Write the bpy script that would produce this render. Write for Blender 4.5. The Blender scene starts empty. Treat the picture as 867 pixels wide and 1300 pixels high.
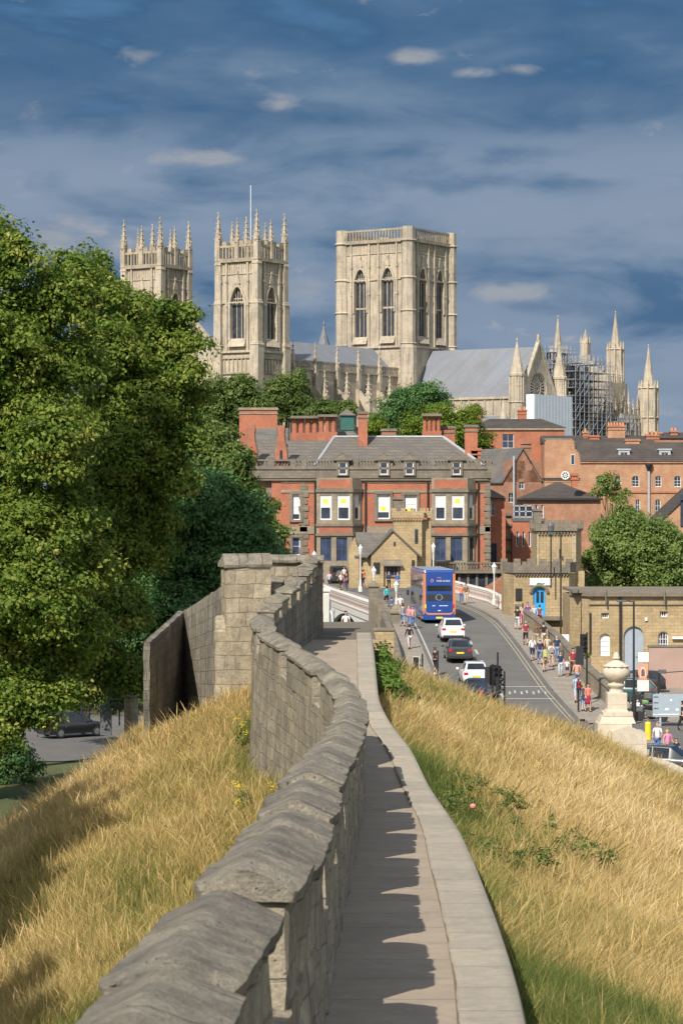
import bpy, bmesh, math, random
import numpy as np
from mathutils import Vector, Matrix, noise

R = math.radians
rng = np.random.default_rng(7)
random.seed(11)
sc = bpy.context.scene
COL = sc.collection
F = 3200.0            # focal length in photo pixels (photo 867 x 1300)
CX, HY, ZC = 433.5, 640.0, 20.0   # principal column, horizon row, eye height

def P(px, py, d):     # a point of the place measured on the photo at distance d
    return Vector(((px - CX) * d / F, d, ZC - (py - HY) * d / F))
def Xp(px, d): return (px - CX) * d / F
def Zp(py, d): return ZC - (py - HY) * d / F

# ------------------------------------------------------------------ materials
def nodes_of(name):
    m = bpy.data.materials.new(name); m.use_nodes = True
    nt = m.node_tree; nt.nodes.clear()
    out = nt.nodes.new('ShaderNodeOutputMaterial')
    b = nt.nodes.new('ShaderNodeBsdfPrincipled')
    nt.links.new(b.outputs[0], out.inputs[0])
    return m, nt, b
def N(nt, t, **kw):
    n = nt.nodes.new(t)
    for k, v in kw.items():
        if hasattr(n, k): setattr(n, k, v)
        else: n.inputs[k].default_value = v
    return n
def L(nt, a, b): nt.links.new(a, b)
def c4(c): return (c[0], c[1], c[2], 1)
def mixc(nt, fac, a, b, mode='MIX'):
    n = nt.nodes.new('ShaderNodeMix'); n.data_type = 'RGBA'; n.blend_type = mode
    for i, v in ((0, fac), (6, a), (7, b)):
        if hasattr(v, 'links'): nt.links.new(v, n.inputs[i])
        elif i == 0: n.inputs[0].default_value = v
        else: n.inputs[i].default_value = c4(v)
    return n.outputs[2]
def ramp(nt, fac, stops):
    n = nt.nodes.new('ShaderNodeValToRGB')
    e = n.color_ramp.elements
    while len(e) < len(stops): e.new(.5)
    for i, (p, c) in enumerate(stops):
        e[i].position = p; e[i].color = c4(c) if isinstance(c, tuple) else (c, c, c, 1)
    nt.links.new(fac, n.inputs[0]); return n.outputs[0]
def coords(nt, mode):
    t = nt.nodes.new('ShaderNodeTexCoord')
    if mode == 'uv': return t.outputs['UV']
    if mode == 'obj': return t.outputs['Object']
    s = nt.nodes.new('ShaderNodeSeparateXYZ'); L(nt, t.outputs['Object'], s.inputs[0])
    a = N(nt, 'ShaderNodeMath', operation='ADD'); L(nt, s.outputs[0], a.inputs[0]); L(nt, s.outputs[1], a.inputs[1])
    c = nt.nodes.new('ShaderNodeCombineXYZ'); L(nt, a.outputs[0], c.inputs[0]); L(nt, s.outputs[2], c.inputs[1])
    return c.outputs[0]
def objc(nt): return nt.nodes.new('ShaderNodeTexCoord').outputs['Object']
def noise_n(nt, vec, scale, detail=4, rough=.55, dist=0):
    n = N(nt, 'ShaderNodeTexNoise', Scale=scale, Detail=detail, Roughness=rough, Distortion=dist)
    if vec is not None: L(nt, vec, n.inputs['Vector'])
    return n.outputs['Fac']

_plain = {}
def plain(name, col, rough=.6, metal=0, var=.12, scale=3.0, spec=None, coat=0):
    if name in _plain: return _plain[name]
    m, nt, b = nodes_of(name)
    f = noise_n(nt, objc(nt), scale, 5)
    lo = tuple(c * (1 - var) for c in col); hi = tuple(min(1, c * (1 + var)) for c in col)
    L(nt, ramp(nt, f, [(.3, lo), (.7, hi)]), b.inputs['Base Color'])
    b.inputs['Roughness'].default_value = rough; b.inputs['Metallic'].default_value = metal
    if spec is not None: b.inputs['Specular IOR Level'].default_value = spec
    if coat: b.inputs['Coat Weight'].default_value = coat; b.inputs['Coat Roughness'].default_value = .08
    _plain[name] = m; return m

def masonry(name, c1, c2, mortar, bw, bh, mode='wall', ms=.02, stain=(.35, (.18, .16, .13)), stscale=.35,
            bump=.35, rough=.9, offset=.5, streak=0, fine=6.0, vary=None):
    m, nt, b = nodes_of(name)
    co = coords(nt, mode)
    if fine:  # wobble the joints a little
        nz = N(nt, 'ShaderNodeTexNoise', Scale=1.7, Detail=3); L(nt, co, nz.inputs['Vector'])
        sb = N(nt, 'ShaderNodeVectorMath', operation='SUBTRACT'); L(nt, nz.outputs['Color'], sb.inputs[0]); sb.inputs[1].default_value = (.5, .5, .5)
        scv = N(nt, 'ShaderNodeVectorMath', operation='SCALE'); L(nt, sb.outputs[0], scv.inputs[0]); scv.inputs['Scale'].default_value = bh * .35
        ad = N(nt, 'ShaderNodeVectorMath', operation='ADD'); L(nt, co, ad.inputs[0]); L(nt, scv.outputs[0], ad.inputs[1])
        cw = ad.outputs[0]
    else: cw = co
    br = nt.nodes.new('ShaderNodeTexBrick'); L(nt, cw, br.inputs['Vector'])
    br.offset = offset; br.squash = 1
    br.inputs['Scale'].default_value = 1; br.inputs['Brick Width'].default_value = bw; br.inputs['Row Height'].default_value = bh
    br.inputs['Mortar Size'].default_value = ms; br.inputs['Mortar Smooth'].default_value = .3; br.inputs['Bias'].default_value = 0
    br.inputs['Color1'].default_value = c4(c1); br.inputs['Color2'].default_value = c4(c2); br.inputs['Mortar'].default_value = c4(mortar)
    o = objc(nt)
    col = br.outputs['Color']
    f2 = noise_n(nt, o, fine if fine else 6, 6, .65)
    col = mixc(nt, .55, col, ramp(nt, f2, [(.3, .55), (.7, 1.0)]), 'MULTIPLY')
    if vary:
        f4 = noise_n(nt, o, stscale * 1.9, 3, .6)
        col = mixc(nt, ramp(nt, f4, [(.45, 0.0), (.65, .6)]), col, vary)
    f1 = noise_n(nt, o, stscale, 6, .68, .6)
    col = mixc(nt, ramp(nt, f1, [(.42, 0.0), (.72, stain[0] * 1.6)]), col, stain[1])
    if streak:
        mp = N(nt, 'ShaderNodeMapping'); mp.inputs['Scale'].default_value = (2.2, 2.2, .18); L(nt, o, mp.inputs[0])
        f3 = noise_n(nt, mp.outputs[0], 1.0, 6, .7)
        col = mixc(nt, ramp(nt, f3, [(.48, 0.0), (.7, streak)]), col, (.06, .055, .05))
    L(nt, col, b.inputs['Base Color']); b.inputs['Roughness'].default_value = rough
    b.inputs['Specular IOR Level'].default_value = .25
    if bump:
        bp = N(nt, 'ShaderNodeBump', Strength=bump, Distance=.03)
        mx = N(nt, 'ShaderNodeMath', operation='MULTIPLY_ADD'); L(nt, f2, mx.inputs[0]); mx.inputs[1].default_value = .8
        iv = N(nt, 'ShaderNodeMath', operation='SUBTRACT'); iv.inputs[0].default_value = 1; L(nt, br.outputs['Fac'], iv.inputs[1])
        L(nt, iv.outputs[0], mx.inputs[2]); L(nt, mx.outputs[0], bp.inputs['Height']); L(nt, bp.outputs[0], b.inputs['Normal'])
    return m

def glass(name, col=(.02, .03, .045), rough=.08):
    m, nt, b = nodes_of(name)
    b.inputs['Base Color'].default_value = c4(col); b.inputs['Roughness'].default_value = rough
    b.inputs['Specular IOR Level'].default_value = .6
    f = noise_n(nt, objc(nt), .9, 2)
    L(nt, ramp(nt, f, [(.35, col), (.7, tuple(min(1, c * 2.2) for c in col))]), b.inputs['Base Color'])
    bp = N(nt, 'ShaderNodeBump', Strength=.06, Distance=.05); L(nt, noise_n(nt, objc(nt), 1.3, 2), bp.inputs['Height']); L(nt, bp.outputs[0], b.inputs['Normal'])
    return m

# ------------------------------------------------------------------ mesh builder
class MB:
    def __init__(s): s.v = []; s.f = []; s.uv = None
    def add(s, vs, fs):
        n = len(s.v); s.v += [tuple(v) for v in vs]; s.f += [tuple(i + n for i in f) for f in fs]; return s
    def box(s, x0, x1, y0, y1, z0, z1):
        return s.add([(x0, y0, z0), (x1, y0, z0), (x1, y1, z0), (x0, y1, z0), (x0, y0, z1), (x1, y0, z1), (x1, y1, z1), (x0, y1, z1)],
                     [(0, 3, 2, 1), (4, 5, 6, 7), (0, 1, 5, 4), (1, 2, 6, 5), (2, 3, 7, 6), (3, 0, 4, 7)])
    def frustum(s, c, w0, d0, z0, w1, d1, z1):
        x, y = c
        return s.add([(x - w0, y - d0, z0), (x + w0, y - d0, z0), (x + w0, y + d0, z0), (x - w0, y + d0, z0),
                      (x - w1, y - d1, z1), (x + w1, y - d1, z1), (x + w1, y + d1, z1), (x - w1, y + d1, z1)],
                     [(0, 3, 2, 1), (4, 5, 6, 7), (0, 1, 5, 4), (1, 2, 6, 5), (2, 3, 7, 6), (3, 0, 4, 7)])
    def poly(s, pts): return s.add(pts, [tuple(range(len(pts)))])
    def prism(s, pts, vec):               # polygon (3D pts) swept by vec
        n = len(pts); v = Vector(vec)
        vs = [Vector(p) for p in pts] + [Vector(p) + v for p in pts]
        fs = [tuple(range(n))[::-1], tuple(range(n, 2 * n))] + [(i, (i + 1) % n, (i + 1) % n + n, i + n) for i in range(n)]
        return s.add(vs, fs)
    def lathe(s, prof, c=(0, 0, 0), n=12, rot=0, sx=1, sy=1):      # prof: (r, z)
        vs = []; fs = []
        for r, z in prof:
            for k in range(n):
                a = 2 * math.pi * k / n + rot
                vs.append((c[0] + sx * r * math.cos(a), c[1] + sy * r * math.sin(a), c[2] + z))
        for j in range(len(prof) - 1):
            for k in range(n):
                fs.append((j * n + k, j * n + (k + 1) % n, (j + 1) * n + (k + 1) % n, (j + 1) * n + k))
        fs.append(tuple(range(n))[::-1]); fs.append(tuple(range((len(prof) - 1) * n, len(prof) * n)))
        return s.add(vs, fs)
    def tube(s, pts, r, n=6, r1=None):
        pts = [Vector(p) for p in pts]; m = len(pts); vs = []; fs = []
        for i, p in enumerate(pts):
            t = (pts[min(i + 1, m - 1)] - pts[max(i - 1, 0)]).normalized()
            a = t.cross(Vector((0, 0, 1)))
            if a.length < 1e-3: a = t.cross(Vector((0, 1, 0)))
            a.normalize(); b = t.cross(a)
            rr = r if r1 is None else r + (r1 - r) * i / (m - 1)
            for k in range(n):
                an = 2 * math.pi * k / n
                vs.append(p + a * math.cos(an) * rr + b * math.sin(an) * rr)
        for i in range(m - 1):
            for k in range(n):
                fs.append((i * n + k, i * n + (k + 1) % n, (i + 1) * n + (k + 1) % n, (i + 1) * n + k))
        fs.append(tuple(range(n))[::-1]); fs.append(tuple(range((m - 1) * n, m * n)))
        return s.add(vs, fs)
    def bar(s, a, b, w, h=None):           # square bar between two points
        h = h or w; a = Vector(a); b = Vector(b); t = (b - a).normalized()
        x = t.cross(Vector((0, 0, 1)))
        if x.length < 1e-3: x = Vector((1, 0, 0))
        x.normalize(); y = t.cross(x)
        q = [x * w / 2 + y * h / 2, -x * w / 2 + y * h / 2, -x * w / 2 - y * h / 2, x * w / 2 - y * h / 2]
        return s.add([a + k for k in q] + [b + k for k in q],
                     [(0, 1, 2, 3), (7, 6, 5, 4), (0, 4, 5, 1), (1, 5, 6, 2), (2, 6, 7, 3), (3, 7, 4, 0)])
    def build(s, name, mat, parent=None, smooth=False, bevel=0, uv=None):
        me = bpy.data.meshes.new(name); me.from_pydata(s.v, [], s.f); me.update()
        return link_mesh(name, me, mat, parent, smooth, bevel)

def link_mesh(name, me, mat, parent=None, smooth=False, bevel=0, fix=True):
    if fix:
        bm = bmesh.new(); bm.from_mesh(me)
        bmesh.ops.recalc_face_normals(bm, faces=bm.faces)
        if bevel: bmesh.ops.bevel(bm, geom=bm.edges[:], offset=bevel, segments=2 if smooth else 1, affect='EDGES', clamp_overlap=True)
        bm.to_mesh(me); bm.free()
    if smooth:
        for p in me.polygons: p.use_smooth = True
    for m in (mat if isinstance(mat, (list, tuple)) else [mat]): me.materials.append(m)
    o = bpy.data.objects.new(name, me); COL.objects.link(o)
    if parent is not None: o.parent = parent
    return o
def np_mesh(name, co, faces, mat, parent=None, uv=None, smooth=False, attr=None):
    """co (n,3); faces (m,k) int array, all the same k"""
    me = bpy.data.meshes.new(name); m, k = faces.shape
    me.vertices.add(len(co)); me.vertices.foreach_set('co', np.ascontiguousarray(co, np.float32).ravel())
    me.loops.add(m * k); me.loops.foreach_set('vertex_index', np.ascontiguousarray(faces, np.int32).ravel())
    me.polygons.add(m); me.polygons.foreach_set('loop_start', np.arange(0, m * k, k, dtype=np.int32))
    me.polygons.foreach_set('loop_total', np.full(m, k, np.int32))
    me.update(calc_edges=True)
    if smooth: me.polygons.foreach_set('use_smooth', np.ones(m, bool))
    if uv is not None:
        l = me.uv_layers.new(name='UVMap'); l.data.foreach_set('uv', np.ascontiguousarray(uv[faces.ravel()], np.float32).ravel())
    if attr is not None:
        a = me.attributes.new('tint', 'FLOAT', 'POINT'); a.data.foreach_set('value', np.ascontiguousarray(attr, np.float32))
    me.validate()
    return link_mesh(name, me, mat, parent, fix=False)

def tag(o, label=None, cat=None, group=None, kind=None):
    if label: o['label'] = label
    if cat: o['category'] = cat
    if group: o['group'] = group
    if kind: o['kind'] = kind
    return o
def empty(name, loc=(0, 0, 0), rz=0, label=None, cat=None, group=None):
    o = bpy.data.objects.new(name, None); COL.objects.link(o)
    o.location = loc; o.rotation_euler = (0, 0, rz); o.empty_display_size = .3
    return tag(o, label, cat, group)
def children(o): return [c for c in bpy.data.objects if c.parent == o]
def copy_tree(o, parent=None):
    ch = list(o.children)
    c = o.copy(); COL.objects.link(c); c.parent = parent
    for k in ch: copy_tree(k, c)
    return c

# ------------------------------------------------------------------ facade with openings
def arch_top(x0, x1, z, rise, n=8, pointed=False):
    """points from (x1,z) over the arch to (x0,z)"""
    c = (x0 + x1) / 2; w = (x1 - x0) / 2; pts = []
    for i in range(n + 1):
        a = math.pi * i / n
        if pointed:
            t = i / n; q = 2 * t if t < .5 else 2 * (1 - t)
            hh = rise * math.sin(q * math.pi / 2) ** .85
            xx = x1 - (x1 - x0) * t
            pts.append((xx, z + hh))
        else: pts.append((c + w * math.cos(a), z + rise * math.sin(a)))
    return pts
def facade(mb, x0, x1, z0, z1, y, holes, depth=.25, into=1):
    """wall front in the plane y with openings; holes: (hx0,hx1,hz0,hz1,rise,pointed). reveals go towards +y*into"""
    xs = sorted({x0, x1} | {h[0] for h in holes} | {h[1] for h in holes})
    zs = sorted({z0, z1} | {h[2] for h in holes} | {h[3] for h in holes})
    for i in range(len(xs) - 1):
        for j in range(len(zs) - 1):
            cx, cz = (xs[i] + xs[i + 1]) / 2, (zs[j] + zs[j + 1]) / 2
            if any(h[0] < cx < h[1] and h[2] < cz < h[3] for h in holes): continue
            mb.poly([(xs[i], y, zs[j]), (xs[i + 1], y, zs[j]), (xs[i + 1], y, zs[j + 1]), (xs[i], y, zs[j + 1])])
    yb = y + depth * into
    for h in holes:
        a, b, lo, hi = h[:4]; rise = h[4] if len(h) > 4 else 0; ptd = h[5] if len(h) > 5 else False
        if rise:
            arc = arch_top(a, b, hi - rise, rise, 10, ptd)
            m = len(arc) // 2
            mb.poly([(b, y, hi)] + [(p[0], y, p[1]) for p in arc[m::-1]])          # right spandrel
            mb.poly([(a, y, hi)] + [(p[0], y, p[1]) for p in arc[:m - 1:-1]][::1])
            ring = [(a, lo), (b, lo)] + arc
        else: ring = [(a, lo), (b, lo), (b, hi), (a, hi)]
        for k in range(len(ring)):
            p, q = ring[k], ring[(k + 1) % len(ring)]
            if abs(p[0] - q[0]) + abs(p[1] - q[1]) < 1e-6: continue
            mb.poly([(p[0], y, p[1]), (p[0], yb, p[1]), (q[0], yb, q[1]), (q[0], y, q[1])])

def outline(a, b, lo, hi, rise=0, ptd=False):
    if rise: return [(a, lo), (b, lo)] + arch_top(a, b, hi - rise, rise, 10, ptd)
    return [(a, lo), (b, lo), (b, hi), (a, hi)]
def xz(pts, y): return [(p[0], y, p[1]) for p in pts]

def place_local(objs, M):
    for o in objs: o.data.transform(M)
def window(parent, a, b, lo, hi, y, fm, gm, cols=2, rows=2, fw=.07, rise=0, ptd=False, blind=0, bm=None, paper=None, pm=None, M=None, name='window', th=.07, bars=.035):
    """a window standing in the plane y (its face looks to -y): frame mesh with pane / blind / paper sub-parts"""
    mb = MB(); ring = outline(a, b, lo, hi, rise, ptd)
    cxm, czm = (a + b) / 2, (lo + hi) / 2
    inn = []
    for p in ring:
        inn.append((cxm + (p[0] - cxm) * (1 - 2 * fw / (b - a)), czm + (p[1] - czm) * (1 - 2 * fw / (hi - lo))))
    n = len(ring)
    for k in range(n):
        q = (k + 1) % n
        if abs(ring[k][0] - ring[q][0]) + abs(ring[k][1] - ring[q][1]) < 1e-6: continue
        mb.prism(xz([ring[k], ring[q], inn[q], inn[k]], y), (0, th, 0))
    for c in range(1, cols):
        x = a + (b - a) * c / cols; top = hi - fw
        if rise:
            t = abs(x - cxm) / ((b - a) / 2)
            top = hi - rise + (rise * math.sqrt(max(0, 1 - t * t)) if not ptd else rise * math.sin((1 - t) * math.pi / 2) ** .85) - fw * .6
        mb.box(x - bars / 2, x + bars / 2, y + .012, y + .045, lo + fw, top)
    for r in range(1, rows):
        z = lo + (hi - rise * .6 - lo) * r / rows
        mb.box(a + fw * .9, b - fw * .9, y + .008, y + .042, z - bars / 2, z + bars / 2)
    w = mb.build(name, fm, parent); made = [w]
    g = MB().poly(xz(inn, y + .05)); made.append(g.build('pane', gm, w))
    if blind:
        zz = hi - fw - (hi - lo - 2 * fw) * blind
        made.append(MB().box(a + fw + .02, b - fw - .02, y + .046, y + .049, zz, hi - fw).build('blind', bm, w))
    if paper:
        px, pz, pw, ph = paper
        made.append(MB().box(a + (b - a) * px, a + (b - a) * (px + pw), y + .040, y + .044, lo + (hi - lo) * pz, lo + (hi - lo) * (pz + ph)).build('paper', pm, w))
    if M is not None: place_local(made, M)
    return w
def text_mesh(name, body, size, mat, parent, M, ext=.004, align='CENTER'):
    cu = bpy.data.curves.new(name, 'FONT'); cu.body = body; cu.size = size; cu.extrude = ext; cu.align_x = align; cu.resolution_u = 3
    t = bpy.data.objects.new('tmp_' + name, cu); COL.objects.link(t)
    bpy.context.view_layer.update()
    me = bpy.data.meshes.new_from_object(t.evaluated_get(bpy.context.evaluated_depsgraph_get()))
    bpy.data.objects.remove(t); me.transform(M); me.name = name
    me.materials.clear(); me.materials.append(mat)
    o = bpy.data.objects.new(name, me); COL.objects.link(o); o.parent = parent
    return o
# ================================================================== world, sun, camera
SUN_EL, SUN_AZ = R(41), R(25)      # elevation; angle left of straight behind the camera
def make_world():
    w = bpy.data.worlds.new('World'); sc.world = w; w.use_nodes = True
    nt = w.node_tree; nt.nodes.clear()
    out = nt.nodes.new('ShaderNodeOutputWorld'); bg = nt.nodes.new('ShaderNodeBackground'); L(nt, bg.outputs[0], out.inputs[0])
    sky = nt.nodes.new('ShaderNodeTexSky'); sky.sky_type = 'NISHITA'; sky.sun_disc = False
    sky.sun_elevation = SUN_EL; sky.sun_rotation = math.pi + SUN_AZ; sky.air_density = 1.0; sky.dust_density = .6; sky.ozone_density = 2.0
    g = nt.nodes.new('ShaderNodeTexCoord').outputs['Generated']
    s = nt.nodes.new('ShaderNodeSeparateXYZ'); L(nt, g, s.inputs[0])
    # layered cloud: noise stretched along the horizon
    def mapped(sx, sz, loc):
        mp = N(nt, 'ShaderNodeMapping'); mp.inputs['Scale'].default_value = (sx, sx, sz); mp.inputs['Location'].default_value = loc
        L(nt, g, mp.inputs[0]); return mp.outputs[0]
    v1 = mapped(5.5, 25, (3.3, 1.7, 4.4)); v2 = mapped(13, 40, (1.1, 8.2, 0)); v3 = mapped(42, 95, (7, 3, 2))
    f1 = noise_n(nt, v1, 1.0, 5, .5, .35); f2 = noise_n(nt, v2, 1.0, 6, .52, .3); f3 = noise_n(nt, v3, 1.0, 6, .55, .3)
    a = N(nt, 'ShaderNodeMath', operation='MULTIPLY_ADD'); L(nt, f2, a.inputs[0]); a.inputs[1].default_value = .55; L(nt, f1, a.inputs[2])
    dens = N(nt, 'ShaderNodeMath', operation='MULTIPLY'); L(nt, a.outputs[0], dens.inputs[0]); dens.inputs[1].default_value = .645
    # clear-sky base, heavy slate-blue cloud over it, pale torn rims; unseen broken cloud on the sun's side, brightened to fill the shadows
    S = 10.0
    # broad layering of the cloud deck with height, its edges broken by the noise
    zj_ = N(nt, 'ShaderNodeMath', operation='MULTIPLY_ADD'); L(nt, f1, zj_.inputs[0]); zj_.inputs[1].default_value = .07; zj_.inputs[2].default_value = -.035
    zk = N(nt, 'ShaderNodeMath', operation='ADD'); L(nt, zj_.outputs[0], zk.inputs[0]); L(nt, s.outputs[2], zk.inputs[1])
    lay = ramp(nt, zk.outputs[0], [(.0, .16), (.06, .13), (.083, .05), (.10, .06), (.118, .15), (.135, .13), (.148, .02), (.17, .0), (.20, .02)])
    d2 = N(nt, 'ShaderNodeMath', operation='ADD'); L(nt, dens.outputs[0], d2.inputs[0]); L(nt, lay, d2.inputs[1])
    d3 = N(nt, 'ShaderNodeMath', operation='SUBTRACT'); L(nt, d2.outputs[0], d3.inputs[0]); d3.inputs[1].default_value = .035; dens = d3
    base = mixc(nt, .82, sky.outputs[0], (.042 * S, .125 * S, .285 * S))
    cl = ramp(nt, dens.outputs[0], [(.33, (.062 * S, .150 * S, .280 * S)), (.43, (.041 * S, .100 * S, .190 * S)), (.50, (.060 * S, .122 * S, .215 * S)), (.57, (.110 * S, .172 * S, .258 * S)), (.66, (.180 * S, .230 * S, .295 * S))])
    cov = ramp(nt, dens.outputs[0], [(.30, .4), (.42, .97)])
    col = mixc(nt, cov, base, cl)
    # pale bands of cloud lower in the sky
    lo = ramp(nt, s.outputs[2], [(.02, 1.0), (.10, .85), (.128, 1.0), (.148, .35), (.17, 0.0)])
    b3 = ramp(nt, f2, [(.38, .05), (.54, .92)])
    m3 = N(nt, 'ShaderNodeMath', operation='MULTIPLY'); L(nt, lo, m3.inputs[0]); L(nt, b3, m3.inputs[1])
    col = mixc(nt, m3.outputs[0], col, (.185 * S, .240 * S, .325 * S))
    tr = ramp(nt, f3, [(.60, 0.0), (.74, .75)]); tr2 = ramp(nt, f2, [(.50, 0.0), (.60, 1.0)])
    m4 = N(nt, 'ShaderNodeMath', operation='MULTIPLY'); L(nt, tr, m4.inputs[0]); L(nt, tr2, m4.inputs[1])
    col = mixc(nt, m4.outputs[0], col, (.33 * S, .325 * S, .33 * S))
    # a few pale heaped clouds
    tot = None
    for px, py, wx_, wz_ in ((172, 82, 50, 17), (362, 136, 42, 16), (528, 80, 46, 15), (598, 102, 40, 11), (660, 96, 36, 12), (84, 305, 62, 44), (395, 372, 50, 26), (160, 318, 40, 22), (640, 372, 90, 20), (250, 205, 90, 16)):
        mp = N(nt, 'ShaderNodeMapping'); mp.vector_type = 'TEXTURE'; mp.inputs['Location'].default_value = ((px - CX) / F, 1, (HY - py) / F); mp.inputs['Scale'].default_value = (wx_ / F, 1, wz_ / F)
        L(nt, g, mp.inputs[0]); gr = N(nt, 'ShaderNodeTexGradient', gradient_type='SPHERICAL'); L(nt, mp.outputs[0], gr.inputs[0])
        if tot is None: tot = gr.outputs['Fac']
        else: ad_ = N(nt, 'ShaderNodeMath', operation='MAXIMUM'); L(nt, tot, ad_.inputs[0]); L(nt, gr.outputs['Fac'], ad_.inputs[1]); tot = ad_.outputs[0]
    ts = N(nt, 'ShaderNodeMath', operation='MULTIPLY'); L(nt, tot, ts.inputs[0]); ts.inputs[1].default_value = .34
    pf = N(nt, 'ShaderNodeMath', operation='MULTIPLY_ADD'); L(nt, f3, pf.inputs[0]); pf.inputs[1].default_value = 1.15; L(nt, ts.outputs[0], pf.inputs[2])
    pm_ = N(nt, 'ShaderNodeMath', operation='MULTIPLY'); L(nt, ramp(nt, pf.outputs[0], [(.64, 0.0), (.90, .62)]), pm_.inputs[0]); L(nt, ramp(nt, tot, [(.0, 0.0), (.45, 1.0)]), pm_.inputs[1])
    col = mixc(nt, pm_.outputs[0], col, (.31 * S, .315 * S, .33 * S))
    sunside = N(nt, 'ShaderNodeMapRange'); L(nt, s.outputs[1], sunside.inputs[0]); sunside.inputs[1].default_value = .75; sunside.inputs[2].default_value = -.35; sunside.inputs[3].default_value = 0; sunside.inputs[4].default_value = .85
    bright = mixc(nt, ramp(nt, f1, [(.4, 0.0), (.6, 1.0)]), (.34 * S, .44 * S, .60 * S), (.80 * S, .80 * S, .80 * S))
    col = mixc(nt, sunside.outputs[0], col, bright)
    L(nt, col, bg.inputs[0]); bg.inputs[1].default_value = .1
make_world()
sd = bpy.data.lights.new('sun', 'SUN'); sd.energy = 4.6; sd.angle = R(.5); sd.color = (1, .93, .82)
so = bpy.data.objects.new('sun', sd); COL.objects.link(so); so.location = (-40, -60, 90)
to_sun = Vector((-math.sin(SUN_AZ) * math.cos(SUN_EL), -math.cos(SUN_AZ) * math.cos(SUN_EL), math.sin(SUN_EL)))
so.rotation_euler = to_sun.to_track_quat('Z', 'Y').to_euler()
cd = bpy.data.cameras.new('camera'); cam = bpy.data.objects.new('camera', cd); COL.objects.link(cam)
cam.location = (0, 0, ZC); cam.rotation_euler = (R(90), 0, 0)
cd.sensor_fit = 'VERTICAL'; cd.sensor_height = 36; cd.sensor_width = 24; cd.lens = F / 1300 * 36
cd.shift_y = -(650 - HY) / 1300; cd.clip_start = .1; cd.clip_end = 20000
cd.dof.use_dof = True; cd.dof.focus_distance = 190; cd.dof.aperture_fstop = 9
sc.camera = cam
sc.cycles.use_denoising = True; sc.cycles.max_bounces = 6; sc.cycles.transparent_max_bounces = 8
sc.view_settings.view_transform = 'Standard'; sc.view_settings.look = 'None'; sc.view_settings.exposure = .42; sc.view_settings.gamma = 1

# ================================================================== ground, road
RD = [(60, -13.0), (130, -13.0), (145, -12.95), (150, -12.8), (160, -12.1), (170, -11.4), (180, -10.7), (190, -10.1), (202, -9.5), (215, -9.0), (230, -8.6), (250, -8.3), (270, -8.1), (300, -7.6), (360, -6.5)]
CL = [(60, 12.5), (130, 10.6), (150, 10.1), (165, 9.7), (180, 9.4), (202, 9.0), (210, 8.5), (218, 7.6), (235, 5.2), (250, 2.8), (265, .6), (285, -2.2), (310, -5.5), (360, -12)]
def lerp(tab, x): return float(np.interp(x, [t[0] for t in tab], [t[1] for t in tab]))
def zr(d): return ZC + lerp(RD, d)
def smooth_path(tab, d): return (lerp(tab, d - 4) + lerp(tab, d) * 2 + lerp(tab, d + 4)) / 4
def ctr(d): return smooth_path(CL, d)
KL = lambda d: ctr(d) - 3.5
KR = lambda d: ctr(d) + 3.7 + max(0, (162 - d)) * .02
WR = [(130, 18), (152, 16.4), (158, 16.1), (166, 15.7), (180, 15.3), (194, 14.6), (205, 13.9), (213, 13.6), (222, 13.0), (240, 10.2), (272, 5.4), (300, 1.3)]   # right edge of the right pavement
WL = [(140, 4.6), (158, 3.9), (170, 4.1), (180, 4.0), (196, 3.6), (205, 3.4), (212, 3.0), (235, -.2), (250, -2.3), (265, -3.9), (285, -6.6), (300, -8.6)]
def ground_at(px, py):              # the point of the road surface seen at a photo pixel
    lo, hi = 100.0, 300.0
    for _ in range(50):
        m = (lo + hi) / 2
        if HY + F * (ZC - zr(m)) / m > py: lo = m
        else: hi = m
    return Vector((Xp(px, lo), lo, zr(lo)))

M_asph = masonry('asphalt', (.155, .148, .14), (.17, .162, .152), (.16, .152, .145), 9, 6, mode='obj', ms=.0, stain=(.4, (.085, .083, .08)), stscale=.22, bump=.12, fine=9)
M_pave = masonry('pavement_flags', (.36, .31, .255), (.30, .26, .22), (.21, .185, .16), .9, .6, mode='obj', ms=.02, stain=(.25, (.18, .16, .14)), stscale=.5, bump=.1)
M_kerb = masonry('kerb_stone', (.34, .31, .27), (.29, .265, .23), (.15, .14, .12), .9, .6, mode='obj', ms=.02, bump=.1)
M_line = plain('road_paint', (.42, .41, .38), .7, var=.35, scale=9)
M_yline = plain('yellow_road_paint', (.40, .355, .235), .7, var=.35, scale=7)
M_red = plain('red_tactile_paving', (.50, .16, .13), .8)

def ribbon(name, u0, u1, d0, d1, dz, mat, step=2.0, side=0):
    mb = MB(); ds = list(np.arange(d0, d1, step)) + [d1]
    for i in range(len(ds) - 1):
        a, b = ds[i], ds[i + 1]
        mb.poly([(u0(a), a, zr(a) + dz), (u1(a), a, zr(a) + dz), (u1(b), b, zr(b) + dz), (u0(b), b, zr(b) + dz)])
        if side:
            mb.poly([(u0(a), a, zr(a) + dz - side), (u0(a), a, zr(a) + dz), (u0(b), b, zr(b) + dz), (u0(b), b, zr(b) + dz - side)])
            mb.poly([(u1(a), a, zr(a) + dz), (u1(a), a, zr(a) + dz - side), (u1(b), b, zr(b) + dz - side), (u1(b), b, zr(b) + dz)])
    return mb.build(name, mat)
tag(ribbon('road', KL, KR, 146, 330, 0, M_asph, side=.5), kind='structure')
pk = lambda t: (lambda d: lerp(t, d))
tag(ribbon('pavement', lambda d: lerp(WL, d) - .3, lambda d: KL(d) - .28, 146, 300, .12, M_pave, side=.5), kind='structure')
tag(ribbon('pavement', lambda d: KR(d) + .28, lambda d: lerp(WR, d) + .3, 147, 300, .12, M_pave, side=.5), kind='structure')
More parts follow.
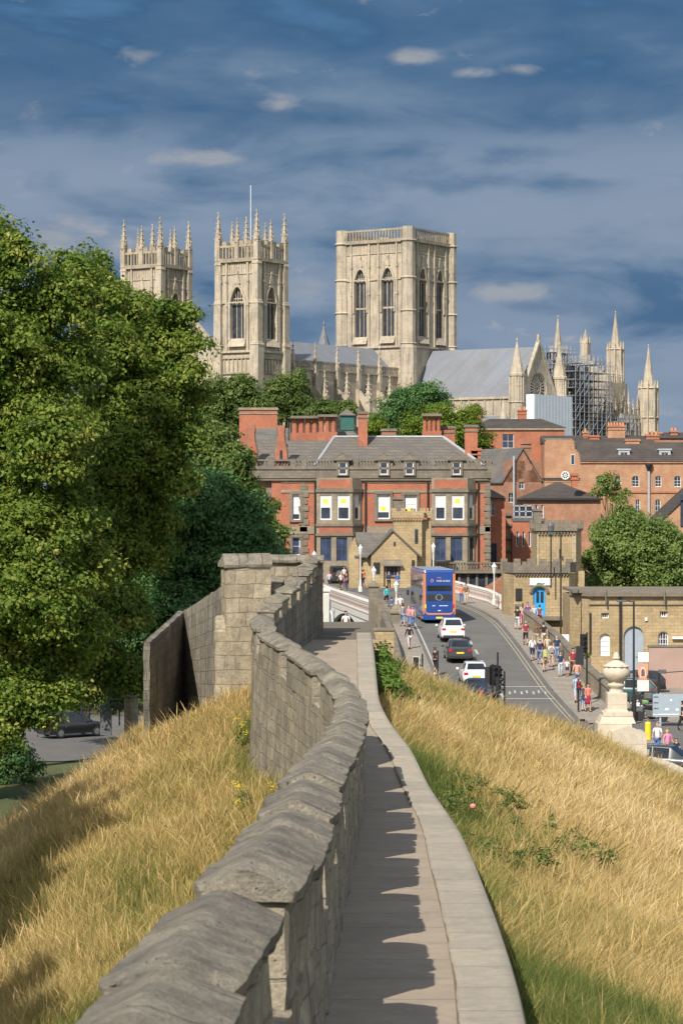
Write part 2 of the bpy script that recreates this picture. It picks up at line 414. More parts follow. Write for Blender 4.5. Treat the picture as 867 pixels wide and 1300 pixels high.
tag(ribbon('kerb', lambda d: KL(d) - .28, KL, 146, 300, .124, M_kerb, side=.2), kind='structure')
tag(ribbon('kerb', KR, lambda d: KR(d) + .28, 149, 300, .124, M_kerb, side=.2), kind='structure')
for u in (.28, .55):
    tag(ribbon('yellow_line', lambda d, u=u: KR(d) - u - .065, lambda d, u=u: KR(d) - u, 149, 240, .005, M_yline), kind='structure')
tag(ribbon('yellow_line', lambda d: KL(d) + .30, lambda d: KL(d) + .42, 150, 222, .005, M_line), kind='structure')
mbl = MB()
def onroad(u, d, dz=.006): return (ctr(d) + u, d, zr(d) + dz)
for d in (148, 158, 168, 174, 180, 186, 208, 216):
    n = 4
    for k in range(n):
        a, b = d + k * 2.6 / n, d + (k + 1) * 2.6 / n
        mbl.poly([onroad(-.12 + .35, a), onroad(.06 + .35, a), onroad(.06 + .35, b), onroad(-.12 + .35, b)])
for d, w in ((163.5, .14), (158.2, .14)):
    mbl.poly([onroad(.45, d), onroad(3.5, d), onroad(3.5, d + w * 1.6), onroad(.45, d + w * 1.6)])
for k in range(7):                                   # worn SLOW-like ladder markings between the two bars
    u = .8 + k * .38; d = 160.2 + (k % 2) * .5
    mbl.poly([onroad(u, d), onroad(u + .12, d), onroad(u + .20, d + 1.2), onroad(u + .08, d + 1.2)])
tag(mbl.build('road_marking', M_line), kind='structure')

# flat lower ground: one sheet to the horizon, river bed and town rise included
def terrain():
    xs = np.unique(np.concatenate([np.linspace(-4000, -120, 12), np.linspace(-120, 120, 61), np.linspace(120, 4000, 12)]))
    ys = np.unique(np.concatenate([np.linspace(-600, -20, 6), np.linspace(-20, 330, 88), np.linspace(330, 800, 16), np.linspace(800, 16000, 10)]))
    X, Y = np.meshgrid(xs, ys)
    tl = np.interp(Y, [-600, 0, 110, 150, 205, 214, 246, 256, 300, 560, 800, 16000], [-14, -14, -15.55, -15.55, -15.6, -20, -20, -9.4, -8.6, -5.4, -6, -8])
    tr = np.interp(Y, [-600, 0, 110, 150, 205, 232, 236, 256, 300, 560, 800, 16000], [-13.06, -13.06, -13.06, -13.06, -13.06, -13.06, -20, -9.4, -8.6, -5.4, -6, -8])
    t = np.clip((X - 1) / 5, 0, 1); Z = ZC + tl * (1 - t) + tr * t
    inroad = (X > -1) & (X < 19) & (Y > 140) & (Y < 213); Z = np.where(inroad, np.minimum(Z, ZC - 13.6), Z)
    co = np.stack([X.ravel(), Y.ravel(), Z.ravel()], 1); ny, nx = X.shape
    idx = np.arange(nx * ny).reshape(ny, nx)
    f = np.stack([idx[:-1, :-1].ravel(), idx[:-1, 1:].ravel(), idx[1:, 1:].ravel(), idx[1:, :-1].ravel()], 1)
    m, nt, b = nodes_of('earth_and_turf')
    f1 = noise_n(nt, objc(nt), .15, 6); f2 = noise_n(nt, objc(nt), 3, 5)
    c = ramp(nt, f1, [(.35, (.05, .075, .02)), (.65, (.10, .11, .035))])
    L(nt, mixc(nt, .5, c, ramp(nt, f2, [(.3, .5), (.7, 1.0)]), 'MULTIPLY'), b.inputs[0]); b.inputs['Roughness'].default_value = .95
    tag(np_mesh('ground', co, f, m), kind='structure')
terrain()
# junction asphalt, right-hand street, left-hand street
def sheet(name, pts, mat): return tag(MB().poly(pts).build(name, mat), kind='structure')
zj = ZC - 13.0
jn = MB()
jn.poly([(KL(149) - 1, 149.0, zr(149) - .002), (-2, 100, zj), (40, 100, zj), (40, 148, zj), (KR(149), 149.0, zr(149) - .002)])
tag(jn.build('junction', M_asph), kind='structure')
sheet('quay_pavement', [(17.2, 148.1, zj + .05), (60, 148.1, zj + .05), (60, 214, zj + .05), (17.2, 214, zj + .05)], M_pave)
sheet('street', [(-70, 152, ZC - 15.5), (-1, 152, ZC - 15.5), (-1, 184, ZC - 15.5), (-70, 184, ZC - 15.5)], M_asph)
tp = MB(); tp.poly([(14.4, 150.2, zr(150) + .128), (16.4, 150.2, zr(150) + .128), (16.2, 153.6, zr(153) + .14), (14.9, 153.6, zr(153) + .14)])
tag(tp.build('tactile_paving', M_red), kind='structure')
m, nt, b = nodes_of('river_water'); b.inputs['Base Color'].default_value = (.035, .04, .03, 1); b.inputs['Roughness'].default_value = .12
bp = N(nt, 'ShaderNodeBump', Strength=.4, Distance=.1); L(nt, noise_n(nt, objc(nt), 1.2, 5), bp.inputs['Height']); L(nt, bp.outputs[0], b.inputs['Normal'])
sheet('river', [(-400, 206, ZC - 17.5), (400, 206, ZC - 17.5), (400, 254, ZC - 17.5), (-400, 254, ZC - 17.5)], m)
# ================================================================== the old city wall, its walk and the grass bank
# inner foot of the parapet: (distance, x, height of the walk)
WP = [(4, -.84, -3.2), (7, -.67, -3.35), (10.7, -.46, -3.5), (14, -.28, -3.58), (17.7, -.12, -3.70), (24, -.02, -4.1), (31.5, .15, -4.53), (40, .32, -5.0),
      (45, .40, -5.2), (49, .36, -5.22), (52.5, .05, -5.1), (55.5, -.45, -4.95), (58.5, -1.0, -4.8), (61.5, -1.52, -4.65), (64.5, -1.82, -4.5), (67.5, -1.80, -4.4), (71, -1.55, -4.35),
      (76, -1.15, -4.3), (80, -.92, -4.3), (84, -.78, -4.3)]
def catmull(pts, step):
    p = np.array(pts, float); out = []
    p = np.vstack([2 * p[0] - p[1], p, 2 * p[-1] - p[-2]])
    for i in range(1, len(p) - 2):
        n = max(2, int(np.linalg.norm(p[i + 1] - p[i]) / step))
        for k in range(n):
            t = k / n
            out.append(.5 * ((2 * p[i]) + (-p[i - 1] + p[i + 1]) * t + (2 * p[i - 1] - 5 * p[i] + 4 * p[i + 1] - p[i + 2]) * t * t + (-p[i - 1] + 3 * p[i] - 3 * p[i + 1] + p[i + 2]) * t ** 3))
    out.append(p[-2]); return np.array(out)
_c = catmull([(x, d, z + ZC) for d, x, z in WP], .1)
_s = np.concatenate([[0], np.cumsum(np.linalg.norm(np.diff(_c[:, :2], axis=0), axis=1))])
WLEN = _s[-1]
def wall_pt(s):
    return np.array([np.interp(s, _s, _c[:, k]) for k in range(3)])
def wall_frame(s):
    a, b = wall_pt(max(0, s - .6)), wall_pt(min(WLEN, s + .6)); t = b - a; t[2] = 0; t /= np.linalg.norm(t)
    return wall_pt(s), np.array([-t[1], t[0], 0])          # point, unit vector towards the outside (left)
def W(s, u, v):
    p, n = wall_frame(s); return p + n * u + np.array([0, 0, v])
def s_at(d): return float(np.interp(d, _c[:, 1], _s))

def limestone(name, base1, base2, dark, bw=.62, bh=.3, mode='uv', streak=.5, amt=.5, bump=.6, grain=1.0, joint=1.0, bigs=.55):
    m, nt, b = nodes_of(name); o = objc(nt)
    co = coords(nt, mode)
    nz = N(nt, 'ShaderNodeTexNoise', Scale=1.3, Detail=4); L(nt, co, nz.inputs['Vector'])
    sb = N(nt, 'ShaderNodeVectorMath', operation='SUBTRACT'); L(nt, nz.outputs['Color'], sb.inputs[0]); sb.inputs[1].default_value = (.5, .5, .5)
    scv = N(nt, 'ShaderNodeVectorMath', operation='SCALE'); L(nt, sb.outputs[0], scv.inputs[0]); scv.inputs['Scale'].default_value = .08
    ad = N(nt, 'ShaderNodeVectorMath', operation='ADD'); L(nt, co, ad.inputs[0]); L(nt, scv.outputs[0], ad.inputs[1])
    br = nt.nodes.new('ShaderNodeTexBrick'); L(nt, ad.outputs[0], br.inputs['Vector']); br.inputs['Scale'].default_value = 1
    br.inputs['Brick Width'].default_value = bw; br.inputs['Row Height'].default_value = bh; br.inputs['Mortar Size'].default_value = .016; br.inputs['Mortar Smooth'].default_value = .5
    br.inputs['Color1'].default_value = c4(base1); br.inputs['Color2'].default_value = c4(base2); br.inputs['Mortar'].default_value = c4(tuple(c * .82 * joint for c in base2)); br.squash = .72; br.squash_frequency = 3; br.offset_frequency = 2
    br.inputs['Bias'].default_value = -.1
    br2 = nt.nodes.new('ShaderNodeTexBrick'); L(nt, ad.outputs[0], br2.inputs['Vector']); br2.inputs['Scale'].default_value = 1; br2.inputs['Mortar Size'].default_value = 0
    br2.inputs['Brick Width'].default_value = bw; br2.inputs['Row Height'].default_value = bh; br2.squash = .72; br2.squash_frequency = 3; br2.inputs['Color1'].default_value = (.62, .60, .58, 1); br2.inputs['Color2'].default_value = (1.25, 1.2, 1.1, 1); br2.inputs['Bias'].default_value = 0
    f_big = noise_n(nt, o, bigs, 8, .68, .5); f_mid = noise_n(nt, o, 4.5, 9, .72); f_fine = noise_n(nt, o, 26, 6, .7)
    col = mixc(nt, .75 * max(.4, grain), br.outputs['Color'], br2.outputs['Color'], 'MULTIPLY')
    col = mixc(nt, .8 * grain, col, ramp(nt, f_mid, [(.28, .38), (.55, .9), (.75, 1.2)]), 'MULTIPLY')
    col = mixc(nt, .6 * grain, col, ramp(nt, f_fine, [(.3, .45), (.65, 1.1)]), 'MULTIPLY')
    col = mixc(nt, ramp(nt, f_big, [(.43, 0.0), (.66, amt)]), col, dark)
    vp = N(nt, 'ShaderNodeTexVoronoi', Scale=21); L(nt, o, vp.inputs['Vector'])      # pits
    pit = ramp(nt, vp.outputs['Distance'], [(.06, 1.0), (.22, 0.0)])
    pz = N(nt, 'ShaderNodeMath', operation='MULTIPLY'); L(nt, pit, pz.inputs[0]); L(nt, ramp(nt, f_mid, [(.42, 0.0), (.58, .7 * grain)]), pz.inputs[1])
    col = mixc(nt, pz.outputs[0], col, tuple(c * .5 for c in dark))
    vo = N(nt, 'ShaderNodeTexVoronoi', Scale=5.5); L(nt, o, vo.inputs['Vector'])      # lichen spots
    lf = N(nt, 'ShaderNodeMath', operation='MULTIPLY'); L(nt, ramp(nt, vo.outputs['Distance'], [(.10, 1.0), (.26, 0.0)]), lf.inputs[0]); L(nt, ramp(nt, f_big, [(.35, 0.0), (.6, .45)]), lf.inputs[1])
    col = mixc(nt, lf.outputs[0], col, (.40, .38, .31))
    if streak:
        mp = N(nt, 'ShaderNodeMapping'); mp.inputs['Scale'].default_value = (2.6, 2.6, .22); L(nt, o, mp.inputs[0])
        col = mixc(nt, ramp(nt, noise_n(nt, mp.outputs[0], 1.0, 7, .7), [(.46, 0.0), (.68, streak)]), col, (.07, .066, .06))
    L(nt, col, b.inputs['Base Color']); b.inputs['Roughness'].default_value = .93; b.inputs['Specular IOR Level'].default_value = .2
    iv = N(nt, 'ShaderNodeMath', operation='MULTIPLY_ADD'); L(nt, br.outputs['Fac'], iv.inputs[0]); iv.inputs[1].default_value = -1.2
    h1 = N(nt, 'ShaderNodeMath', operation='MULTIPLY_ADD'); L(nt, f_mid, h1.inputs[0]); h1.inputs[1].default_value = 1.6; L(nt, f_fine, h1.inputs[2])
    h2_ = N(nt, 'ShaderNodeMath', operation='MULTIPLY_ADD'); L(nt, pz.outputs[0], h2_.inputs[0]); h2_.inputs[1].default_value = -1.0; L(nt, h1.outputs[0], h2_.inputs[2]); L(nt, h2_.outputs[0], iv.inputs[2])
    bp = N(nt, 'ShaderNodeBump', Strength=bump, Distance=.045); L(nt, iv.outputs[0], bp.inputs['Height']); L(nt, bp.outputs[0], b.inputs['Normal'])
    return m
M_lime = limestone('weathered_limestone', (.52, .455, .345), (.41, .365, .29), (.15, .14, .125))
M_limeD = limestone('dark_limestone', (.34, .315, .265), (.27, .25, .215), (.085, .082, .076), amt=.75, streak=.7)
M_cope = limestone('coping_limestone', (.47, .425, .35), (.39, .355, .295), (.12, .113, .104), bw=1.15, bh=3, streak=0, amt=.72, bump=1.0, bigs=1.9)
M_limeL = limestone('pale_limestone', (.58, .50, .37), (.43, .385, .30), (.15, .14, .12), bw=.8, bh=.42, amt=.35, streak=.35)
M_flag = limestone('walk_flags', (.40, .33, .255), (.33, .275, .215), (.20, .175, .15), bw=1.85, bh=4, streak=0, amt=.42, bump=.12, grain=.28, joint=.6, bigs=1.1)
M_walkkerb = limestone('walk_edge_stone', (.42, .375, .305), (.39, .345, .285), (.23, .21, .18), bw=1.9, bh=3, streak=0, amt=.35, bump=.2, grain=.5, joint=.55, bigs=1.2)

def sweep(name, prof, s0, s1, step, mat, parent=None, amp=.02, fr=W, caps=True, seed=0, closed=True, rs=.09, smooth=True, fscale=2.2):
    """sweep a cross-section (u, v) along the wall path; prof may be a function of s"""
    counts = []
    def rsmp(pr):
        pts = []; n = len(pr)
        for i in range(n if closed else n - 1):
            a, b = np.array(pr[i]), np.array(pr[(i + 1) % n])
            if len(counts) <= i: counts.append(max(1, int(round(np.linalg.norm(b - a) / rs))))
            m = counts[i]
            pts += [a + (b - a) * k / m for k in range(m)]
        if not closed: pts.append(np.array(pr[-1]))
        return pts
    p0 = rsmp(prof(s0) if callable(prof) else prof); k = len(p0)
    ns = max(2, int((s1 - s0) / step) + 1); ss = np.linspace(s0, s1, ns)
    co = np.zeros((ns * k, 3)); uv = np.zeros((ns * k, 2)); i = 0
    per = np.concatenate([[0], np.cumsum([np.linalg.norm(p0[j + 1] - p0[j]) for j in range(k - 1)])])
    for a, s in enumerate(ss):
        pr = rsmp(prof(s)) if callable(prof) else p0
        p, n = wall_frame(s) if fr is W else (None, None)
        for j, (u, v) in enumerate(pr):
            q = p + n * u + np.array([0, 0, v]) if fr is W else np.array(fr(s, u, v))
            if amp:
                w = Vector(q) * fscale + Vector((seed, 0, 0))
                d = noise.noise_vector(w) * amp + noise.noise_vector(w * 3.1) * amp * .45
                q = q + np.array(d)
            co[i] = q; uv[i] = (s, per[j]); i += 1
    f = []
    kk = k if closed else k - 1
    for a in range(ns - 1):
        for j in range(kk):
            j2 = (j + 1) % k
            f.append((a * k + j, a * k + j2, (a + 1) * k + j2, (a + 1) * k + j))
    f = np.array(f)
    verts = [co]; uvs = [uv]; base = len(co)
    tri = []
    if caps and closed:                      # end caps as grids collapsing to the centre, a little domed
        for a, sg in ((0, -1), (ns - 1, 1)):
            ring = co[a * k:(a + 1) * k]; c = ring.mean(0)
            t = wall_pt(min(WLEN, ss[a] + .2)) - wall_pt(max(0, ss[a] - .2)) if fr is W else np.array([0, 1, 0]); t = t / (np.linalg.norm(t) + 1e-9)
            prev = np.arange(a * k, (a + 1) * k)
            for q in (.93, .6, .25, .02):
                r = c + (ring - c) * q + t * sg * .03 * (1 if q < .95 else 0)
                if amp: r = r + np.array([np.array(noise.noise_vector(Vector(x) * 4)) * amp * .8 for x in r])
                idx = np.arange(base, base + k); verts.append(r); uvs.append(np.stack([np.full(k, ss[a]) + (r - c)[:, 0], r[:, 2]], 1)); base += k
                for j in range(k):
                    j2 = (j + 1) % k
                    tri.append((prev[j], prev[j2], idx[j2], idx[j]))
                prev = idx
        f = np.vstack([f, np.array(tri)])
    o = np_mesh(name, np.vstack(verts), f, mat, parent, uv=np.vstack(uvs), smooth=smooth)
    bm = bmesh.new(); bm.from_mesh(o.data); bmesh.ops.recalc_face_normals(bm, faces=bm.faces); bm.to_mesh(o.data); bm.free()
    if smooth:
        o.data.polygons.foreach_set('use_smooth', np.ones(len(o.data.polygons), bool))
        try: o.data.set_sharp_from_angle(angle=R(32))
        except Exception: pass
    return o

cw = empty('city_wall', tuple(W(s_at(40), -.0, 0) * 0), 0, 'long crenellated limestone city wall snaking beside the paved walk, dark weathered coping on its merlons', 'city wall')
S0, SB, SE = .2, s_at(64.5), WLEN
TH = .46
def body(s):
    p = wall_pt(s); d = p[1]
    hs = np.interp(d, [0, 50, 64, 68, 84], [.80, .80, .95, 1.15, 1.9])
    ft = np.interp(d, [0, 20, 40, 55, 64, 72, 84], [-2.6, -2.8, -2.6, -2.4, -3.0, -2.4, -2.4])
    return [(0, -.3), (0, hs), (TH * .55, hs + .06), (TH, hs - .04), (TH + .03, ft * .4), (TH + .08, ft)]
sweep('wall_body', body, S0, SB + .2, .22, M_lime, cw, amp=.035, rs=.16)
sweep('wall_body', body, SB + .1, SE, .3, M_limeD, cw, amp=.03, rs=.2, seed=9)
# merlons with saddle-back coping stones
def merlon(s0, s1, h0, h1, seed, far=False):
    st = .09 if not far else .2; rs_ = .085 if not far else .16
    pm = lambda s: [(.005, h0 - .1), (.0, h1), (TH, h1), (TH + .01, h0 - .1)]
    mr = sweep('merlon', pm, s0, s1, st * 1.4, M_lime, cw, amp=.035, rs=rs_ * 1.3, seed=seed)
    n = max(1, int(round((s1 - s0) / 1.15))); r_ = random.Random(seed)
    cuts = [s0 - .05] + [s0 + (s1 - s0) * (k + r_.uniform(-.12, .12)) / n for k in range(1, n)] + [s1 + .05]
    for a, b in zip(cuts[:-1], cuts[1:]):
        j = r_.uniform(-.025, .025); jv = r_.uniform(-.02, .03); tw = r_.uniform(-.03, .03)
        def pc(s, a=a, b=b, j=j, jv=jv, tw=tw):
            t = (s - a) / (b - a) - .5; e = .03 * (abs(t) > .44)
            return [(-.065 + j + tw * t + e, h1 - .01 + jv), (-.08 + j + tw * t + e, h1 + .085 + jv - e), (.21 + j, h1 + .205 + jv - e), (.27 + j, h1 + .205 + jv - e), (TH + .07 + j - e, h1 + .08 + jv), (TH + .055 + j - e, h1 + jv)]
        sweep('coping_stone', pc, a + .012, b - .012, st, M_cope, mr, amp=.013, rs=rs_, seed=seed * 3.7 + a, fscale=5.0)
s = S0 - .0; k = 0; r_ = random.Random(5)
s = .5
while s < SB - 1.2:
    ln = r_.uniform(3.1, 3.7); gap = r_.uniform(.95, 1.15)
    e = min(s + ln, SB + .1)
    merlon(s, e, .82, 1.40, k + 1, far=wall_pt(s)[1] > 47); k += 1; s = e + gap
s = SB + .5; hh = 1.5
while s < SE - .8:                    # the stepped parapet that climbs to the turret
    d = wall_pt(s)[1]; h = np.interp(d, [64, 68, 84], [1.30, 1.5, 2.45]); e = min(s + 1.6, SE)
    merlon(s, e, h - .35, h, 40 + k, far=True); k += 1; s = e + .9

# turret block, back wall of the bartizan and the lower wing wall
def block_path(x0, y0, x1, y1):
    a = np.array([x0, y0, ZC]); b = np.array([x1, y1, ZC]); t = (b - a) / np.linalg.norm(b - a); n = np.array([-t[1], t[0], 0])
    return lambda s, u, v: a + t * s + n * u + np.array([0, 0, v]), float(np.linalg.norm(b - a))
tr = empty('wall_turret', (0, 0, 0), 0, 'pale square limestone turret standing proud of the city wall by the trees', 'turret')
def straight(name, x0, y0, x1, y1, prof, mat, parent, step=.25, amp=.03, rs=.22, seed=0):
    fr, ln = block_path(x0, y0, x1, y1)
    return sweep(name, prof, 0, ln, step, mat, parent, amp=amp, fr=fr, rs=rs, seed=seed)
# front block: faces the camera from px 287 to 343 at 74 m
straight('turret_body', -3.38, 74.0, -2.08, 74.2, [(0, -7.4), (0, -1.86), (1.5, -1.86), (1.5, -7.4)], M_limeL, tr, amp=.035)
fr_c = [(-.06, -1.87), (-.09, -1.77), (.02, -1.60), (.35, -1.46), (.55, -1.46), (1.5, -1.75), (1.56, -1.87)]
straight('coping_stone', -3.42, 74.0, -2.75, 74.12, fr_c, M_cope, tr, amp=.03, seed=3)
straight('coping_stone', -2.73, 74.12, -2.04, 74.22, fr_c, M_cope, tr, amp=.03, seed=5)
straight('buttress', -3.72, 74.0, -3.36, 74.0, [(.0, -7.4), (0, -3.75), (.35, -3.4), (.8, -3.3), (.8, -7.4)], M_limeL, tr, amp=.03, seed=7)
straight('turret_flank', -2.06, 75.0, -2.1, 79.5, [(-.3, -6), (-.3, -2.35), (.3, -2.35), (.3, -6)], M_lime, tr, amp=.03, seed=8)
straight('back_wall', -2.45, 84.2, -.62, 84.2, [(0, -6), (0, -1.95), (.6, -1.95), (.6, -6)], M_lime, tr, amp=.03, seed=9)
straight('coping_stone', -2.5, 84.15, -1.5, 84.15, [(-.06, -1.96), (-.08, -1.86), (.2, -1.68), (.4, -1.68), (.68, -1.86), (.66, -1.96)], M_cope, tr, amp=.035, seed=11)
straight('coping_stone', -1.48, 84.15, -.6, 84.15, [(-.06, -1.96), (-.08, -1.86), (.2, -1.70), (.4, -1.70), (.68, -1.86), (.66, -1.96)], M_cope, tr, amp=.035, seed=12)
wg = empty('wing_wall', (0, 0, 0), 0, 'lower stretch of streaked stone wall sloping down behind the pale turret', 'wall')
def wing(x0, y0, x1, y1, t0, t1, mat, sd):
    fr, ln = block_path(x0, y0, x1, y1)
    pr = lambda s: [(0, -7.6), (0, t0 + (t1 - t0) * s / ln - .12), (.02, t0 + (t1 - t0) * s / ln), (.20, t0 + (t1 - t0) * s / ln + .02), (.22, t0 + (t1 - t0) * s / ln - .14), (.20, -7.6)]
    return sweep('wall_length', pr, 0, ln, .3, mat, wg, amp=.03, fr=fr, rs=.25, seed=sd)
M_wing = limestone('streaked_limestone', (.42, .38, .31), (.36, .33, .275), (.13, .125, .115), bw=.7, bh=.34, streak=.85, amt=.4)
wing(-5.20, 83.0, -3.45, 75.0, -3.52, -2.35, M_wing, 1)
wing(-5.72, 75.6, -5.16, 83.0, -4.15, -3.54, M_limeD, 2)  # length turned from the sun; its shade is put into the darker stone

# ---- the walk: flagstones, edge stones and their drop to the grass
def wk(d): return float(np.interp(d, [0, 12, 17.7, 31.5, 40, 47, 55, 60, 66, 75, 84], [.93, .93, .93, .98, .95, .82, 1.1, 1.4, 1.9, 2.3, 2.2]))
def edge_w(d): return float(np.interp(d, [0, 17.7, 31.5, 45, 60, 84], [.47, .47, .56, .50, .48, .48]))
# walk edge given straight in plan so that it does not follow every kink of the parapet
KE = [(4, .02), (10.7, .46), (17.7, .81), (24, .99), (31.5, 1.10), (37, 1.19), (42, 1.19), (47, 1.10), (52, .95), (56, .62), (60, .42), (64, .40), (68, .42), (74, .45), (86, .5)]
_k = catmull([(x, d, 0) for d, x in KE], .4)
def kx(d): return float(np.interp(d, _k[:, 1], _k[:, 0]))
def wz(d): return float(np.interp(d, _c[:, 1], _c[:, 2]))
def strip(name, xa, xb, mat, dz, d0, d1, drop=None, step=.4, amp=.0, nx=6, uvs=1.0):
    ds = np.arange(d0, d1, step); rows = []; uv = []
    for d in ds:
        a, b = xa(d), xb(d)
        r = [(a + (b - a) * k / nx, d, wz(d) + dz) for k in range(nx + 1)]; u = [(d, (b - a) * k / nx) for k in range(nx + 1)]
        if drop:
            r += [(b + .03, d, wz(d) + dz - .06), (b + .02, d, wz(d) + dz - drop)]; u += [(d, b - a + .08), (d, b - a + drop)]
            r = [(a, d, wz(d) + dz - .15)] + r; u = [(d, -.15)] + u
        rows.append(r); uv.append(u)
    co = np.array(rows).reshape(-1, 3); w = len(rows[0])
    if amp: co = co + np.array([[0, 0, noise.noise(Vector(q) * 1.6) * amp + noise.noise(Vector(q) * 5) * amp * .4] for q in co])
    idx = np.arange(len(co)).reshape(-1, w)
    f = np.stack([idx[:-1, :-1].ravel(), idx[:-1, 1:].ravel(), idx[1:, 1:].ravel(), idx[1:, :-1].ravel()], 1)
    return np_mesh(name, co, f, mat, None, uv=np.array(uv).reshape(-1, 2), smooth=True)
def wx(d): return float(np.interp(d, _c[:, 1], _c[:, 0]))
tag(strip('wall_walk', lambda d: wx(d) - .2, lambda d: kx(d) + .03, M_flag, 0, 4.2, 83.9, amp=.0), kind='structure')
tag(strip('walk_edging', kx, lambda d: kx(d) + edge_w(d), M_walkkerb, .03, 4.2, 83.9, drop=1.9, amp=.006), kind='structure')
# landing where the walk meets the stairs to the bridge, and its low wall with flowers of ivy beside it

# ---- the bank
def bank_z(X, Y):
    """height of the bank, right and left of the wall"""
    w = np.interp(Y, _c[:, 1], _c[:, 2]); xr = np.interp(Y, _k[:, 1], _k[:, 0]) + .5; xl = np.interp(Y, _c[:, 1], _c[:, 0]) - .65
    zr_ = w - .75 - np.interp(Y, [0, 40, 70, 90], [0, .15, .45, .55]) - .33 * np.maximum(0, X - xr) - .006 * np.maximum(0, X - xr) ** 2
    ft = np.interp(Y, [0, 20, 40, 55, 64, 74, 95], [-1.3, -1.6, -1.7, -1.5, -2.2, -1.4, -1.6])
    zl = w + ft - .345 * np.maximum(0, xl - X) - .012 * np.maximum(0, xl - X) ** 2 - .22 * np.maximum(0, xl - X - 4.6)
    z = np.where(X > (xr + xl) / 2, zr_, zl)
    end = np.clip((Y - 86) / 12, 0, 1); endl = np.clip((Y - 88) / 45, 0, 1)
    z = np.where(X > (xr + xl) / 2, z - end ** 1.3 * 7.0, z - endl ** 1.2 * 6.5)
    bump = .12 * np.sin(X * .9 + Y * .23) + .10 * np.sin(X * .31 - Y * .57 + 1.3) + .05 * np.sin(X * 2.1 + Y * 1.3)
    return np.maximum(z + bump * np.clip(np.abs(X - (xr + xl) / 2) - .9, 0, 1), np.where(X > (xr + xl) / 2, ZC - 13.3, ZC - 16.2))
def bank():
    xs = np.concatenate([np.arange(-42, -3, .8), np.arange(-3, 4, .25), np.arange(4, 19, .6)]); ys = np.arange(4, 136, .6)
    X, Y = np.meshgrid(xs, ys); Z = bank_z(X, Y)
    co = np.stack([X.ravel(), Y.ravel(), Z.ravel()], 1); ny, nx = X.shape; idx = np.arange(nx * ny).reshape(ny, nx)
    f = np.stack([idx[:-1, :-1].ravel(), idx[:-1, 1:].ravel(), idx[1:, 1:].ravel(), idx[1:, :-1].ravel()], 1)
    m, nt, b = nodes_of('bank_soil'); f1 = noise_n(nt, objc(nt), .5, 6)
    L(nt, ramp(nt, f1, [(.3, (.14, .125, .045)), (.6, (.30, .23, .10))]), b.inputs[0]); b.inputs['Roughness'].default_value = 1
    tag(np_mesh('grass_bank', co, f, m, smooth=True), kind='structure')
bank()

def leafmat(name, stops, trans=.35, rough=.6):
    m, nt, b = nodes_of(name)
    a = nt.nodes.new('ShaderNodeAttribute'); a.attribute_name = 'tint'
    c = ramp(nt, a.outputs['Fac'], stops); L(nt, c, b.inputs['Base Color']); b.inputs['Roughness'].default_value = rough; b.inputs['Specular IOR Level'].default_value = .25
    t = nt.nodes.new('ShaderNodeBsdfTranslucent'); L(nt, c, t.inputs[0]); mx = nt.nodes.new('ShaderNodeMixShader'); mx.inputs[0].default_value = trans
    out = [n for n in nt.nodes if n.type == 'OUTPUT_MATERIAL'][0]
    L(nt, b.outputs[0], mx.inputs[1]); L(nt, t.outputs[0], mx.inputs[2]); L(nt, mx.outputs[0], out.inputs[0]); return m
M_grass = leafmat('meadow_grass', [(0, (.075, .115, .025)), (.26, (.18, .205, .05)), (.42, (.36, .31, .10)), (.54, (.49, .345, .135)), (.72, (.62, .46, .205)), (1, (.80, .65, .38))], .38, .75)

def fbm(x, y, s=0):
    v = 0; a = 1; f = 1
    for k in range(4):
        v += a * np.sin(x * f * .71 + 1.7 * np.sin(y * f * .43 + s + k) + k * 2.1) * np.cos(y * f * .63 + 1.3 * np.sin(x * f * .57 + s * 1.3 + k)); a *= .55; f *= 1.9
    return v / 2
def grass(name, n, region, hmul, widthmul, tint_fn, seedheads=.35, lean=(.10, .40)):
    """region(u1,u2)-> X, Y arrays; blades of 5 points, some with a seed head"""
    X, Y = region(n); n = len(X); Z = bank_z(X, Y)
    tnt = tint_fn(X, Y)
    h = (rng.uniform(.16, .62, n) * hmul) * (1 + .16 * fbm(X * .8, Y * .5, 4)); h = np.where(rng.random(n) < .09, h * 1.55, h); h = np.where(tnt < .35, h * .75, h)
    wdt = np.clip(.0030 * widthmul * (Y / 30) ** .75, .0015, .006) * rng.uniform(.7, 1.3, n)
    ang = rng.uniform(0, 2 * np.pi, n); ld = rng.normal(0, lean[1], (n, 2)) + np.array([lean[0], -.05])
    side = np.stack([np.cos(ang), np.sin(ang) * .35], 1)
    side /= np.linalg.norm(side, axis=1)[:, None]
    head = rng.random(n) < seedheads * (tnt > .4)
    T = [0, .4, .72, 1.0]
    co = np.zeros((n, 8, 3)); tt = np.zeros((n, 8))
    for k, t in enumerate(T):
        off = ld * (t ** 1.9) * h[:, None]
        zz = Z + h * t * (1 - .22 * t * np.linalg.norm(ld, axis=1))
        wk_ = wdt * np.where(head, [.9, .5, 1.9, .4][k], [1.0, .9, .6, .12][k])
        for q, sg in ((0, -1), (1, 1)):
            co[:, k * 2 + q, 0] = X + off[:, 0] + sg * side[:, 0] * wk_; co[:, k * 2 + q, 1] = Y + off[:, 1] + sg * side[:, 1] * wk_; co[:, k * 2 + q, 2] = zz - .02
            tt[:, k * 2 + q] = np.clip(tnt + (t - .75) * .22 + np.where(head & (k >= 2), .1, 0), 0, 1)
    b = (np.arange(n) * 8)[:, None, None]
    f = (b + np.array([[0, 1, 3, 2], [2, 3, 5, 4], [4, 5, 7, 6]])[None]).reshape(-1, 4)
    o = np_mesh(name, co.reshape(-1, 3), f, M_grass, attr=tt.ravel())
    return o
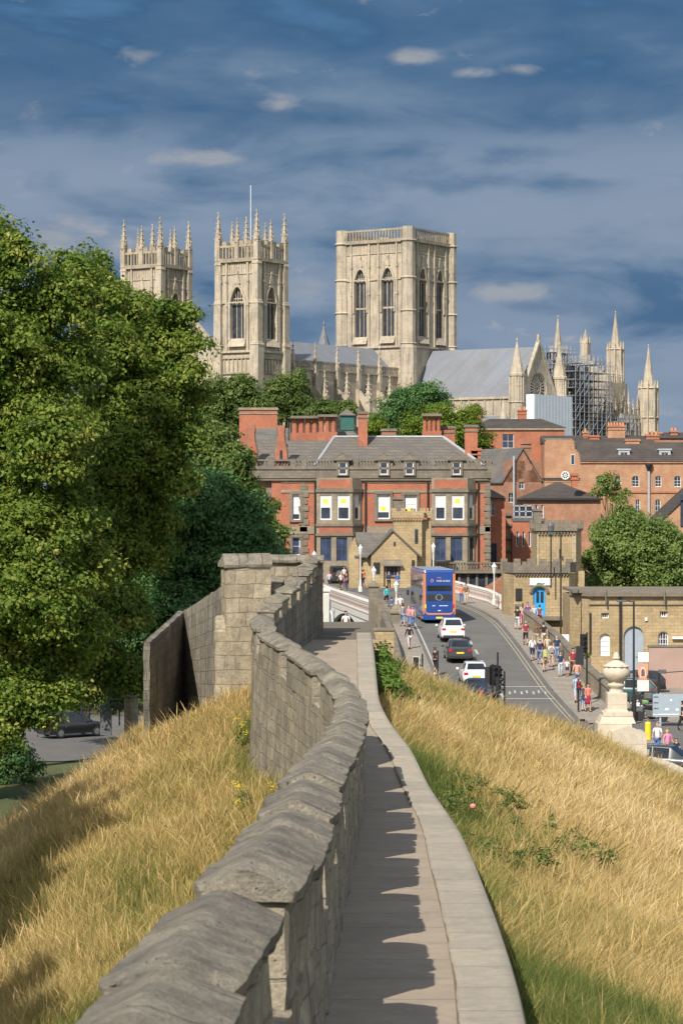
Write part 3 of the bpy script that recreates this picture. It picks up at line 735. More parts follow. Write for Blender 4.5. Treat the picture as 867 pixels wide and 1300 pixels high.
def reg_right(n):
    d = 13 + (98 - 13) * rng.random(n * 2) ** .85; x0 = np.interp(d, _k[:, 1], _k[:, 0]) + .53
    xm = np.minimum(.142 * d + 1.2, 16); X = x0 + (xm - x0) * rng.random(n * 2); k = (xm > x0)
    return X[k][:n], d[k][:n]
def reg_left(n):
    d = 22 + (112 - 22) * rng.random(n * 2) ** .8; x0 = np.interp(d, _c[:, 1], _c[:, 0]) - .72
    xm = -.142 * d - 1.2; X = x0 + (xm - x0) * rng.random(n * 2); k = xm < x0
    # nothing grows inside the turret or wing wall
    k &= ~((X > -6.0) & (d > 74) & (d < 90))
    return X[k][:n], d[k][:n]
def tint_r(X, Y):
    g = fbm(X * .55, Y * .16, 1.0) + .5 * fbm(X * 1.3, Y * .5, 2.0)
    xr = np.interp(Y, _k[:, 1], _k[:, 0]) + .5
    edge = np.clip(1 - (X - xr) / (.8 + .02 * Y), 0, 1)
    mid = np.exp(-((Y - 50) / 13) ** 2) * np.exp(-((X - xr - 1.2) / 1.6) ** 2)         # weedy green hollow half way along
    low = np.exp(-((Y - 25) / 8) ** 2) * np.clip(1.1 - np.abs(X - xr - 1.6) / 2.6, 0, 1) * .7
    t = .57 + .38 * g - .24 * edge ** 1.3 - .30 * mid - .20 * low
    return np.clip(t + rng.normal(0, .13, len(X)), 0, 1)
def tint_l(X, Y):
    g = fbm(X * .5, Y * .18, 5.0) + .5 * fbm(X * 1.2, Y * .5, 7.0)
    xl = np.interp(Y, _c[:, 1], _c[:, 0]) - .6
    near = np.clip((60 - Y) / 26, 0, 1)
    t = .54 + .34 * g - .30 * near - .25 * np.clip(1 - (xl - X) / .9, 0, 1)
    return np.clip(t + rng.normal(0, .13, len(X)), 0, 1)
tag(grass('meadow_grass', 950000, reg_right, 1.0, 1.0, tint_r), 'tall dry golden grass with green patches covering the bank right of the walk', 'grass', kind='stuff')
tag(grass('meadow_grass', 720000, reg_left, 1.05, 1.0, tint_l), 'tall dry golden grass on the slope outside the city wall, left of it', 'grass', kind='stuff')
# ================================================================== trees
M_bark = masonry('bark', (.11, .085, .06), (.08, .065, .045), (.05, .04, .03), .25, .9, ms=.03, bump=.6)
M_lf_lime = leafmat('lime_leaves', [(0, (.06, .115, .016)), (.45, (.14, .215, .03)), (.8, (.255, .30, .055)), (1, (.38, .38, .09))], .42, .5)
M_lf_dark = leafmat('dark_leaves', [(0, (.04, .105, .033)), (.5, (.095, .20, .062)), (1, (.17, .27, .09))], .4, .45)
M_lf_mid = leafmat('ash_leaves', [(0, (.055, .10, .02)), (.5, (.12, .18, .04)), (1, (.21, .26, .075))], .4, .5)
M_lf_bright = leafmat('bright_leaves', [(0, (.07, .12, .012)), (.5, (.16, .24, .025)), (1, (.26, .33, .05))], .42, .5)
M_lf_willow = leafmat('willow_leaves', [(0, (.09, .15, .032)), (.5, (.19, .27, .07)), (1, (.30, .37, .12))], .42, .5)

def crown_mesh(name, lumps, nleaf, size, mat, parent, seed=1, droop=.0, clump=.9, aspect=.62):
    """leaf-sized faces gathered in twig clumps through the volume of the crown's limbs (lumps: centre, radii)"""
    g = np.random.default_rng(seed)
    vol = np.array([r[0] * r[1] * r[2] for c, r in lumps]) ** .72; vol /= vol.sum()
    C, Nn, T = [], [], []
    for (c, r), w in zip(lumps, vol):
        n = int(nleaf * w)
        k = max(5, int(n / 75))
        u = g.normal(size=(k, 3)); u /= np.linalg.norm(u, axis=1)[:, None]
        rad = g.uniform(.30, 1.08, k) ** .55
        nzv = .80 + .26 * np.sin(u[:, 0] * 5.1 + seed) * np.cos(u[:, 2] * 4.3 + seed * 2) + .15 * np.sin(u[:, 1] * 9 + u[:, 2] * 7)
        cc = np.array(c) + u * rad[:, None] * nzv[:, None] * np.array(r)
        cs = clump * g.uniform(.45, 1.35, k)
        i = (g.random(n) ** 1.2 * k).astype(int)
        v = g.normal(size=(n, 3)); v[:, 2] = np.where(g.random(n) < .72, np.abs(v[:, 2]), v[:, 2]); v /= np.linalg.norm(v, axis=1)[:, None]
        rr = g.uniform(.25, 1.05, n) ** .55
        p = cc[i] + v * (rr * cs[i])[:, None] * np.array([1, 1, .62]); p[:, 2] -= (.25 + droop) * (v[:, 0] ** 2 + v[:, 1] ** 2) * rr * cs[i] + droop * np.abs(g.normal(size=n)) * cs[i] * .6
        nn = v * .55 + u[i] * .3 + g.normal(size=(n, 3)) * .45 + np.array([0, 0, .35])
        tk = g.normal(.5, .20, k); t = tk[i] + g.normal(0, .10, n)
        C.append(p); Nn.append(nn); T.append(t)
    C = np.vstack(C); Nn = np.vstack(Nn); T = np.clip(np.concatenate(T), 0, 1); n = len(C)
    Nn /= np.linalg.norm(Nn, axis=1)[:, None]
    a = np.cross(Nn, g.normal(size=(n, 3))); a /= np.linalg.norm(a, axis=1)[:, None] + 1e-9; b = np.cross(Nn, a)
    s = size * g.uniform(.65, 1.3, n)
    L1 = a * s[:, None]; W1 = b * (s * aspect)[:, None]; fold = Nn * (s * .18)[:, None]
    co = np.stack([C - L1, C - W1 * .9 + fold, C + L1, C + W1 * .9 + fold], 1).reshape(-1, 3)
    f = (np.arange(n)[:, None] * 4 + np.arange(4)[None])
    return np_mesh(name, co, f, mat, parent, attr=np.repeat(T, 4))
def trunk_mesh(parent, base, top, r, lumps, seed=1, nlimb=7):
    g = random.Random(seed); mb = MB(); b = Vector(base); t = Vector(top)
    pts = [b + (t - b) * k / 6 + Vector((g.uniform(-.15, .15), g.uniform(-.15, .15), 0)) * (k > 0) * r * 3 for k in range(7)]
    mb.tube([b - Vector((0, 0, .3))] + pts, r * 1.25, 9, r * .25)
    for k in range(min(nlimb, len(lumps))):
        c = Vector(lumps[k][0]); q = pts[2 + k % 4]; m = q.lerp(c, .5) + Vector((0, 0, .12 * (c - q).length))
        mb.tube([q, q.lerp(m, .6), m, m.lerp(c, .5), c], r * .42, 6, r * .06)
        for j in range(3):
            e = c + Vector((g.uniform(-1, 1) * lumps[k][1][0], g.uniform(-1, 1) * lumps[k][1][1], g.uniform(0, 1) * lumps[k][1][2])) * .8
            mb.tube([m, m.lerp(e, .5) + Vector((0, 0, .2)), e], r * .16, 5, r * .03)
    return mb.build('trunk', M_bark, parent, smooth=True)
def tree(name, label, blobs, d, base_px, base_z, nleaf, size, mat, group=None, seed=1, depth=1.0, clump=.9, trunk_r=.4, droop=0, cat='tree', spread=1.0):
    """blobs: (px, py, radius px) of the crown's limbs as measured on the photo; each gets its own distance round d"""
    g = random.Random(seed * 13 + 5); lumps = []
    base = Vector((Xp(base_px, d), d, base_z))
    o = empty(name, base, 0, label, cat, group)
    for px, py, rp in blobs:
        dd = d + g.uniform(-1, 1) * 3.0 * spread; r = rp * d / F
        p = P(px, py, dd) - base
        lumps.append((tuple(p), (r, r * depth * g.uniform(.85, 1.15), r * g.uniform(.85, 1.0))))
    top = sum((Vector(l[0]) for l in lumps), Vector()) / len(lumps); top.z = max(l[0][2] for l in lumps) * .85
    trunk_mesh(o, (0, 0, 0), top, trunk_r, sorted(lumps, key=lambda l: -l[1][0]), seed)
    crown_mesh('crown', lumps, nleaf, size, mat, o, seed, droop, clump)
    return o
G1 = 'trees along the left-hand street'
tree('lime_tree', 'huge sunlit lime tree filling the left edge, its crown rising highest of all the trees',
     [(-40, 330, 60), (10, 330, 42), (-30, 430, 80), (40, 400, 55), (90, 375, 42), (30, 480, 70), (-20, 560, 80), (60, 560, 65), (10, 650, 75), (70, 660, 60), (-30, 740, 80), (45, 750, 65), (10, 840, 60), (95, 800, 45), (60, 860, 35), (-30, 880, 50), (90, 460, 50), (100, 340, 28), (20, 890, 40), (75, 830, 40), (-10, 800, 60), (40, 690, 60), (100, 720, 45), (0, 915, 38), (45, 905, 25), (-30, 940, 40), (85, 880, 25), (62, 352, 16), (95, 345, 12), (-5, 300, 24)],
     132, -25, ZC - 15.5, 230000, .135, M_lf_lime, G1, 3, clump=1.0, trunk_r=.5)
tree('lime_tree', 'sunlit lime tree right of the huge one, top before the far twin tower',
     [(130, 372, 26), (125, 345, 14), (165, 400, 34), (140, 440, 45), (190, 440, 34), (222, 435, 30), (228, 400, 20), (215, 490, 42), (170, 510, 50), (125, 530, 50), (222, 540, 32), (175, 585, 50), (130, 620, 50), (190, 650, 40), (150, 700, 45), (120, 740, 40), (165, 470, 40), (205, 590, 35), (240, 470, 20), (110, 780, 40), (150, 770, 40), (90, 830, 32), (125, 830, 30), (190, 700, 32), (150, 560, 50), (127, 332, 8), (205, 392, 12), (252, 440, 12), (254, 500, 13), (245, 560, 14), (232, 615, 16), (150, 372, 13), (238, 395, 9), (150, 850, 34), (182, 858, 26), (110, 872, 26)],
     146, -30, ZC - 15.5, 170000, .14, M_lf_lime, G1, 4, clump=1.0, trunk_r=.45)
tree('dark_tree', 'dense dark green tree in shade behind the lower stretch of stone wall',
     [(190, 690, 50), (240, 640, 40), (215, 760, 50), (260, 700, 42), (170, 790, 50), (285, 670, 34), (300, 720, 30), (250, 770, 35), (140, 840, 40), (200, 840, 35), (320, 690, 25), (100, 850, 35), (270, 620, 30), (225, 700, 40), (310, 650, 26), (335, 715, 18), (160, 860, 30), (290, 740, 30)],
     160, 215, ZC - 15.5, 150000, .15, M_lf_dark, G1, 5, clump=1.15, trunk_r=.4)
tree('ash_tree', 'mid green tree between the lime trees and the red brick building',
     [(270, 560, 30), (250, 600, 34), (290, 600, 28), (265, 640, 30), (305, 640, 24), (250, 545, 18), (300, 580, 16)],
     195, 270, ZC - 15, 80000, .16, M_lf_mid, G1, 6, clump=1.0, trunk_r=.3)
tree('ash_tree', 'smaller loose green tree leaning against the left end of the red brick building',
     [(330, 650, 22), (345, 680, 20), (325, 690, 22), (350, 705, 14), (318, 625, 14), (340, 720, 18)],
     225, 335, ZC - 14, 34000, .14, M_lf_mid, G1, 7, clump=.8, trunk_r=.22)
G2 = 'trees in front of the cathedral'
tree('dark_tree', 'dark round tree at the foot of the twin western towers, left of the brick chimneys',
     [(275, 505, 26), (305, 495, 26), (290, 530, 30), (265, 525, 20), (320, 520, 25), (255, 515, 12)], 430, 290, ZC - 6, 32000, .24, M_lf_mid, G2, 8, clump=1.6, trunk_r=.5)
tree('dark_tree', 'rounded tree with sunlit top standing close below the nave, behind the tall left chimney',
     [(355, 500, 24), (372, 488, 18), (345, 520, 22), (370, 515, 22), (385, 505, 10)], 440, 360, ZC - 6, 26000, .24, M_lf_mid, G2, 9, clump=1.6, trunk_r=.5)
tree('dark_tree', 'dark green tree below the great central tower',
     [(500, 520, 22), (520, 505, 22), (545, 505, 24), (530, 530, 24), (490, 535, 14), (560, 520, 16)], 430, 525, ZC - 6, 30000, .22, M_lf_dark, G2, 10, clump=1.5, trunk_r=.5)
tree('bright_tree', 'bright yellow-green tree among the brick chimneys',
     [(535, 545, 26), (555, 530, 20), (590, 540, 26), (575, 555, 24), (605, 560, 22), (520, 548, 14), (615, 580, 14), (600, 525, 12)], 350, 570, ZC - 7, 34000, .17, M_lf_bright, G2, 11, clump=1.2, trunk_r=.35)
tree('bright_tree', 'small yellow-green tree between the twin brick chimneys and the central slate roof',
     [(475, 540, 14), (482, 552, 14), (470, 552, 10)], 352, 478, ZC - 7, 9000, .17, M_lf_bright, G2, 12, clump=1.0, trunk_r=.25)
tree('shrub_tree', 'low green tree behind the green louvred turret',
     [(415, 518, 14), (440, 520, 14), (402, 528, 12)], 420, 420, ZC - 6, 9000, .2, M_lf_mid, G2, 13, clump=1.2, trunk_r=.25)
tree('willow_tree', 'broad feathery willow above the long stone building on the right',
     [(790, 680, 42), (770, 672, 22), (820, 700, 44), (765, 710, 34), (850, 720, 30), (800, 660, 20), (840, 680, 24), (765, 735, 22), (800, 735, 36), (845, 745, 28), (865, 690, 16), (752, 745, 14)],
     222, 795, ZC - 13, 110000, .13, M_lf_willow, None, 14, droop=.45, clump=.9, trunk_r=.4)
tree('thin_tree', 'thin sparse tree with reddish tips in front of the long brick house',
     [(770, 610, 12), (778, 625, 12), (762, 622, 10), (790, 632, 10)], 245, 772, ZC - 13, 2600, .13, M_lf_willow, None, 15, clump=.7, trunk_r=.15)
# trees beyond the left edge of the picture: they only shade the foot of the slope
for X_, Y_, zc_, sd in ((-16.0, 33, 23.5, 16), (-16.2, 43, 24, 17), (-16.6, 54, 24, 18), (-17.2, 65, 24.5, 19), (-18.4, 76, 24.5, 20)):
    lb = 'lime tree in the row outside the city wall, beyond the left edge of the view'
    px_ = lambda x, y: x / y * F + CX
    k_ = F / Y_
    tree('lime_tree', lb, [(px_(X_, Y_), HY + (20 - zc_) * k_, 5.0 * k_), (px_(X_ - 3, Y_), HY + (20 - zc_ - 2) * k_, 4.5 * k_), (px_(X_ + 1.5, Y_), HY + (20 - zc_ + 3.5) * k_, 4.5 * k_), (px_(X_, Y_), HY + (20 - zc_ + 6) * k_, 4.0 * k_)], Y_, px_(X_, Y_), float(bank_z(np.array([X_]), np.array([Y_]))[0]), 30000, .2, M_lf_lime, 'lime trees beyond the left edge', sd, clump=1.0)

bz_ = float(ZC - 15.5)
bsh = empty('bush', (Xp(8, 140), 140, bz_ + .0), 0, 'dark green bush at the left edge where the mown verge meets the street', 'bush')
crown_mesh('foliage', [((x_, 0, 1.0 + .3 * math.sin(x_ * 3)), (.9, .8, 1.1)) for x_ in (-2.4, -1.4, -.5, .3, 1.1)] + [((-1.2, 0, 2.4), (1.2, .9, .9)), ((.2, 0, 2.1), (.8, .8, .7))], 15000, .09, M_lf_dark, bsh, 41, clump=.5)
MB().tube([(-.5, 0, -.2), (-.4, 0, 1.2)], .08, 6).build('stem', M_bark, bsh)
# leafy weeds in among the meadow grass
def weeds(n, region, seed, name_label):
    g = np.random.default_rng(seed); X, Y = region(n * 3); tt = 0.5 + .5 * fbm(X * .6, Y * .2, seed); k = tt > .52; X, Y = X[k][:n], Y[k][:n]
    Z = bank_z(X, Y); lumps = [((float(x), float(y), float(z) + .18), (.28, .4, .22)) for x, y, z in zip(X, Y, Z)]
    o = crown_mesh('meadow_weeds', lumps, n * 130, .032, leafmat('weed_green' + str(seed), [(0, (.06, .10, .02)), (.6, (.15, .20, .05)), (1, (.30, .30, .10))]), None, seed, clump=.16)
    tag(o, name_label, 'weeds', kind='stuff')
weeds(170, reg_left, 3, 'scattered leafy green weeds in the dry grass outside the city wall')
weeds(200, reg_right, 5, 'scattered leafy green weeds in the dry grass right of the walk')
# ================================================================== the cathedral (local x = its east, y = its north, z = 0 five metres under the eye)
M_mst = masonry('cathedral_stone', (.585, .49, .365), (.51, .43, .325), (.42, .355, .27), 1.2, .5, ms=.02, stain=(.55, (.25, .22, .18)), stscale=.13, bump=.25, streak=.6, fine=1.6, vary=(.47, .42, .35))
M_mst2 = masonry('cathedral_stone_weathered', (.47, .39, .28), (.40, .335, .245), (.30, .255, .19), 1.2, .5, ms=.02, stain=(.5, (.15, .14, .12)), stscale=.22, bump=.2, streak=.45, fine=1.6)
M_lead = masonry('lead_roof', (.235, .255, .29), (.205, .225, .26), (.16, .17, .20), .75, 60, ms=.07, stain=(.45, (.16, .15, .145)), stscale=.12, bump=.2, offset=0, fine=0)
M_cglass = glass('cathedral_glass', (.022, .025, .032), .25)
M_pole = plain('white_pole', (.7, .7, .7), .5)
mst = empty('cathedral', (13.6, 625, ZC - 5), R(56), 'great gothic cathedral of pale limestone with a square central tower and twin pinnacled western towers', 'cathedral')
def rotM(rz, off): return Matrix.Translation(Vector(off)) @ Matrix.Rotation(rz, 4, 'Z')
def tr_mb(mb, M):
    mb.v = [tuple(M @ Vector(v)) for v in mb.v]; return mb
SIDES = {'W': R(-90), 'S': 0.0, 'E': R(90), 'N': R(180)}          # a face modelled on the plane y (facing -y) turned to that side

def pinnacle(mb, x, y, z0, h, w, crockets=5):
    q = .5 * h
    mb.box(x - w / 2, x + w / 2, y - w / 2, y + w / 2, z0, z0 + q * .82)
    for a in (0, 1, 2, 3):               # little gables round the shaft head
        sx, sy = ((0, -1), (1, 0), (0, 1), (-1, 0))[a]; c = (x + sx * w * .5, y + sy * w * .5)
        t = (sy * w * .55, sx * w * .55)
        mb.prism([(c[0] - t[0], c[1] - t[1], z0 + q * .72), (c[0] + t[0], c[1] + t[1], z0 + q * .72), (c[0], c[1], z0 + q * 1.18)], (-sx * w * .3, -sy * w * .3, 0))
    mb.frustum((x, y), w * .46, w * .46, z0 + q * .8, w * .03, w * .03, z0 + h)
    for k in range(crockets):
        t = (k + .6) / (crockets + .6); r = w * .46 * (1 - t) + .05; zz = z0 + q * .8 + (h - q * .8) * t; s_ = w * .11
        for sx, sy in ((1, 1), (1, -1), (-1, 1), (-1, -1)):
            mb.box(x + sx * r - s_, x + sx * r + s_, y + sy * r - s_, y + sy * r + s_, zz - s_, zz + s_)
    mb.box(x - w * .13, x + w * .13, y - w * .13, y + w * .13, z0 + h - w * .15, z0 + h + w * .12)

def lancet(parent, a, b, lo, hi, y, lights, M, transom=None, rise=None):
    """traceried window: mullions and tracery as one frame with its dark glass behind"""
    rise = rise or (b - a) * .95; mb = MB(); w = b - a
    bw = w * .05
    for k in range(1, lights):
        x = a + w * k / lights
        mb.box(x - bw / 2, x + bw / 2, y, y + .18, lo, hi - rise)
    spring = hi - rise
    for k in range(lights):              # heads of the lights
        x0 = a + w * k / lights; x1 = a + w * (k + 1) / lights; arc = arch_top(x0 + bw * .4, x1 - bw * .4, spring - w / lights * .4, w / lights * .8, 6, True)
        for p, q in zip(arc[:-1], arc[1:]): mb.bar((p[0], y + .09, p[1]), (q[0], y + .09, q[1]), bw * .8)
    for k in range(lights * 2):          # tracery bars in the head
        t = (k + .5) / (lights * 2); x = a + w * t; tt = abs(t - .5) * 2; top = spring + rise * math.sin((1 - tt) * math.pi / 2) ** .85
        if top - spring > .5: mb.box(x - bw * .35, x + bw * .35, y + .02, y + .14, spring, top)
    mb.box(a, b, y + .01, y + .15, spring + rise * .28, spring + rise * .34)
    if transom: 
        for z in transom: mb.box(a, b, y + .01, y + .17, z - .22, z + .22)
    tr_mb(mb, M); f = mb.build('window', M_mst, parent)
    g = MB().poly(xz(outline(a, b, lo, hi, rise, True), y + .2)); tr_mb(g, M); g.build('pane', M_cglass, f)
def hood(mb, a, b, spring, rise, y, t=.35, out=.3):     # moulding round an arch
    arc = arch_top(a, b, spring, rise, 10, True); arc2 = arch_top(a - t, b + t, spring, rise + t * 1.2, 10, True)
    for k in range(len(arc) - 1):
        mb.prism(xz([arc[k], arc[k + 1], arc2[k + 1], arc2[k]], y - out), (0, out, 0))
    mb.box(a - t, a, y - out, y, spring - rise * 2.4, spring); mb.box(b, b + t, y - out, y, spring - rise * 2.4, spring)

def big_tower(name, cx, cy, hw, zbase, zledge, ztop, wins, lights, par_h, pinn=None, label=None, belt=()):
    """wins: (centre offset, half width, lo, hi). four like faces, angle buttresses, ledge, pierced parapet"""
    shell = MB(); par = MB(); but = MB()
    t = MB().box(-hw + 1.0, hw - 1.0, -hw + 1.0, hw - 1.0, zbase, ztop - .5); shell.add([(v[0] + cx, v[1] + cy, v[2]) for v in t.v], t.f)
    for sd in ('W', 'S', 'E', 'N'):
        M = rotM(SIDES[sd], (cx, cy, 0)); f = MB()
        holes = [(c - w, c + w, lo, hi, w * 1.8, True) for c, w, lo, hi in wins]
        facade(f, -hw, hw, zledge, ztop, -hw, holes, .9)
        f.poly([(-hw, -hw, zbase), (hw, -hw, zbase), (hw, -hw, zledge), (-hw, -hw, zledge)])
        for c, w, lo, hi in wins: hood(f, c - w, c + w, hi - w * 1.8, w * 1.8, -hw, t=w * .28, out=.35)
        for c, w, lo, hi in wins:          # ogee finial over the window, sloping sill below
            f.prism([(c - w * .42, -hw - .32, hi + w * .35), (c + w * .42, -hw - .32, hi + w * .35), (c + .12, -hw - .32, hi + w * 1.6), (c - .12, -hw - .32, hi + w * 1.6)], (0, .3, 0))
            f.box(c - .3, c + .3, -hw - .45, -hw, hi + w * 1.5, hi + w * 1.8)
            f.add([(c - w * 1.2, -hw, lo), (c + w * 1.2, -hw, lo), (c + w * 1.2, -hw - .9, lo - 1.8), (c - w * 1.2, -hw - .9, lo - 1.8), (c - w * 1.2, -hw, lo - 1.8), (c + w * 1.2, -hw, lo - 1.8)], [(0, 1, 2, 3), (0, 3, 4), (1, 5, 2), (2, 5, 4, 3)])
        # vertical shafts and blind panelling
        xsf = sorted({-hw * .86, hw * .86} | {c - w * 1.5 for c, w, lo, hi in wins} | {c + w * 1.5 for c, w, lo, hi in wins})
        for x in xsf:
            f.box(x - .22, x + .22, -hw - .42, -hw, zledge, ztop - .9)
            f.box(x - .34, x + .34, -hw - .55, -hw, zledge + (ztop - zledge) * .48, zledge + (ztop - zledge) * .5)
            f.box(x - .34, x + .34, -hw - .55, -hw, zledge + (ztop - zledge) * .74, zledge + (ztop - zledge) * .76)
        n = int(hw * 2 / .62)
        for k in range(n):                   # panelled band under the cornice
            x = -hw + (k + .5) * 2 * hw / n; f.box(x - .07, x + .07, -hw - .16, -hw, ztop - 3.2, ztop - .8)
        f.box(-hw, hw, -hw - .2, -hw, ztop - 3.45, ztop - 3.2)
        tr_mb(f, M); shell.add(f.v, f.f)
        p = MB(); p.box(-hw - .5, hw + .5, -hw - .62, -hw + .2, ztop - .8, ztop)        # cornice
        f2 = MB().box(-hw - .45, hw + .45, -hw - .55, -hw, zledge - .5, zledge)
        for zb in belt: f2.box(-hw - .2, hw + .2, -hw - .3, -hw, zb - .3, zb)
        p.box(-hw - .1, hw + .1, -hw - .35, -hw, ztop + par_h - .45, ztop + par_h)
        m = int(hw * 2 / .85)
        for k in range(m):
            x = -hw + (k + .5) * 2 * hw / m; p.box(x - .15, x + .15, -hw - .3, -hw - .05, ztop, ztop + par_h - .4)
        if pinn:
            for k in range(9):
                if k % 2: x = -hw + (k + .5) * 2 * hw / 9; p.box(x - hw / 9, x + hw / 9, -hw - .33, -hw - .03, ztop + par_h, ztop + par_h + .9)
        tr_mb(f2, M); shell.add(f2.v, f2.f); tr_mb(p, M); par.add(p.v, p.f)
    sh = shell.build('tower', M_mst, mst)
    for sd in ('W', 'S', 'E', 'N'):
        M = rotM(SIDES[sd], (cx, cy, 0))
        for c, w, lo, hi in wins: lancet(sh, c - w, c + w, lo, hi, -hw + .55, lights, M, transom=[lo + (hi - lo) * .42] if lights >= 3 and hi - lo > 14 else None)
    par.build('parapet', M_mst2, sh)
    return sh
# ---- great central tower
HT = 5                                  # local zero is 5 m below the eye
ct = big_tower('tower', 0, 0, 10.0, 0, 38.6 + HT, 64.6 + HT, [(-4.0, 1.75, 41.0 + HT, 57.6 + HT), (4.0, 1.75, 41.0 + HT, 57.6 + HT)], 3, 2.6, belt=(55 + HT,))
for sx, sy in ((1, 1), (1, -1), (-1, 1), (-1, -1)):
    x, y = sx * 9.6, sy * 9.6; b = MB()
    b.lathe([(2.1, 10), (2.1, 38 + HT), (1.75, 39 + HT), (1.75, 55 + HT), (1.65, 55.4 + HT), (1.65, 67.4 + HT)], (x, y, 0), 8, R(22.5))
    for z in (39 + HT, 47 + HT, 55 + HT, 64 + HT): b.lathe([(1.85, z - .25), (2.05, z), (1.85, z + .3)], (x, y, 0), 8, R(22.5))
    b.build('buttress', M_mst, ct)
# ---- western towers
for k, (cx, cy) in enumerate(((-79, -13.2), (-79, 13.2))):
    hw = 5.12
    wt = big_tower('tower', cx, cy, hw, 0, 33.4 + HT, 53.4 + HT, [(0, 1.9, 36 + HT, 47.2 + HT)], 3, 2.9, pinn=True, belt=(44 + HT,))
    b = MB(); pins = []
    for sx, sy in ((1, 1), (1, -1), (-1, 1), (-1, -1)):
        x, y = cx + sx * (hw - .35), cy + sy * (hw - .35)
        for (bw, z0, z1) in ((2.2, 0, 35 + HT), (1.85, 35 + HT, 44 + HT), (1.5, 44 + HT, 52.6 + HT)):
            b.box(x - bw / 2 + sx * .25, x + bw / 2 + sx * .25, y - bw / 2 + sy * .25, y + bw / 2 + sy * .25, z0, z1)
            b.frustum((x + sx * .25, y + sy * .25), bw / 2 + .12, bw / 2 + .12, z1 - .5, .5, .5, z1 + 1.1)
        pins.append((cx + sx * (hw + .05), cy + sy * (hw + .05), 53 + HT, 10.6, 1.25))
    for sx, sy in ((0, 1), (0, -1), (1, 0), (-1, 0)):
        pins.append((cx + sx * (hw + .1), cy + sy * (hw + .1), 53.4 + HT, 8.6, 1.05))
    b.build('angle_buttresses', M_mst, wt)
    for q in pins:
        pn = MB(); pinnacle(pn, *q); pn.build('pinnacle', M_mst, wt)
    st = MB()                             # lower stage: blind band under the ledge, big west/south windows
    for sd in ('W', 'S'):
        f = MB()
        for z in (28.5 + HT, 31.8 + HT): f.box(-hw, hw, -hw - .35, -hw, z - .2, z + .2)
        for q in range(9): x = -hw + (q + .5) * 2 * hw / 9; f.box(x - .14, x + .14, -hw - .25, -hw, 28.6 + HT, 31.7 + HT)
        tr_mb(f, rotM(SIDES[sd], (cx, cy, 0))); st.add(f.v, f.f)
    st.build('blind_arcade', M_mst2, wt)
MB().tube([(-79 + 1, -13.2 + 1, 50 + HT), (-78, -12.2, 70 + HT)], .08, 6).build('flagpole', M_pole, mst)
# west front between the towers
f = MB(); facade(f, -8.2, 8.2, 0, 34 + HT, -84.5, [(-4.2, 4.2, 12, 30, 8, True)], .9); f.prism([(-8.2, -84.5, 34 + HT), (8.2, -84.5, 34 + HT), (0, -84.5, 42 + HT)], (0, 1, 0))
wf = tr_mb(f, rotM(SIDES['W'], (0, 0, 0))).build('west_front', M_mst, mst)
lancet(wf, -4.2, 4.2, 12, 30, -84, 6, rotM(SIDES['W'], (0, 0, 0)))

# ---- nave: high vessel, aisles, flying buttresses
def vessel(x0, x1, cyy, hw, aisle, z_aisle, z_eave, z_ridge, bays, name='nave', south=True):
    body = MB(); bw = (x1 - x0) / bays
    holes = [(x0 + bw * (k + .5) - 1.55, x0 + bw * (k + .5) + 1.55, z_aisle + 3.2, z_eave - 2.4, 2.6, True) for k in range(bays)]
    ah = [(x0 + bw * (k + .5) - 1.9, x0 + bw * (k + .5) + 1.9, 5, z_aisle - 3, 3, True) for k in range(bays)]
    ys, yn = cyy - hw, cyy + hw
    facade(body, x0, x1, z_aisle, z_eave, ys, holes, .7)
    body.box(x0, x1, ys + .9, yn, z_aisle - 2, z_eave)
    facade(body, x0, x1, 0, z_aisle - 1.6, cyy - aisle, ah, .7); body.box(x0, x1, cyy - aisle + .9, cyy + aisle, 0, z_aisle - 1.6)
    body.box(x0, x1, ys - .4, ys, z_eave - .3, z_eave + .1)
    nv = body.build(name, M_mst, mst)
    for h in holes: lancet(nv, h[0], h[1], h[2], h[3], ys + .35, 3, Matrix())
    for h in ah: lancet(nv, h[0], h[1], h[2], h[3], cyy - aisle + .35, 3, Matrix(), rise=3)
    rf = MB(); rf.prism([(x0, ys + .5, z_eave), (x0, yn - .5, z_eave), (x0, cyy, z_ridge)], (x1 - x0, 0, 0))
    rf.prism([(x0, ys, z_aisle + 2.6), (x0, cyy - aisle + .6, z_aisle - 1), (x0, ys, z_aisle - 1)], (x1 - x0, 0, 0)); rf.build('roof', M_lead, nv)
    pr = MB(); m = int((x1 - x0) / .8)
    pr.box(x0, x1, ys - .35, ys - .05, z_eave + 1.5, z_eave + 1.9)
    for k in range(m): x = x0 + (k + .5) * (x1 - x0) / m; pr.box(x - .16, x + .16, ys - .32, ys - .08, z_eave + .1, z_eave + 1.5)
    pr.build('parapet', M_mst2, nv)
    for k in range(bays + 1):
        bt = MB(); x = x0 + bw * k
        y0 = cyy - aisle - 1.6
        bt.box(x - .85, x + .85, y0 - 1.0, y0 + 1.4, 0, z_aisle - 1); bt.box(x - .65, x + .65, y0 - .6, y0 + .8, z_aisle - 1, z_aisle + 5)
        pinnacle(bt, x, y0 + .1, z_aisle + 4.5, 10.5, 1.35)
        pinnacle(bt, x, ys - .5, z_eave - 4, 10.0, 1.0)
        bt.box(x - .5, x + .5, ys - .9, ys, z_aisle - 1, z_eave - 2)
        # the flying arch: a raking bar with an arched underside
        bt.prism([(x - .35, y0 + .8, z_aisle + 1.2), (x - .35, y0 + .8, z_aisle + 3.0), (x - .35, ys, z_eave - 3.2), (x - .35, ys, z_eave - 4.6), (x - .35, (y0 + ys) / 2 + 1, z_aisle + 3.0 + (z_eave - z_aisle) * .12)], (.7, 0, 0))
        bt.build('flying_buttress', M_mst, nv)
    return nv
vessel(-73.5, -10.5, 0, 7.2, 15, 20, 31.2 + HT, 37.9 + HT, 7)
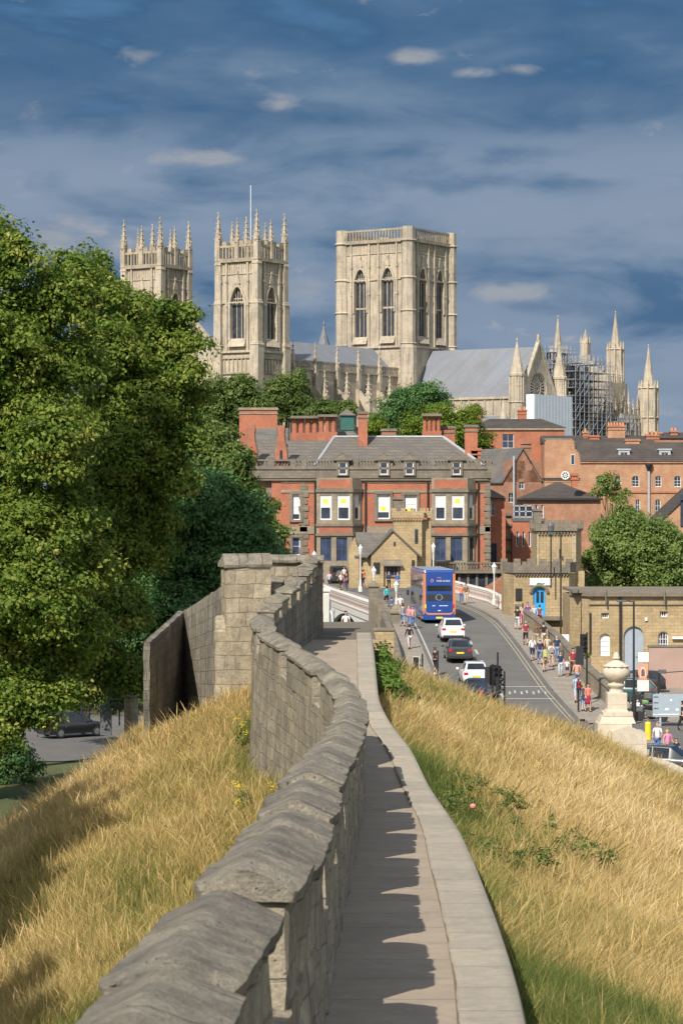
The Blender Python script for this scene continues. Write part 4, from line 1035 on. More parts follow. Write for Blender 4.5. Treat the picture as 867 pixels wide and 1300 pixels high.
cs = MB().lathe([(2.6, 34 + HT), (2.5, 36 + HT), (.15, 44.6 + HT), (.3, 45 + HT), (.05, 46 + HT)], (-5.5, 18, 0), 8)    # chapter-house style lead spirelet behind the nave
cs.build('lead_spire', M_lead, mst)

# ---- south transept with the rose window
tv = MB(); ye = -40.0
tv.box(-8.2, 8.2, ye + .9, -10, 0, 25.6 + HT); 
tv.box(-14.5, 14.5, ye + 1.4, -10, 0, 17 + HT)
f = MB()
facade(f, -8.2, 8.2, 0, 25.6 + HT, ye, [(-2.0, 2.0, 6, 22, 3, True)], .6)
tv.add(f.v, f.f)
# gable with a round opening
gz0 = 25.6 + HT; ca = (0, 27.6 + HT); rr = 3.9
seg = 28; circ = [(ca[0] + rr * math.cos(2 * math.pi * k / seg), ca[1] + rr * math.sin(2 * math.pi * k / seg)) for k in range(seg)]
tv2 = MB()
gab = [(-8.6, gz0), (8.6, gz0), (0, gz0 + 13.2)]
def gable_edge(x, sgn):                    # rim height helper
    return gz0 + 13.2 * (1 - abs(x) / 8.6)
for k in range(seg):
    p, q = circ[k], circ[(k + 1) % seg]
    am = math.atan2((p[1] + q[1]) / 2 - ca[1], (p[0] + q[0]) / 2 - ca[0])
    def far(pt):
        a = math.atan2(pt[1] - ca[1], pt[0] - ca[0]); dx, dz = math.cos(a), math.sin(a); best = 99
        for (x1, z1), (x2, z2) in ((( -8.6, 19 + HT), (8.6, 19 + HT)), ((8.6, 19 + HT), (8.6, gz0)), ((8.6, gz0), (0, gz0 + 13.2)), ((0, gz0 + 13.2), (-8.6, gz0)), ((-8.6, gz0), (-8.6, 19 + HT))):
            ex, ez = x2 - x1, z2 - z1; den = dx * ez - dz * ex
            if abs(den) < 1e-9: continue
            t = ((x1 - ca[0]) * ez - (z1 - ca[1]) * ex) / den; u = ((x1 - ca[0]) * dz - (z1 - ca[1]) * dx) / den
            if t > 0 and -.001 <= u <= 1.001: best = min(best, t)
        return (ca[0] + dx * best, ca[1] + dz * best)
    P1, Q1 = far(p), far(q)
    tv2.poly([(p[0], ye - .35, p[1]), (q[0], ye - .35, q[1]), (Q1[0], ye - .35, Q1[1]), (P1[0], ye - .35, P1[1])])
    tv2.poly([(p[0], ye - .35, p[1]), (p[0], ye + .5, p[1]), (q[0], ye + .5, q[1]), (q[0], ye - .35, q[1])])
for sx in (-1, 1): tv2.prism([(sx * 8.9, ye - .7, gz0 - .3), (sx * 8.2, ye - .7, gz0 - .3), (0, ye - .7, gz0 + 12.6), (0, ye - .7, gz0 + 13.7)], (0, .9, 0))
tv2.box(-.3, .3, ye - .6, ye, gz0 + 13.4, gz0 + 15)
tv.add(tv2.v, tv2.f)
trn = tv.build('transept', M_mst, mst)
rw = MB()
for r0, r1, wd in ((3.55, 3.9, .3), (1.5, 1.75, .25), (.45, .65, .2)):
    for k in range(seg):
        a, c = 2 * math.pi * k / seg, 2 * math.pi * (k + 1) / seg
        rw.prism([(r0 * math.cos(a), ye, ca[1] + r0 * math.sin(a)), (r1 * math.cos(a), ye, ca[1] + r1 * math.sin(a)), (r1 * math.cos(c), ye, ca[1] + r1 * math.sin(c)), (r0 * math.cos(c), ye, ca[1] + r0 * math.sin(c))], (0, .3, 0))
for k in range(24):
    a = 2 * math.pi * k / 24
    rw.bar((1.7 * math.cos(a), ye + .15, ca[1] + 1.7 * math.sin(a)), (3.6 * math.cos(a), ye + .15, ca[1] + 3.6 * math.sin(a)), .2, .3)
    if k % 2: rw.bar((.6 * math.cos(a), ye + .15, ca[1] + .6 * math.sin(a)), (1.6 * math.cos(a), ye + .15, ca[1] + 1.6 * math.sin(a)), .16, .25)
rwo = rw.build('rose_window', M_mst, trn)
MB().lathe([(rr, 0), (rr, .05)], (0, 0, 0), 28).build('tmp', M_cglass, trn)
_t = [o for o in bpy.data.objects if o.name == 'tmp'][0]; _t.name = 'rose_glass'; _t.data.transform(Matrix.Translation((0, ye + .42, ca[1])) @ Matrix.Rotation(R(90), 4, 'X'))
rf = MB(); rf.prism([(-8.6, ye + .6, 25.4 + HT), (8.6, ye + .6, 25.4 + HT), (0, ye + .6, 37.6 + HT)], (0, -10.2 - ye - .6, 0))
for sx in (-1, 1): rf.prism([(sx * 8.2, ye + 1.5, 21 + HT), (sx * 14.3, ye + 1.5, 17.2 + HT), (sx * 8.2, ye + 1.5, 17.0 + HT)], (0, -11.5 - ye, 0))
rf.build('roof', M_lead, trn)
for sx in (-1, 1):
    tu = MB(); tu.lathe([(2.0, 0), (2.0, 15 + HT), (1.75, 15.5 + HT), (1.75, 30 + HT), (1.95, 30.2 + HT), (1.95, 30.8 + HT), (1.7, 31 + HT), (.1, 38.4 + HT), (.25, 38.6 + HT), (.05, 39.3 + HT)], (sx * 10.2, ye - .3, 0), 8, R(22.5))
    for k in range(8):
        a = R(45 * k); tu.box(sx * 10.2 + 1.72 * math.cos(a) - .14, sx * 10.2 + 1.72 * math.cos(a) + .14, ye - .3 + 1.72 * math.sin(a) - .14, ye - .3 + 1.72 * math.sin(a) + .14, 24 + HT, 30 + HT)
    for z in (20 + HT, 24 + HT): tu.lathe([(1.8, z - .2), (2.0, z), (1.8, z + .25)], (sx * 10.2, ye - .3, 0), 8, R(22.5))
    tu.build('turret', M_mst, trn)
    tu = MB().lathe([(1.0, 0), (1.0, 19 + HT), (1.15, 19.2 + HT), (.1, 24.5 + HT)], (sx * 15, ye + .6, 0), 8); tu.build('turret', M_mst, trn)
bl = MB()                                  # west aisle wall of the transept: blind arcade, corbel table
for k in range(16):
    y = ye + 2.2 + k * 1.75; bl.box(-14.9, -14.5, y - .12, y + .12, 10, 14.6 + HT)
bl.box(-15.0, -14.5, ye + 1.4, -11, 14.6 + HT, 15.1 + HT); bl.box(-15.1, -14.5, ye + 1.4, -11, 17 + HT, 17.5 + HT); bl.box(-8.6, -8.2, ye + 1.4, -10.3, 25 + HT, 25.6 + HT)
for k in range(12):
    y = ye + 3 + k * 2.2; bl.box(-8.45, -8.2, y - .15, y + .15, 21.5 + HT, 25 + HT)
bl.build('blind_arcade', M_mst, trn)
lw = [(-14.5, y) for y in (-36, -31, -26, -21, -16)]
for _, y in lw: lancet(trn, -.7, .7, 6, 13, -.02, 1, Matrix.Translation((-14.55, y, 0)) @ Matrix.Rotation(R(-90), 4, 'Z'), rise=1.2)

# ---- choir and east end
cyc = -4.4
vessel(10.5, 89, cyc, 8.2, 15.5, 19, 30 + HT, 38.5 + HT, 8, name='choir')
ee = MB(); ee.box(89, 90.4, cyc - 9, cyc + 9, 0, 34 + HT); ee.prism([(89, cyc - 8.6, 34 + HT), (89, cyc + 8.6, 34 + HT), (89, cyc, 41 + HT)], (1.4, 0, 0))
for k in range(13): y = cyc - 8.4 + k * 1.4; z = 34 + HT + 7 * (1 - abs(y - cyc) / 8.6); ee.box(89, 90, y - .25, y + .25, z, z + 1.4)
ee.box(88.6, 90.6, cyc - 1.1, cyc + 1.1, 38 + HT, 44.6 + HT)
for sx in (-.8, .8):
    for sy in (-.9, .9): ee.frustum((89.6 + sx, cyc + sy), .3, .3, 44.5 + HT, .05, .05, 46.6 + HT)
ee.frustum((89.6, cyc), .8, .8, 44.6 + HT, .05, .05, 48.4 + HT)
def oct_turret(mb, x, y, z0, z1, zs, r):
    mb.lathe([(r * 1.1, z0), (r * 1.1, z0 + (z1 - z0) * .5), (r * 1.0, z0 + (z1 - z0) * .52), (r, z1)], (x, y, 0), 8, R(22.5))
    for k in range(8):
        a = R(45 * k + 22.5); xx, yy = x + r * math.cos(a), y + r * math.sin(a)
        mb.box(xx - .22, xx + .22, yy - .22, yy + .22, z0 + (z1 - z0) * .3, z1 + .3); mb.frustum((xx, yy), .3, .3, z1, .04, .04, z1 + 2.2)
    for t in (.55, .78, 1.0): z = z0 + (z1 - z0) * t; mb.lathe([(r, z - .3), (r * 1.14, z), (r, z + .3)], (x, y, 0), 8, R(22.5))
    mb.lathe([(r * .72, z1), (r * .66, z1 + .8), (.1, zs - .6), (.28, zs - .4), (.04, zs)], (x, y, 0), 8, R(22.5))
oct_turret(ee, 89.6, cyc + 8.7, 0, 42 + HT, 52.6 + HT, 2.0)
oct_turret(ee, 89.6, cyc - 9.3, 0, 42.4 + HT, 53 + HT, 2.15)
ee.box(76, 90.2, cyc - 18.2, cyc - 8.4, 0, 23.5 + HT); ee.box(79, 90.1, cyc - 12.6, cyc - 8.0, 0, 33 + HT)
for k in range(7): ee.box(77 + k * 2.1, 77.5 + k * 2.1, cyc - 18.7, cyc - 18.2, 0, 22.8 + HT)
for k in range(6): ee.box(75.6, 76, cyc - 17.6 + k * 1.6, cyc - 17.2 + k * 1.6, 4, 23 + HT); ee.box(78.6, 79, cyc - 12.4 + k * .85, cyc - 12.1 + k * .85, 20, 32.6 + HT)
ee.box(75.5, 90.3, cyc - 18.5, cyc - 18.2, 23.1 + HT, 24.3 + HT); ee.box(75.6, 76, cyc - 18.2, cyc - 12, 23.1 + HT, 24.3 + HT)
for k in range(9): pinnacle(ee, 76.6 + (k % 5) * 2.6, cyc - 17.4 + (k // 5) * 2.6, 23 + HT, 5.5 + (k % 3) * 1.2, .75, 3)
for k in range(4): pinnacle(ee, 79.6 + k * 2.6, cyc - 12.2, 32.5 + HT, 5.5, .7, 3)
oct_turret(ee, 89.2, cyc - 19.6, 0, 31.5 + HT, 43.5 + HT, 2.5)
ee.build('east_front', M_mst, mst)

# ---- scaffolding round the south side of the choir, white sheeting before the transept door
M_scaf = plain('scaffold_tube', (.34, .36, .40), .45, .3)
M_deck = plain('scaffold_boards', (.40, .34, .26), .85)
M_shade_backing = plain('scaffold_shade_backing', (.075, .09, .125), .9)  # dark netting sheets put in for the shaded inside of the scaffold
M_sheet = plain('white_sheeting', (.62, .66, .72), .55, var=.05, scale=.4)
sf = empty('scaffold', (13.6, 625, ZC - 5), R(56), 'grey steel scaffolding covering the south side of the cathedral choir', 'scaffold')
SHADE_BACKINGS = []
def scaffold(x0, x1, y0, y1, z0, z1, bay=2.4, lift=2.1):
    p = MB(); dk = MB(); nt_ = MB(); g = random.Random(3)
    nx = int((x1 - x0) / bay); nz = int((z1 - z0) / lift); ys = np.linspace(y0, y1, 3)
    for y in ys:
        for i in range(nx + 1):
            x = x0 + i * bay; p.bar((x, y, z0), (x, y, z1 + g.uniform(.4, 1.6)), .16)
        for j in range(nz + 1):
            z = z0 + j * lift; p.bar((x0 - .5 - g.random(), y, z), (x1 + .5 + g.random(), y, z), .11); p.bar((x0 - .5, y, z + 1.0), (x1 + .5, y, z + 1.0), .06)
    for i in range(nx + 1):
        for j in range(nz + 1): p.bar((x0 + i * bay, y0, z0 + j * lift), (x0 + i * bay, y1, z0 + j * lift), .14)
    for i in range(nx):
        for j in range(nz):
            if g.random() < .45: p.bar((x0 + i * bay, y0, z0 + j * lift), (x0 + (i + 1) * bay, y0, z0 + (j + 1) * lift), .13)
    for j in range(nz + 1):
        for i in range(nx):
            if g.random() < .7: dk.box(x0 + i * bay, x0 + (i + 1) * bay, y0 + .2, y1, z0 + j * lift - .05, z0 + j * lift)
    for i in range(nx):
        for j in range(nz):
            if g.random() < .6: nt_.box(x0 + i * bay - .01, x0 + (i + 1) * bay + .01, y1 - .4, y1 - .38, z0 + j * lift - .01, z0 + (j + 1) * lift + .01)
    SHADE_BACKINGS.append(nt_); return p, dk
p, dk = scaffold(49, 69, -23.5, -16.5, 8, 38 + HT)
q, dk2 = scaffold(50, 64, -16.2, -14.0, 30, 40.5 + HT); p.add(q.v, q.f); dk.add(dk2.v, dk2.f)
q, dk2 = scaffold(69.5, 82, -25, -21, 8, 22.5 + HT); p.add(q.v, q.f); dk.add(dk2.v, dk2.f)
p.build('tubes', M_scaf, sf); dk.build('decks', M_deck, sf); nn_ = MB(); [nn_.add(q_.v, q_.f) for q_ in SHADE_BACKINGS]; nn_.build('shade_backing', M_shade_backing, sf)['kind'] = 'stuff'
sh = empty('sheeted_scaffold', (13.6, 625, ZC - 5), R(56), 'white sheeted enclosure hung under the rose window', 'sheeting')
s_ = MB(); n = 24
for k in range(n):
    xa, xb = -8.8 + 18.4 * k / n, -8.8 + 18.4 * (k + 1) / n; ya, yb = -44.2 - .03 * (k % 2), -44.2 - .03 * ((k + 1) % 2)
    s_.add([(xa, ya, 15 + HT), (xb, yb, 15 + HT), (xb, yb, 25.9 + HT), (xa, ya, 25.9 + HT), (xa, ya + 3.4, 25.9 + HT), (xb, yb + 3.4, 25.9 + HT)], [(0, 1, 2, 3), (3, 2, 5, 4)])
s_.add([(-8.85, -44.2, 10 + HT), (-8.85, -40.9, 10 + HT), (-8.85, -40.9, 25.9 + HT), (-8.85, -44.2, 25.9 + HT)], [(0, 1, 2, 3)])
s_.add([(9.65, -44.2, 10 + HT), (9.65, -40.9, 10 + HT), (9.65, -40.9, 25.9 + HT), (9.65, -44.2, 25.9 + HT)], [(0, 1, 2, 3)])
s_.build('sheeting', M_sheet, sh)
p, dk = scaffold(-8.6, 9.4, -43.9, -41, 8, 15 + HT); p.build('tubes', M_scaf, sh)
s2 = MB().box(-8.7, 9.5, -44.15, -44.05, 12 + HT, 14.2 + HT); s2.build('fringe', M_sheet, sh)
# ================================================================== town buildings
M_redb = masonry('red_brick', (.50, .17, .09), (.41, .135, .075), (.38, .20, .135), .22, .075, ms=.01, stain=(.5, (.24, .10, .07)), stscale=.5, bump=.1, fine=3)
M_brnb = masonry('brown_brick', (.42, .20, .125), (.33, .15, .095), (.36, .22, .15), .22, .075, ms=.01, stain=(.4, (.23, .13, .09)), stscale=.4, bump=.1, fine=2.5, vary=(.46, .27, .17))
M_orgb = masonry('orange_brick', (.48, .25, .145), (.40, .19, .11), (.42, .27, .18), .22, .075, ms=.01, stain=(.4, (.30, .18, .11)), stscale=.35, bump=.1, fine=2.5, vary=(.50, .32, .20))
M_sand = masonry('sandstone', (.36, .30, .215), (.30, .25, .18), (.22, .19, .15), .8, .35, ms=.015, stain=(.5, (.16, .14, .115)), stscale=.6, bump=.2, fine=2.5)
M_sandD = masonry('sooty_sandstone', (.25, .215, .165), (.21, .18, .14), (.15, .13, .11), .8, .35, ms=.015, stain=(.5, (.11, .10, .085)), stscale=.6, bump=.2, fine=2.5)
M_sandL = masonry('pale_sandstone', (.52, .42, .28), (.44, .36, .25), (.30, .25, .18), .6, .4, ms=.015, stain=(.4, (.22, .18, .13)), stscale=.6, bump=.2, fine=2.5)
M_gold = masonry('golden_stone', (.50, .38, .215), (.41, .31, .175), (.28, .215, .135), .55, .26, ms=.016, stain=(.4, (.21, .155, .09)), stscale=.5, bump=.3, fine=3, vary=(.42, .33, .20))
M_slate = masonry('slate_roof', (.155, .145, .14), (.12, .115, .112), (.085, .08, .08), .4, .28, ms=.02, stain=(.45, (.20, .17, .13)), stscale=.35, bump=.15, fine=3)
M_slateW = masonry('mossy_slate_roof', (.20, .172, .142), (.155, .135, .118), (.10, .09, .08), .5, .32, ms=.03, stain=(.55, (.105, .10, .098)), stscale=.42, bump=.15, fine=3)
M_slateD = masonry('dark_tile_roof', (.085, .07, .065), (.065, .055, .052), (.045, .04, .038), .4, .28, ms=.02, stain=(.3, (.12, .10, .08)), stscale=.3, bump=.1, fine=3)
M_tile = masonry('orange_tile_roof', (.45, .18, .09), (.36, .13, .07), (.22, .09, .05), .3, .25, ms=.02, bump=.2)
M_wht = plain('white_paint', (.74, .73, .70), .5, var=.06)
M_gls = glass('window_glass', (.02, .026, .04), .1)
M_blugls = glass('blue_window_glass', (.024, .036, .075), .12)
M_blind = plain('white_blind', (.66, .67, .66), .8, var=.04)
M_yel = plain('yellow_paper', (.85, .72, .03), .7, var=.03)
M_blk = plain('black_iron', (.02, .02, .022), .45)
M_dgrey = plain('dark_grey_metal', (.10, .105, .11), .5)
M_leadt = plain('lead_flashing', (.36, .38, .41), .6)
M_green = plain('green_louvre', (.05, .17, .15), .6)
M_clay = plain('clay_pot', (.55, .24, .12), .8)
M_blue = plain('sky_blue_door', (.03, .34, .75), .45, var=.05)
M_gdoor = plain('grey_blue_door', (.29, .34, .40), .6, var=.06)
M_sign = plain('white_sign', (.72, .74, .72), .5, var=.03)
M_pinkw = plain('cream_bridge_paint', (.66, .61, .56), .6, var=.08)
M_redq = plain('pink_red_paint', (.50, .20, .17), .6, var=.1)

def base_of(px, d, z): return Vector((Xp(px, d), d, z))
class Fr:
    """local measures of a building whose front stands square to the view at distance d: px -> local x, row -> local z"""
    def __init__(s, px0, d, zb): s.d = d; s.x0 = Xp(px0, d); s.zb = zb; s.s = d / F
    def x(s, px): return Xp(px, s.d) - s.x0
    def z(s, py): return Zp(py, s.d) - s.zb
    def loc(s): return (s.x0, s.d, s.zb)
def chimney(parent, x0, x1, y0, y1, z0, z1, mat, cap=M_sandD, pots=0, flues=0, name='chimney'):
    mb = MB()
    if flues:
        mb.box(x0 - .05, x1 + .05, y0, y1, z0, z0 + (z1 - z0) * .35)
        w = (x1 - x0) / flues
        for k in range(flues): mb.lathe([(w * .45, z0 + (z1 - z0) * .35), (w * .45, z1 - .25)], (x0 + w * (k + .5), (y0 + y1) / 2, 0), 8, R(22.5), 1, min(1.2, (y1 - y0) / w))
    else: mb.box(x0, x1, y0, y1, z0, z1 - .2)
    c = mb.build(name, mat, parent)
    k = MB().box(x0 - .12, x1 + .12, y0 - .12, y1 + .12, z1 - .28, z1 - .08); k.box(x0 - .05, x1 + .05, y0 - .05, y1 + .05, z1 - .1, z1)
    if not flues: k.box(x0 - .08, x1 + .08, y0 - .08, y1 + .08, z1 - .75, z1 - .6)
    k.build('cap', cap, c)
    for q in range(pots):
        x = x0 + (x1 - x0) * (q + .5) / pots
        MB().lathe([(.17, z1 - .02), (.14, z1 + .45), (.17, z1 + .5)], (x, (y0 + y1) / 2, 0), 8).build('chimney_pot', M_clay, c)
    return c

# ------------------------------------------------ the red brick range with stone bays
B = Fr(468, 262, ZC - 8.3)
rh = empty('red_brick_building', B.loc(), 0, 'grand red brick building with stone bay windows, balustrade and grey slate roof behind the bridge', 'building')
x = B.x; z = B.z
zc0, zc1, zp = z(607), z(596), z(583)
# main front with openings
wl = [(x(371), x(381), z(660), z(627)), (x(478.5), x(495), z(659), z(627)), (x(513), x(529), z(652), z(628)),
      (x(371), x(381), z(705), z(682))]
def bay(pxa, pxb, pxc):                  # front pxa..pxb, right canted side to pxc
    return [(x(pxa), x(pxb))]
mb = MB()
facade(mb, x(345), x(622), 0, zc0, 0, wl, .3)
mb.poly([(x(622), 0, 0), (x(622), 14, 0), (x(622), 14, zc0), (x(622), 0, zc0)]); mb.poly([(x(345), 0, 0), (x(345), 9, 0), (x(345), 9, zc0), (x(345), 0, zc0)])
mb.poly([(x(345), 14, 0), (x(622), 14, 0), (x(622), 14, zc0), (x(345), 14, zc0)])
# western wing, a little further forward, with curved gables
facade(mb, x(315), x(345), 0, zc0, .6, [(x(330), x(338), z(662), z(627))], .3); mb.poly([(x(315), .6, 0), (x(315), 14, 0), (x(315), 14, zc0), (x(315), .6, zc0)])
mb.build('wall', M_redb, rh)
bw1 = z(668), z(678)
st = MB()
for (a, b) in ((315, 357), (357, 402), (462, 548), (606, 622)):
    y = .6 if a < 345 else 0
    for zz0, zz1, pr in ((bw1[1], bw1[0], .12), (z(625.5), z(622), .10), (z(613), z(611), .08)):
        st.box(x(a), x(b), y - pr, y, zz0, zz1)
st.build('string_course', M_sand, rh)
cn = MB(); cn.box(x(314), x(623), -.40, .25, zc0, zc1); cn.box(x(314), x(623), -.52, .3, zc1, zc1 + .22); cn.box(x(314), x(623), -.3, .2, zc0 - .25, zc0)
cn.box(x(618), x(623.5), -.5, 14, zc0, zc1 + .2)
cn.build('cornice', M_sandD, rh)
bl = MB(); bl.box(x(314), x(623), -.35, -.1, zc1 + .22, zc1 + .38); bl.box(x(314), x(623), -.4, -.05, zp - .2, zp)
k = x(314)
while k < x(623): bl.tube([(k, -.22, zc1 + .35), (k + .13, -.22, (zc1 + zp) / 2 + .1), (k, -.22, zp - .18)], .06, 4); k += .32
for q in (316, 345, 372, 386, 428, 452, 480, 495, 512, 528, 548, 572, 590, 606, 620): bl.box(x(q) - .28, x(q) + .28, -.45, 0, zc1 + .2, zp + .05)
bl.build('balustrade', M_sandD, rh)
# stone surrounds
def surround(a, b, lo, hi, y=0, t=.28, o=.14):
    sr = MB(); sr.box(a - t, a, y - o, y, lo, hi); sr.box(b, b + t, y - o, y, lo, hi); sr.box(a - t, b + t, y - o * 1.3, y, hi, hi + t); sr.box(a - t, b + t, y - o * 1.7, y, lo - t * .8, lo); sr.build('window_surround', M_sandD, rh)
for h in wl: surround(*h)
surround(x(330), x(338), z(662), z(627), .6)
for pq, j0 in ((385.5, 0), (620, 0), (342.5, 7)):
    sr = MB()
    for j in range(j0, 14):
        ww_ = .12 + (.26 if j % 2 else .40); yy_ = .6 if pq < 345 else 0
        sr.box(x(pq) - ww_, min(x(pq) + ww_, x(622) + .04), yy_ - .12, yy_ + (.2 if pq > 600 else 0), .4 + j * .72, .4 + j * .72 + .5)
    sr.box(x(pq) - .22, x(pq) + .16, yy_ - .06, yy_, .4 + j0 * .72, .4 + 14 * .72); sr.build('quoins', M_sandD, rh)
window(rh, *wl[0], .15, M_wht, M_gls, 1, 2, .09, blind=.8, bm=M_blind)
window(rh, *wl[1], .15, M_wht, M_gls, 1, 2, .13, blind=.75, bm=M_blind, paper=(.3, .33, .38, .16), pm=M_yel)
window(rh, *wl[2], .15, M_wht, M_gls, 1, 2, .13, blind=.8, bm=M_blind, paper=(.25, .10, .42, .18), pm=M_yel)
window(rh, *wl[3], .15, M_wht, M_blugls, 1, 2, .09)
window(rh, x(330), x(338), z(662), z(627), .75, M_wht, M_gls, 1, 2, .08, blind=.5, bm=M_blind)
# canted bays in stone: two storeys, left (402-462) and right (548-606)
def canted_bay(pa, pb, pc, wins_top, wins_low):
    pr = 1.6; a, b, c = x(pa), x(pb), x(pc); s_ = MB()
    top = [(w[0] and x(w[0]), x(w[1]), z(660), z(628)) for w in wins_top]; low = [(x(w[0]), x(w[1]), z(712), z(682)) for w in wins_low]
    facade(s_, a, b, 0, zc0, -pr, top + low, .28)
    s_.poly([(a, -pr, 0), (a, 0, 0), (a, 0, zc0), (a, -pr, zc0)])
    M = Matrix.Translation((b, -pr, 0)) @ Matrix.Rotation(math.atan2(pr, c - b), 4, 'Z'); ln = math.hypot(c - b, pr)
    sd = [(ln * .28, ln * .76, z(660), z(628)), (ln * .28, ln * .76, z(712), z(682))]
    f = MB(); facade(f, 0, ln, 0, zc0, 0, sd, .28); tr_mb(f, M); s_.add(f.v, f.f)
    bay_o = s_.build('bay', M_sand, rh)
    for q0, q1 in ((677, 669), (620, 609)): MB().box(a + .25, b - .1, -pr - .03, -pr + .02, z(q0), z(q1)).build('brick_apron', M_redb, bay_o)
    bd = MB()
    for zz0, zz1 in ((z(680), z(677)), (z(668), z(665)), (z(625), z(621))):
        bd.box(a - .1, b + .1, -pr - .16, -pr, zz0, zz1); g_ = MB().box(-.05, ln, -.16, 0, zz0, zz1); tr_mb(g_, M); bd.add(g_.v, g_.f)
    bd.build('stone_band', M_sandD, bay_o)
    for i, w in enumerate(top): window(bay_o, *w, -pr + .14, M_wht, M_gls, 1, 2, .14, blind=.52, bm=M_blind, paper=(.28, .66, .42, .16) if wins_top[i][2] else None, pm=M_yel)
    for w in low: window(bay_o, *w, -pr + .14, M_dgrey, M_blugls, 2, 2, .08)
    window(bay_o, *sd[0], .14, M_wht, M_gls, 1, 2, .12, blind=.5, bm=M_blind, M=M); window(bay_o, *sd[1], .14, M_dgrey, M_gls, 1, 2, .08, M=M)
canted_bay(402, 447, 460, [(406, 421, 1), (428, 444, 1)], [(407, 421), (427, 441)])
canted_bay(547, 592, 604, [(551, 565, 0), (572, 588, 1)], [(551, 565), (571, 586)])
# downpipes
for q in (400, 464, 543, 607): MB().tube([(x(q), -.2, .2), (x(q), -.2, z(612))], .09, 6).build('downpipe', M_blk, rh)
# roofs: hipped main roof, lighter western roof, dark strip roof in the rear
rf = MB(); e = .25; yr = 7.0
rf.add([(x(398), e, zc1 + .2), (x(617), e, zc1 + .2), (x(617), 14, zc1 + .2), (x(398), 14, zc1 + .2), (x(424), yr, z(553)), (x(566), yr, z(553))], [(0, 1, 5, 4), (1, 2, 5), (2, 3, 4, 5), (3, 0, 4), (0, 3, 2, 1)])
ro = rf.build('roof', M_slateW, rh)
hp = MB(); hp.tube([(x(398), e, zc1 + .25), (x(424), yr, z(552.5))], .14, 5); hp.tube([(x(617), e, zc1 + .25), (x(566), yr, z(552.5))], .14, 5); hp.tube([(x(424), yr, z(552.3)), (x(566), yr, z(552.3))], .13, 5)
hp.build('lead_hip', M_leadt, ro)
rf = MB(); rf.prism([(x(364), e, zc1 + .2), (x(364), 14, zc1 + .2), (x(364), yr, z(557))], (x(422) - x(364), 0, 0)); rf.prism([(x(318), .8, zc1 + .2), (x(318), 14, zc1 + .2), (x(318), yr, z(556))], (x(352) - x(318), 0, 0))
rf.build('roof', M_slateW, rh)
rf = MB(); rf.prism([(x(314), 13.5, z(560)), (x(314), 22, z(560)), (x(314), 17.5, z(537))], (x(362) - x(314), 0, 0)); rf.build('roof', M_slate, rh)
# curved gables
for gx in (319, 357):
    gpts = [(-1.1, 0), (1.1, 0), (1.05, 1.6), (.95, 2.4), (.62, 3.2), (.5, 4.1), (.62, 4.25), (.62, 4.6), (-.62, 4.6), (-.62, 4.25), (-.5, 4.1), (-.62, 3.2), (-.95, 2.4), (-1.05, 1.6)]
    yy = -.1 if gx > 340 else .5
    g = MB().prism([(x(gx) + p * .62, yy, zc0 + q * 1.17) for p, q in gpts], (0, .5, 0)); go = g.build('gable', M_redb, rh)
    MB().tube([(x(gx) + p * .64, yy + .25, zc0 + q * 1.175) for p, q in gpts[2:]], .12, 5).build('coping', M_sandD, go)
    MB().box(x(gx) - .14, x(gx) + .14, yy - .04, yy + .02, zc0 + 1.0, zc0 + 2.9).build('slit', M_gls, go)
# dormers
for q in (435, 487, 519.5, 579):
    dz0, dz1 = z(604), z(586.5); hw_ = .62
    d_ = MB(); facade(d_, x(q) - hw_, x(q) + hw_, dz0, dz1 + .2, -.62, [(x(q) - .42, x(q) + .42, dz0 + .12, dz1 - .05)], .2)
    for s_ in (-1, 1): d_.poly([(x(q) + s_ * hw_, -.62, dz0), (x(q) + s_ * hw_, 2.6, dz0), (x(q) + s_ * hw_, 2.6, dz1 + .2), (x(q) + s_ * hw_, -.62, dz1 + .2)])
    d_.prism([(x(q) - .95, -.75, dz1 + .15), (x(q) + .95, -.75, dz1 + .15), (x(q) + .95, -.75, dz1 + .3), (x(q), -.75, dz1 + .85), (x(q) - .95, -.75, dz1 + .3)], (0, .5, 0))
    do = d_.build('dormer', M_sandD, rh); window(do, x(q) - .42, x(q) + .42, dz0 + .12, dz1 - .05, -.52, M_wht, M_gls, 1, 2, .09)
    rr_ = MB(); rr_.add([(x(q) - .98, -.6, dz1 + .28), (x(q), -.6, dz1 + .9), (x(q) + .98, -.6, dz1 + .28), (x(q) - .98, 3.0, dz1 + .28), (x(q), 4.2, dz1 + .9), (x(q) + .98, 3.0, dz1 + .28)], [(0, 1, 4, 3), (1, 2, 5, 4)]); rr_.build('dormer_roof', M_leadt if q != 487 else M_slate, do)
# chimneys
chimney(rh, x(294), x(346), 20, 22.6, z(560), z(508), M_redb, M_sand)
chimney(rh, x(366), x(402), 16, 17.6, z(556), z(521), M_redb, M_sandD, flues=4); chimney(rh, x(402.5), x(427), 14, 15.4, z(556), z(520), M_redb, M_sandD, flues=3)
chimney(rh, x(455), x(467), 5, 6.4, z(572), z(520), M_redb, M_sandD)
chimney(rh, x(487), x(506), 14, 15.2, z(556), z(539), M_redb, M_sandD)
chimney(rh, x(540), x(564), 9, 10.2, z(556), z(521), M_redb, M_sandD, flues=4); chimney(rh, x(565), x(583), 10.4, 12, z(570), z(537), M_redb, M_sandD)
chimney(rh, x(592), x(608), 3, 4.6, z(592), z(538), M_redb, M_sandD); chimney(rh, x(600), x(612), 3, 4.4, z(592), z(568), M_redb, M_redb)
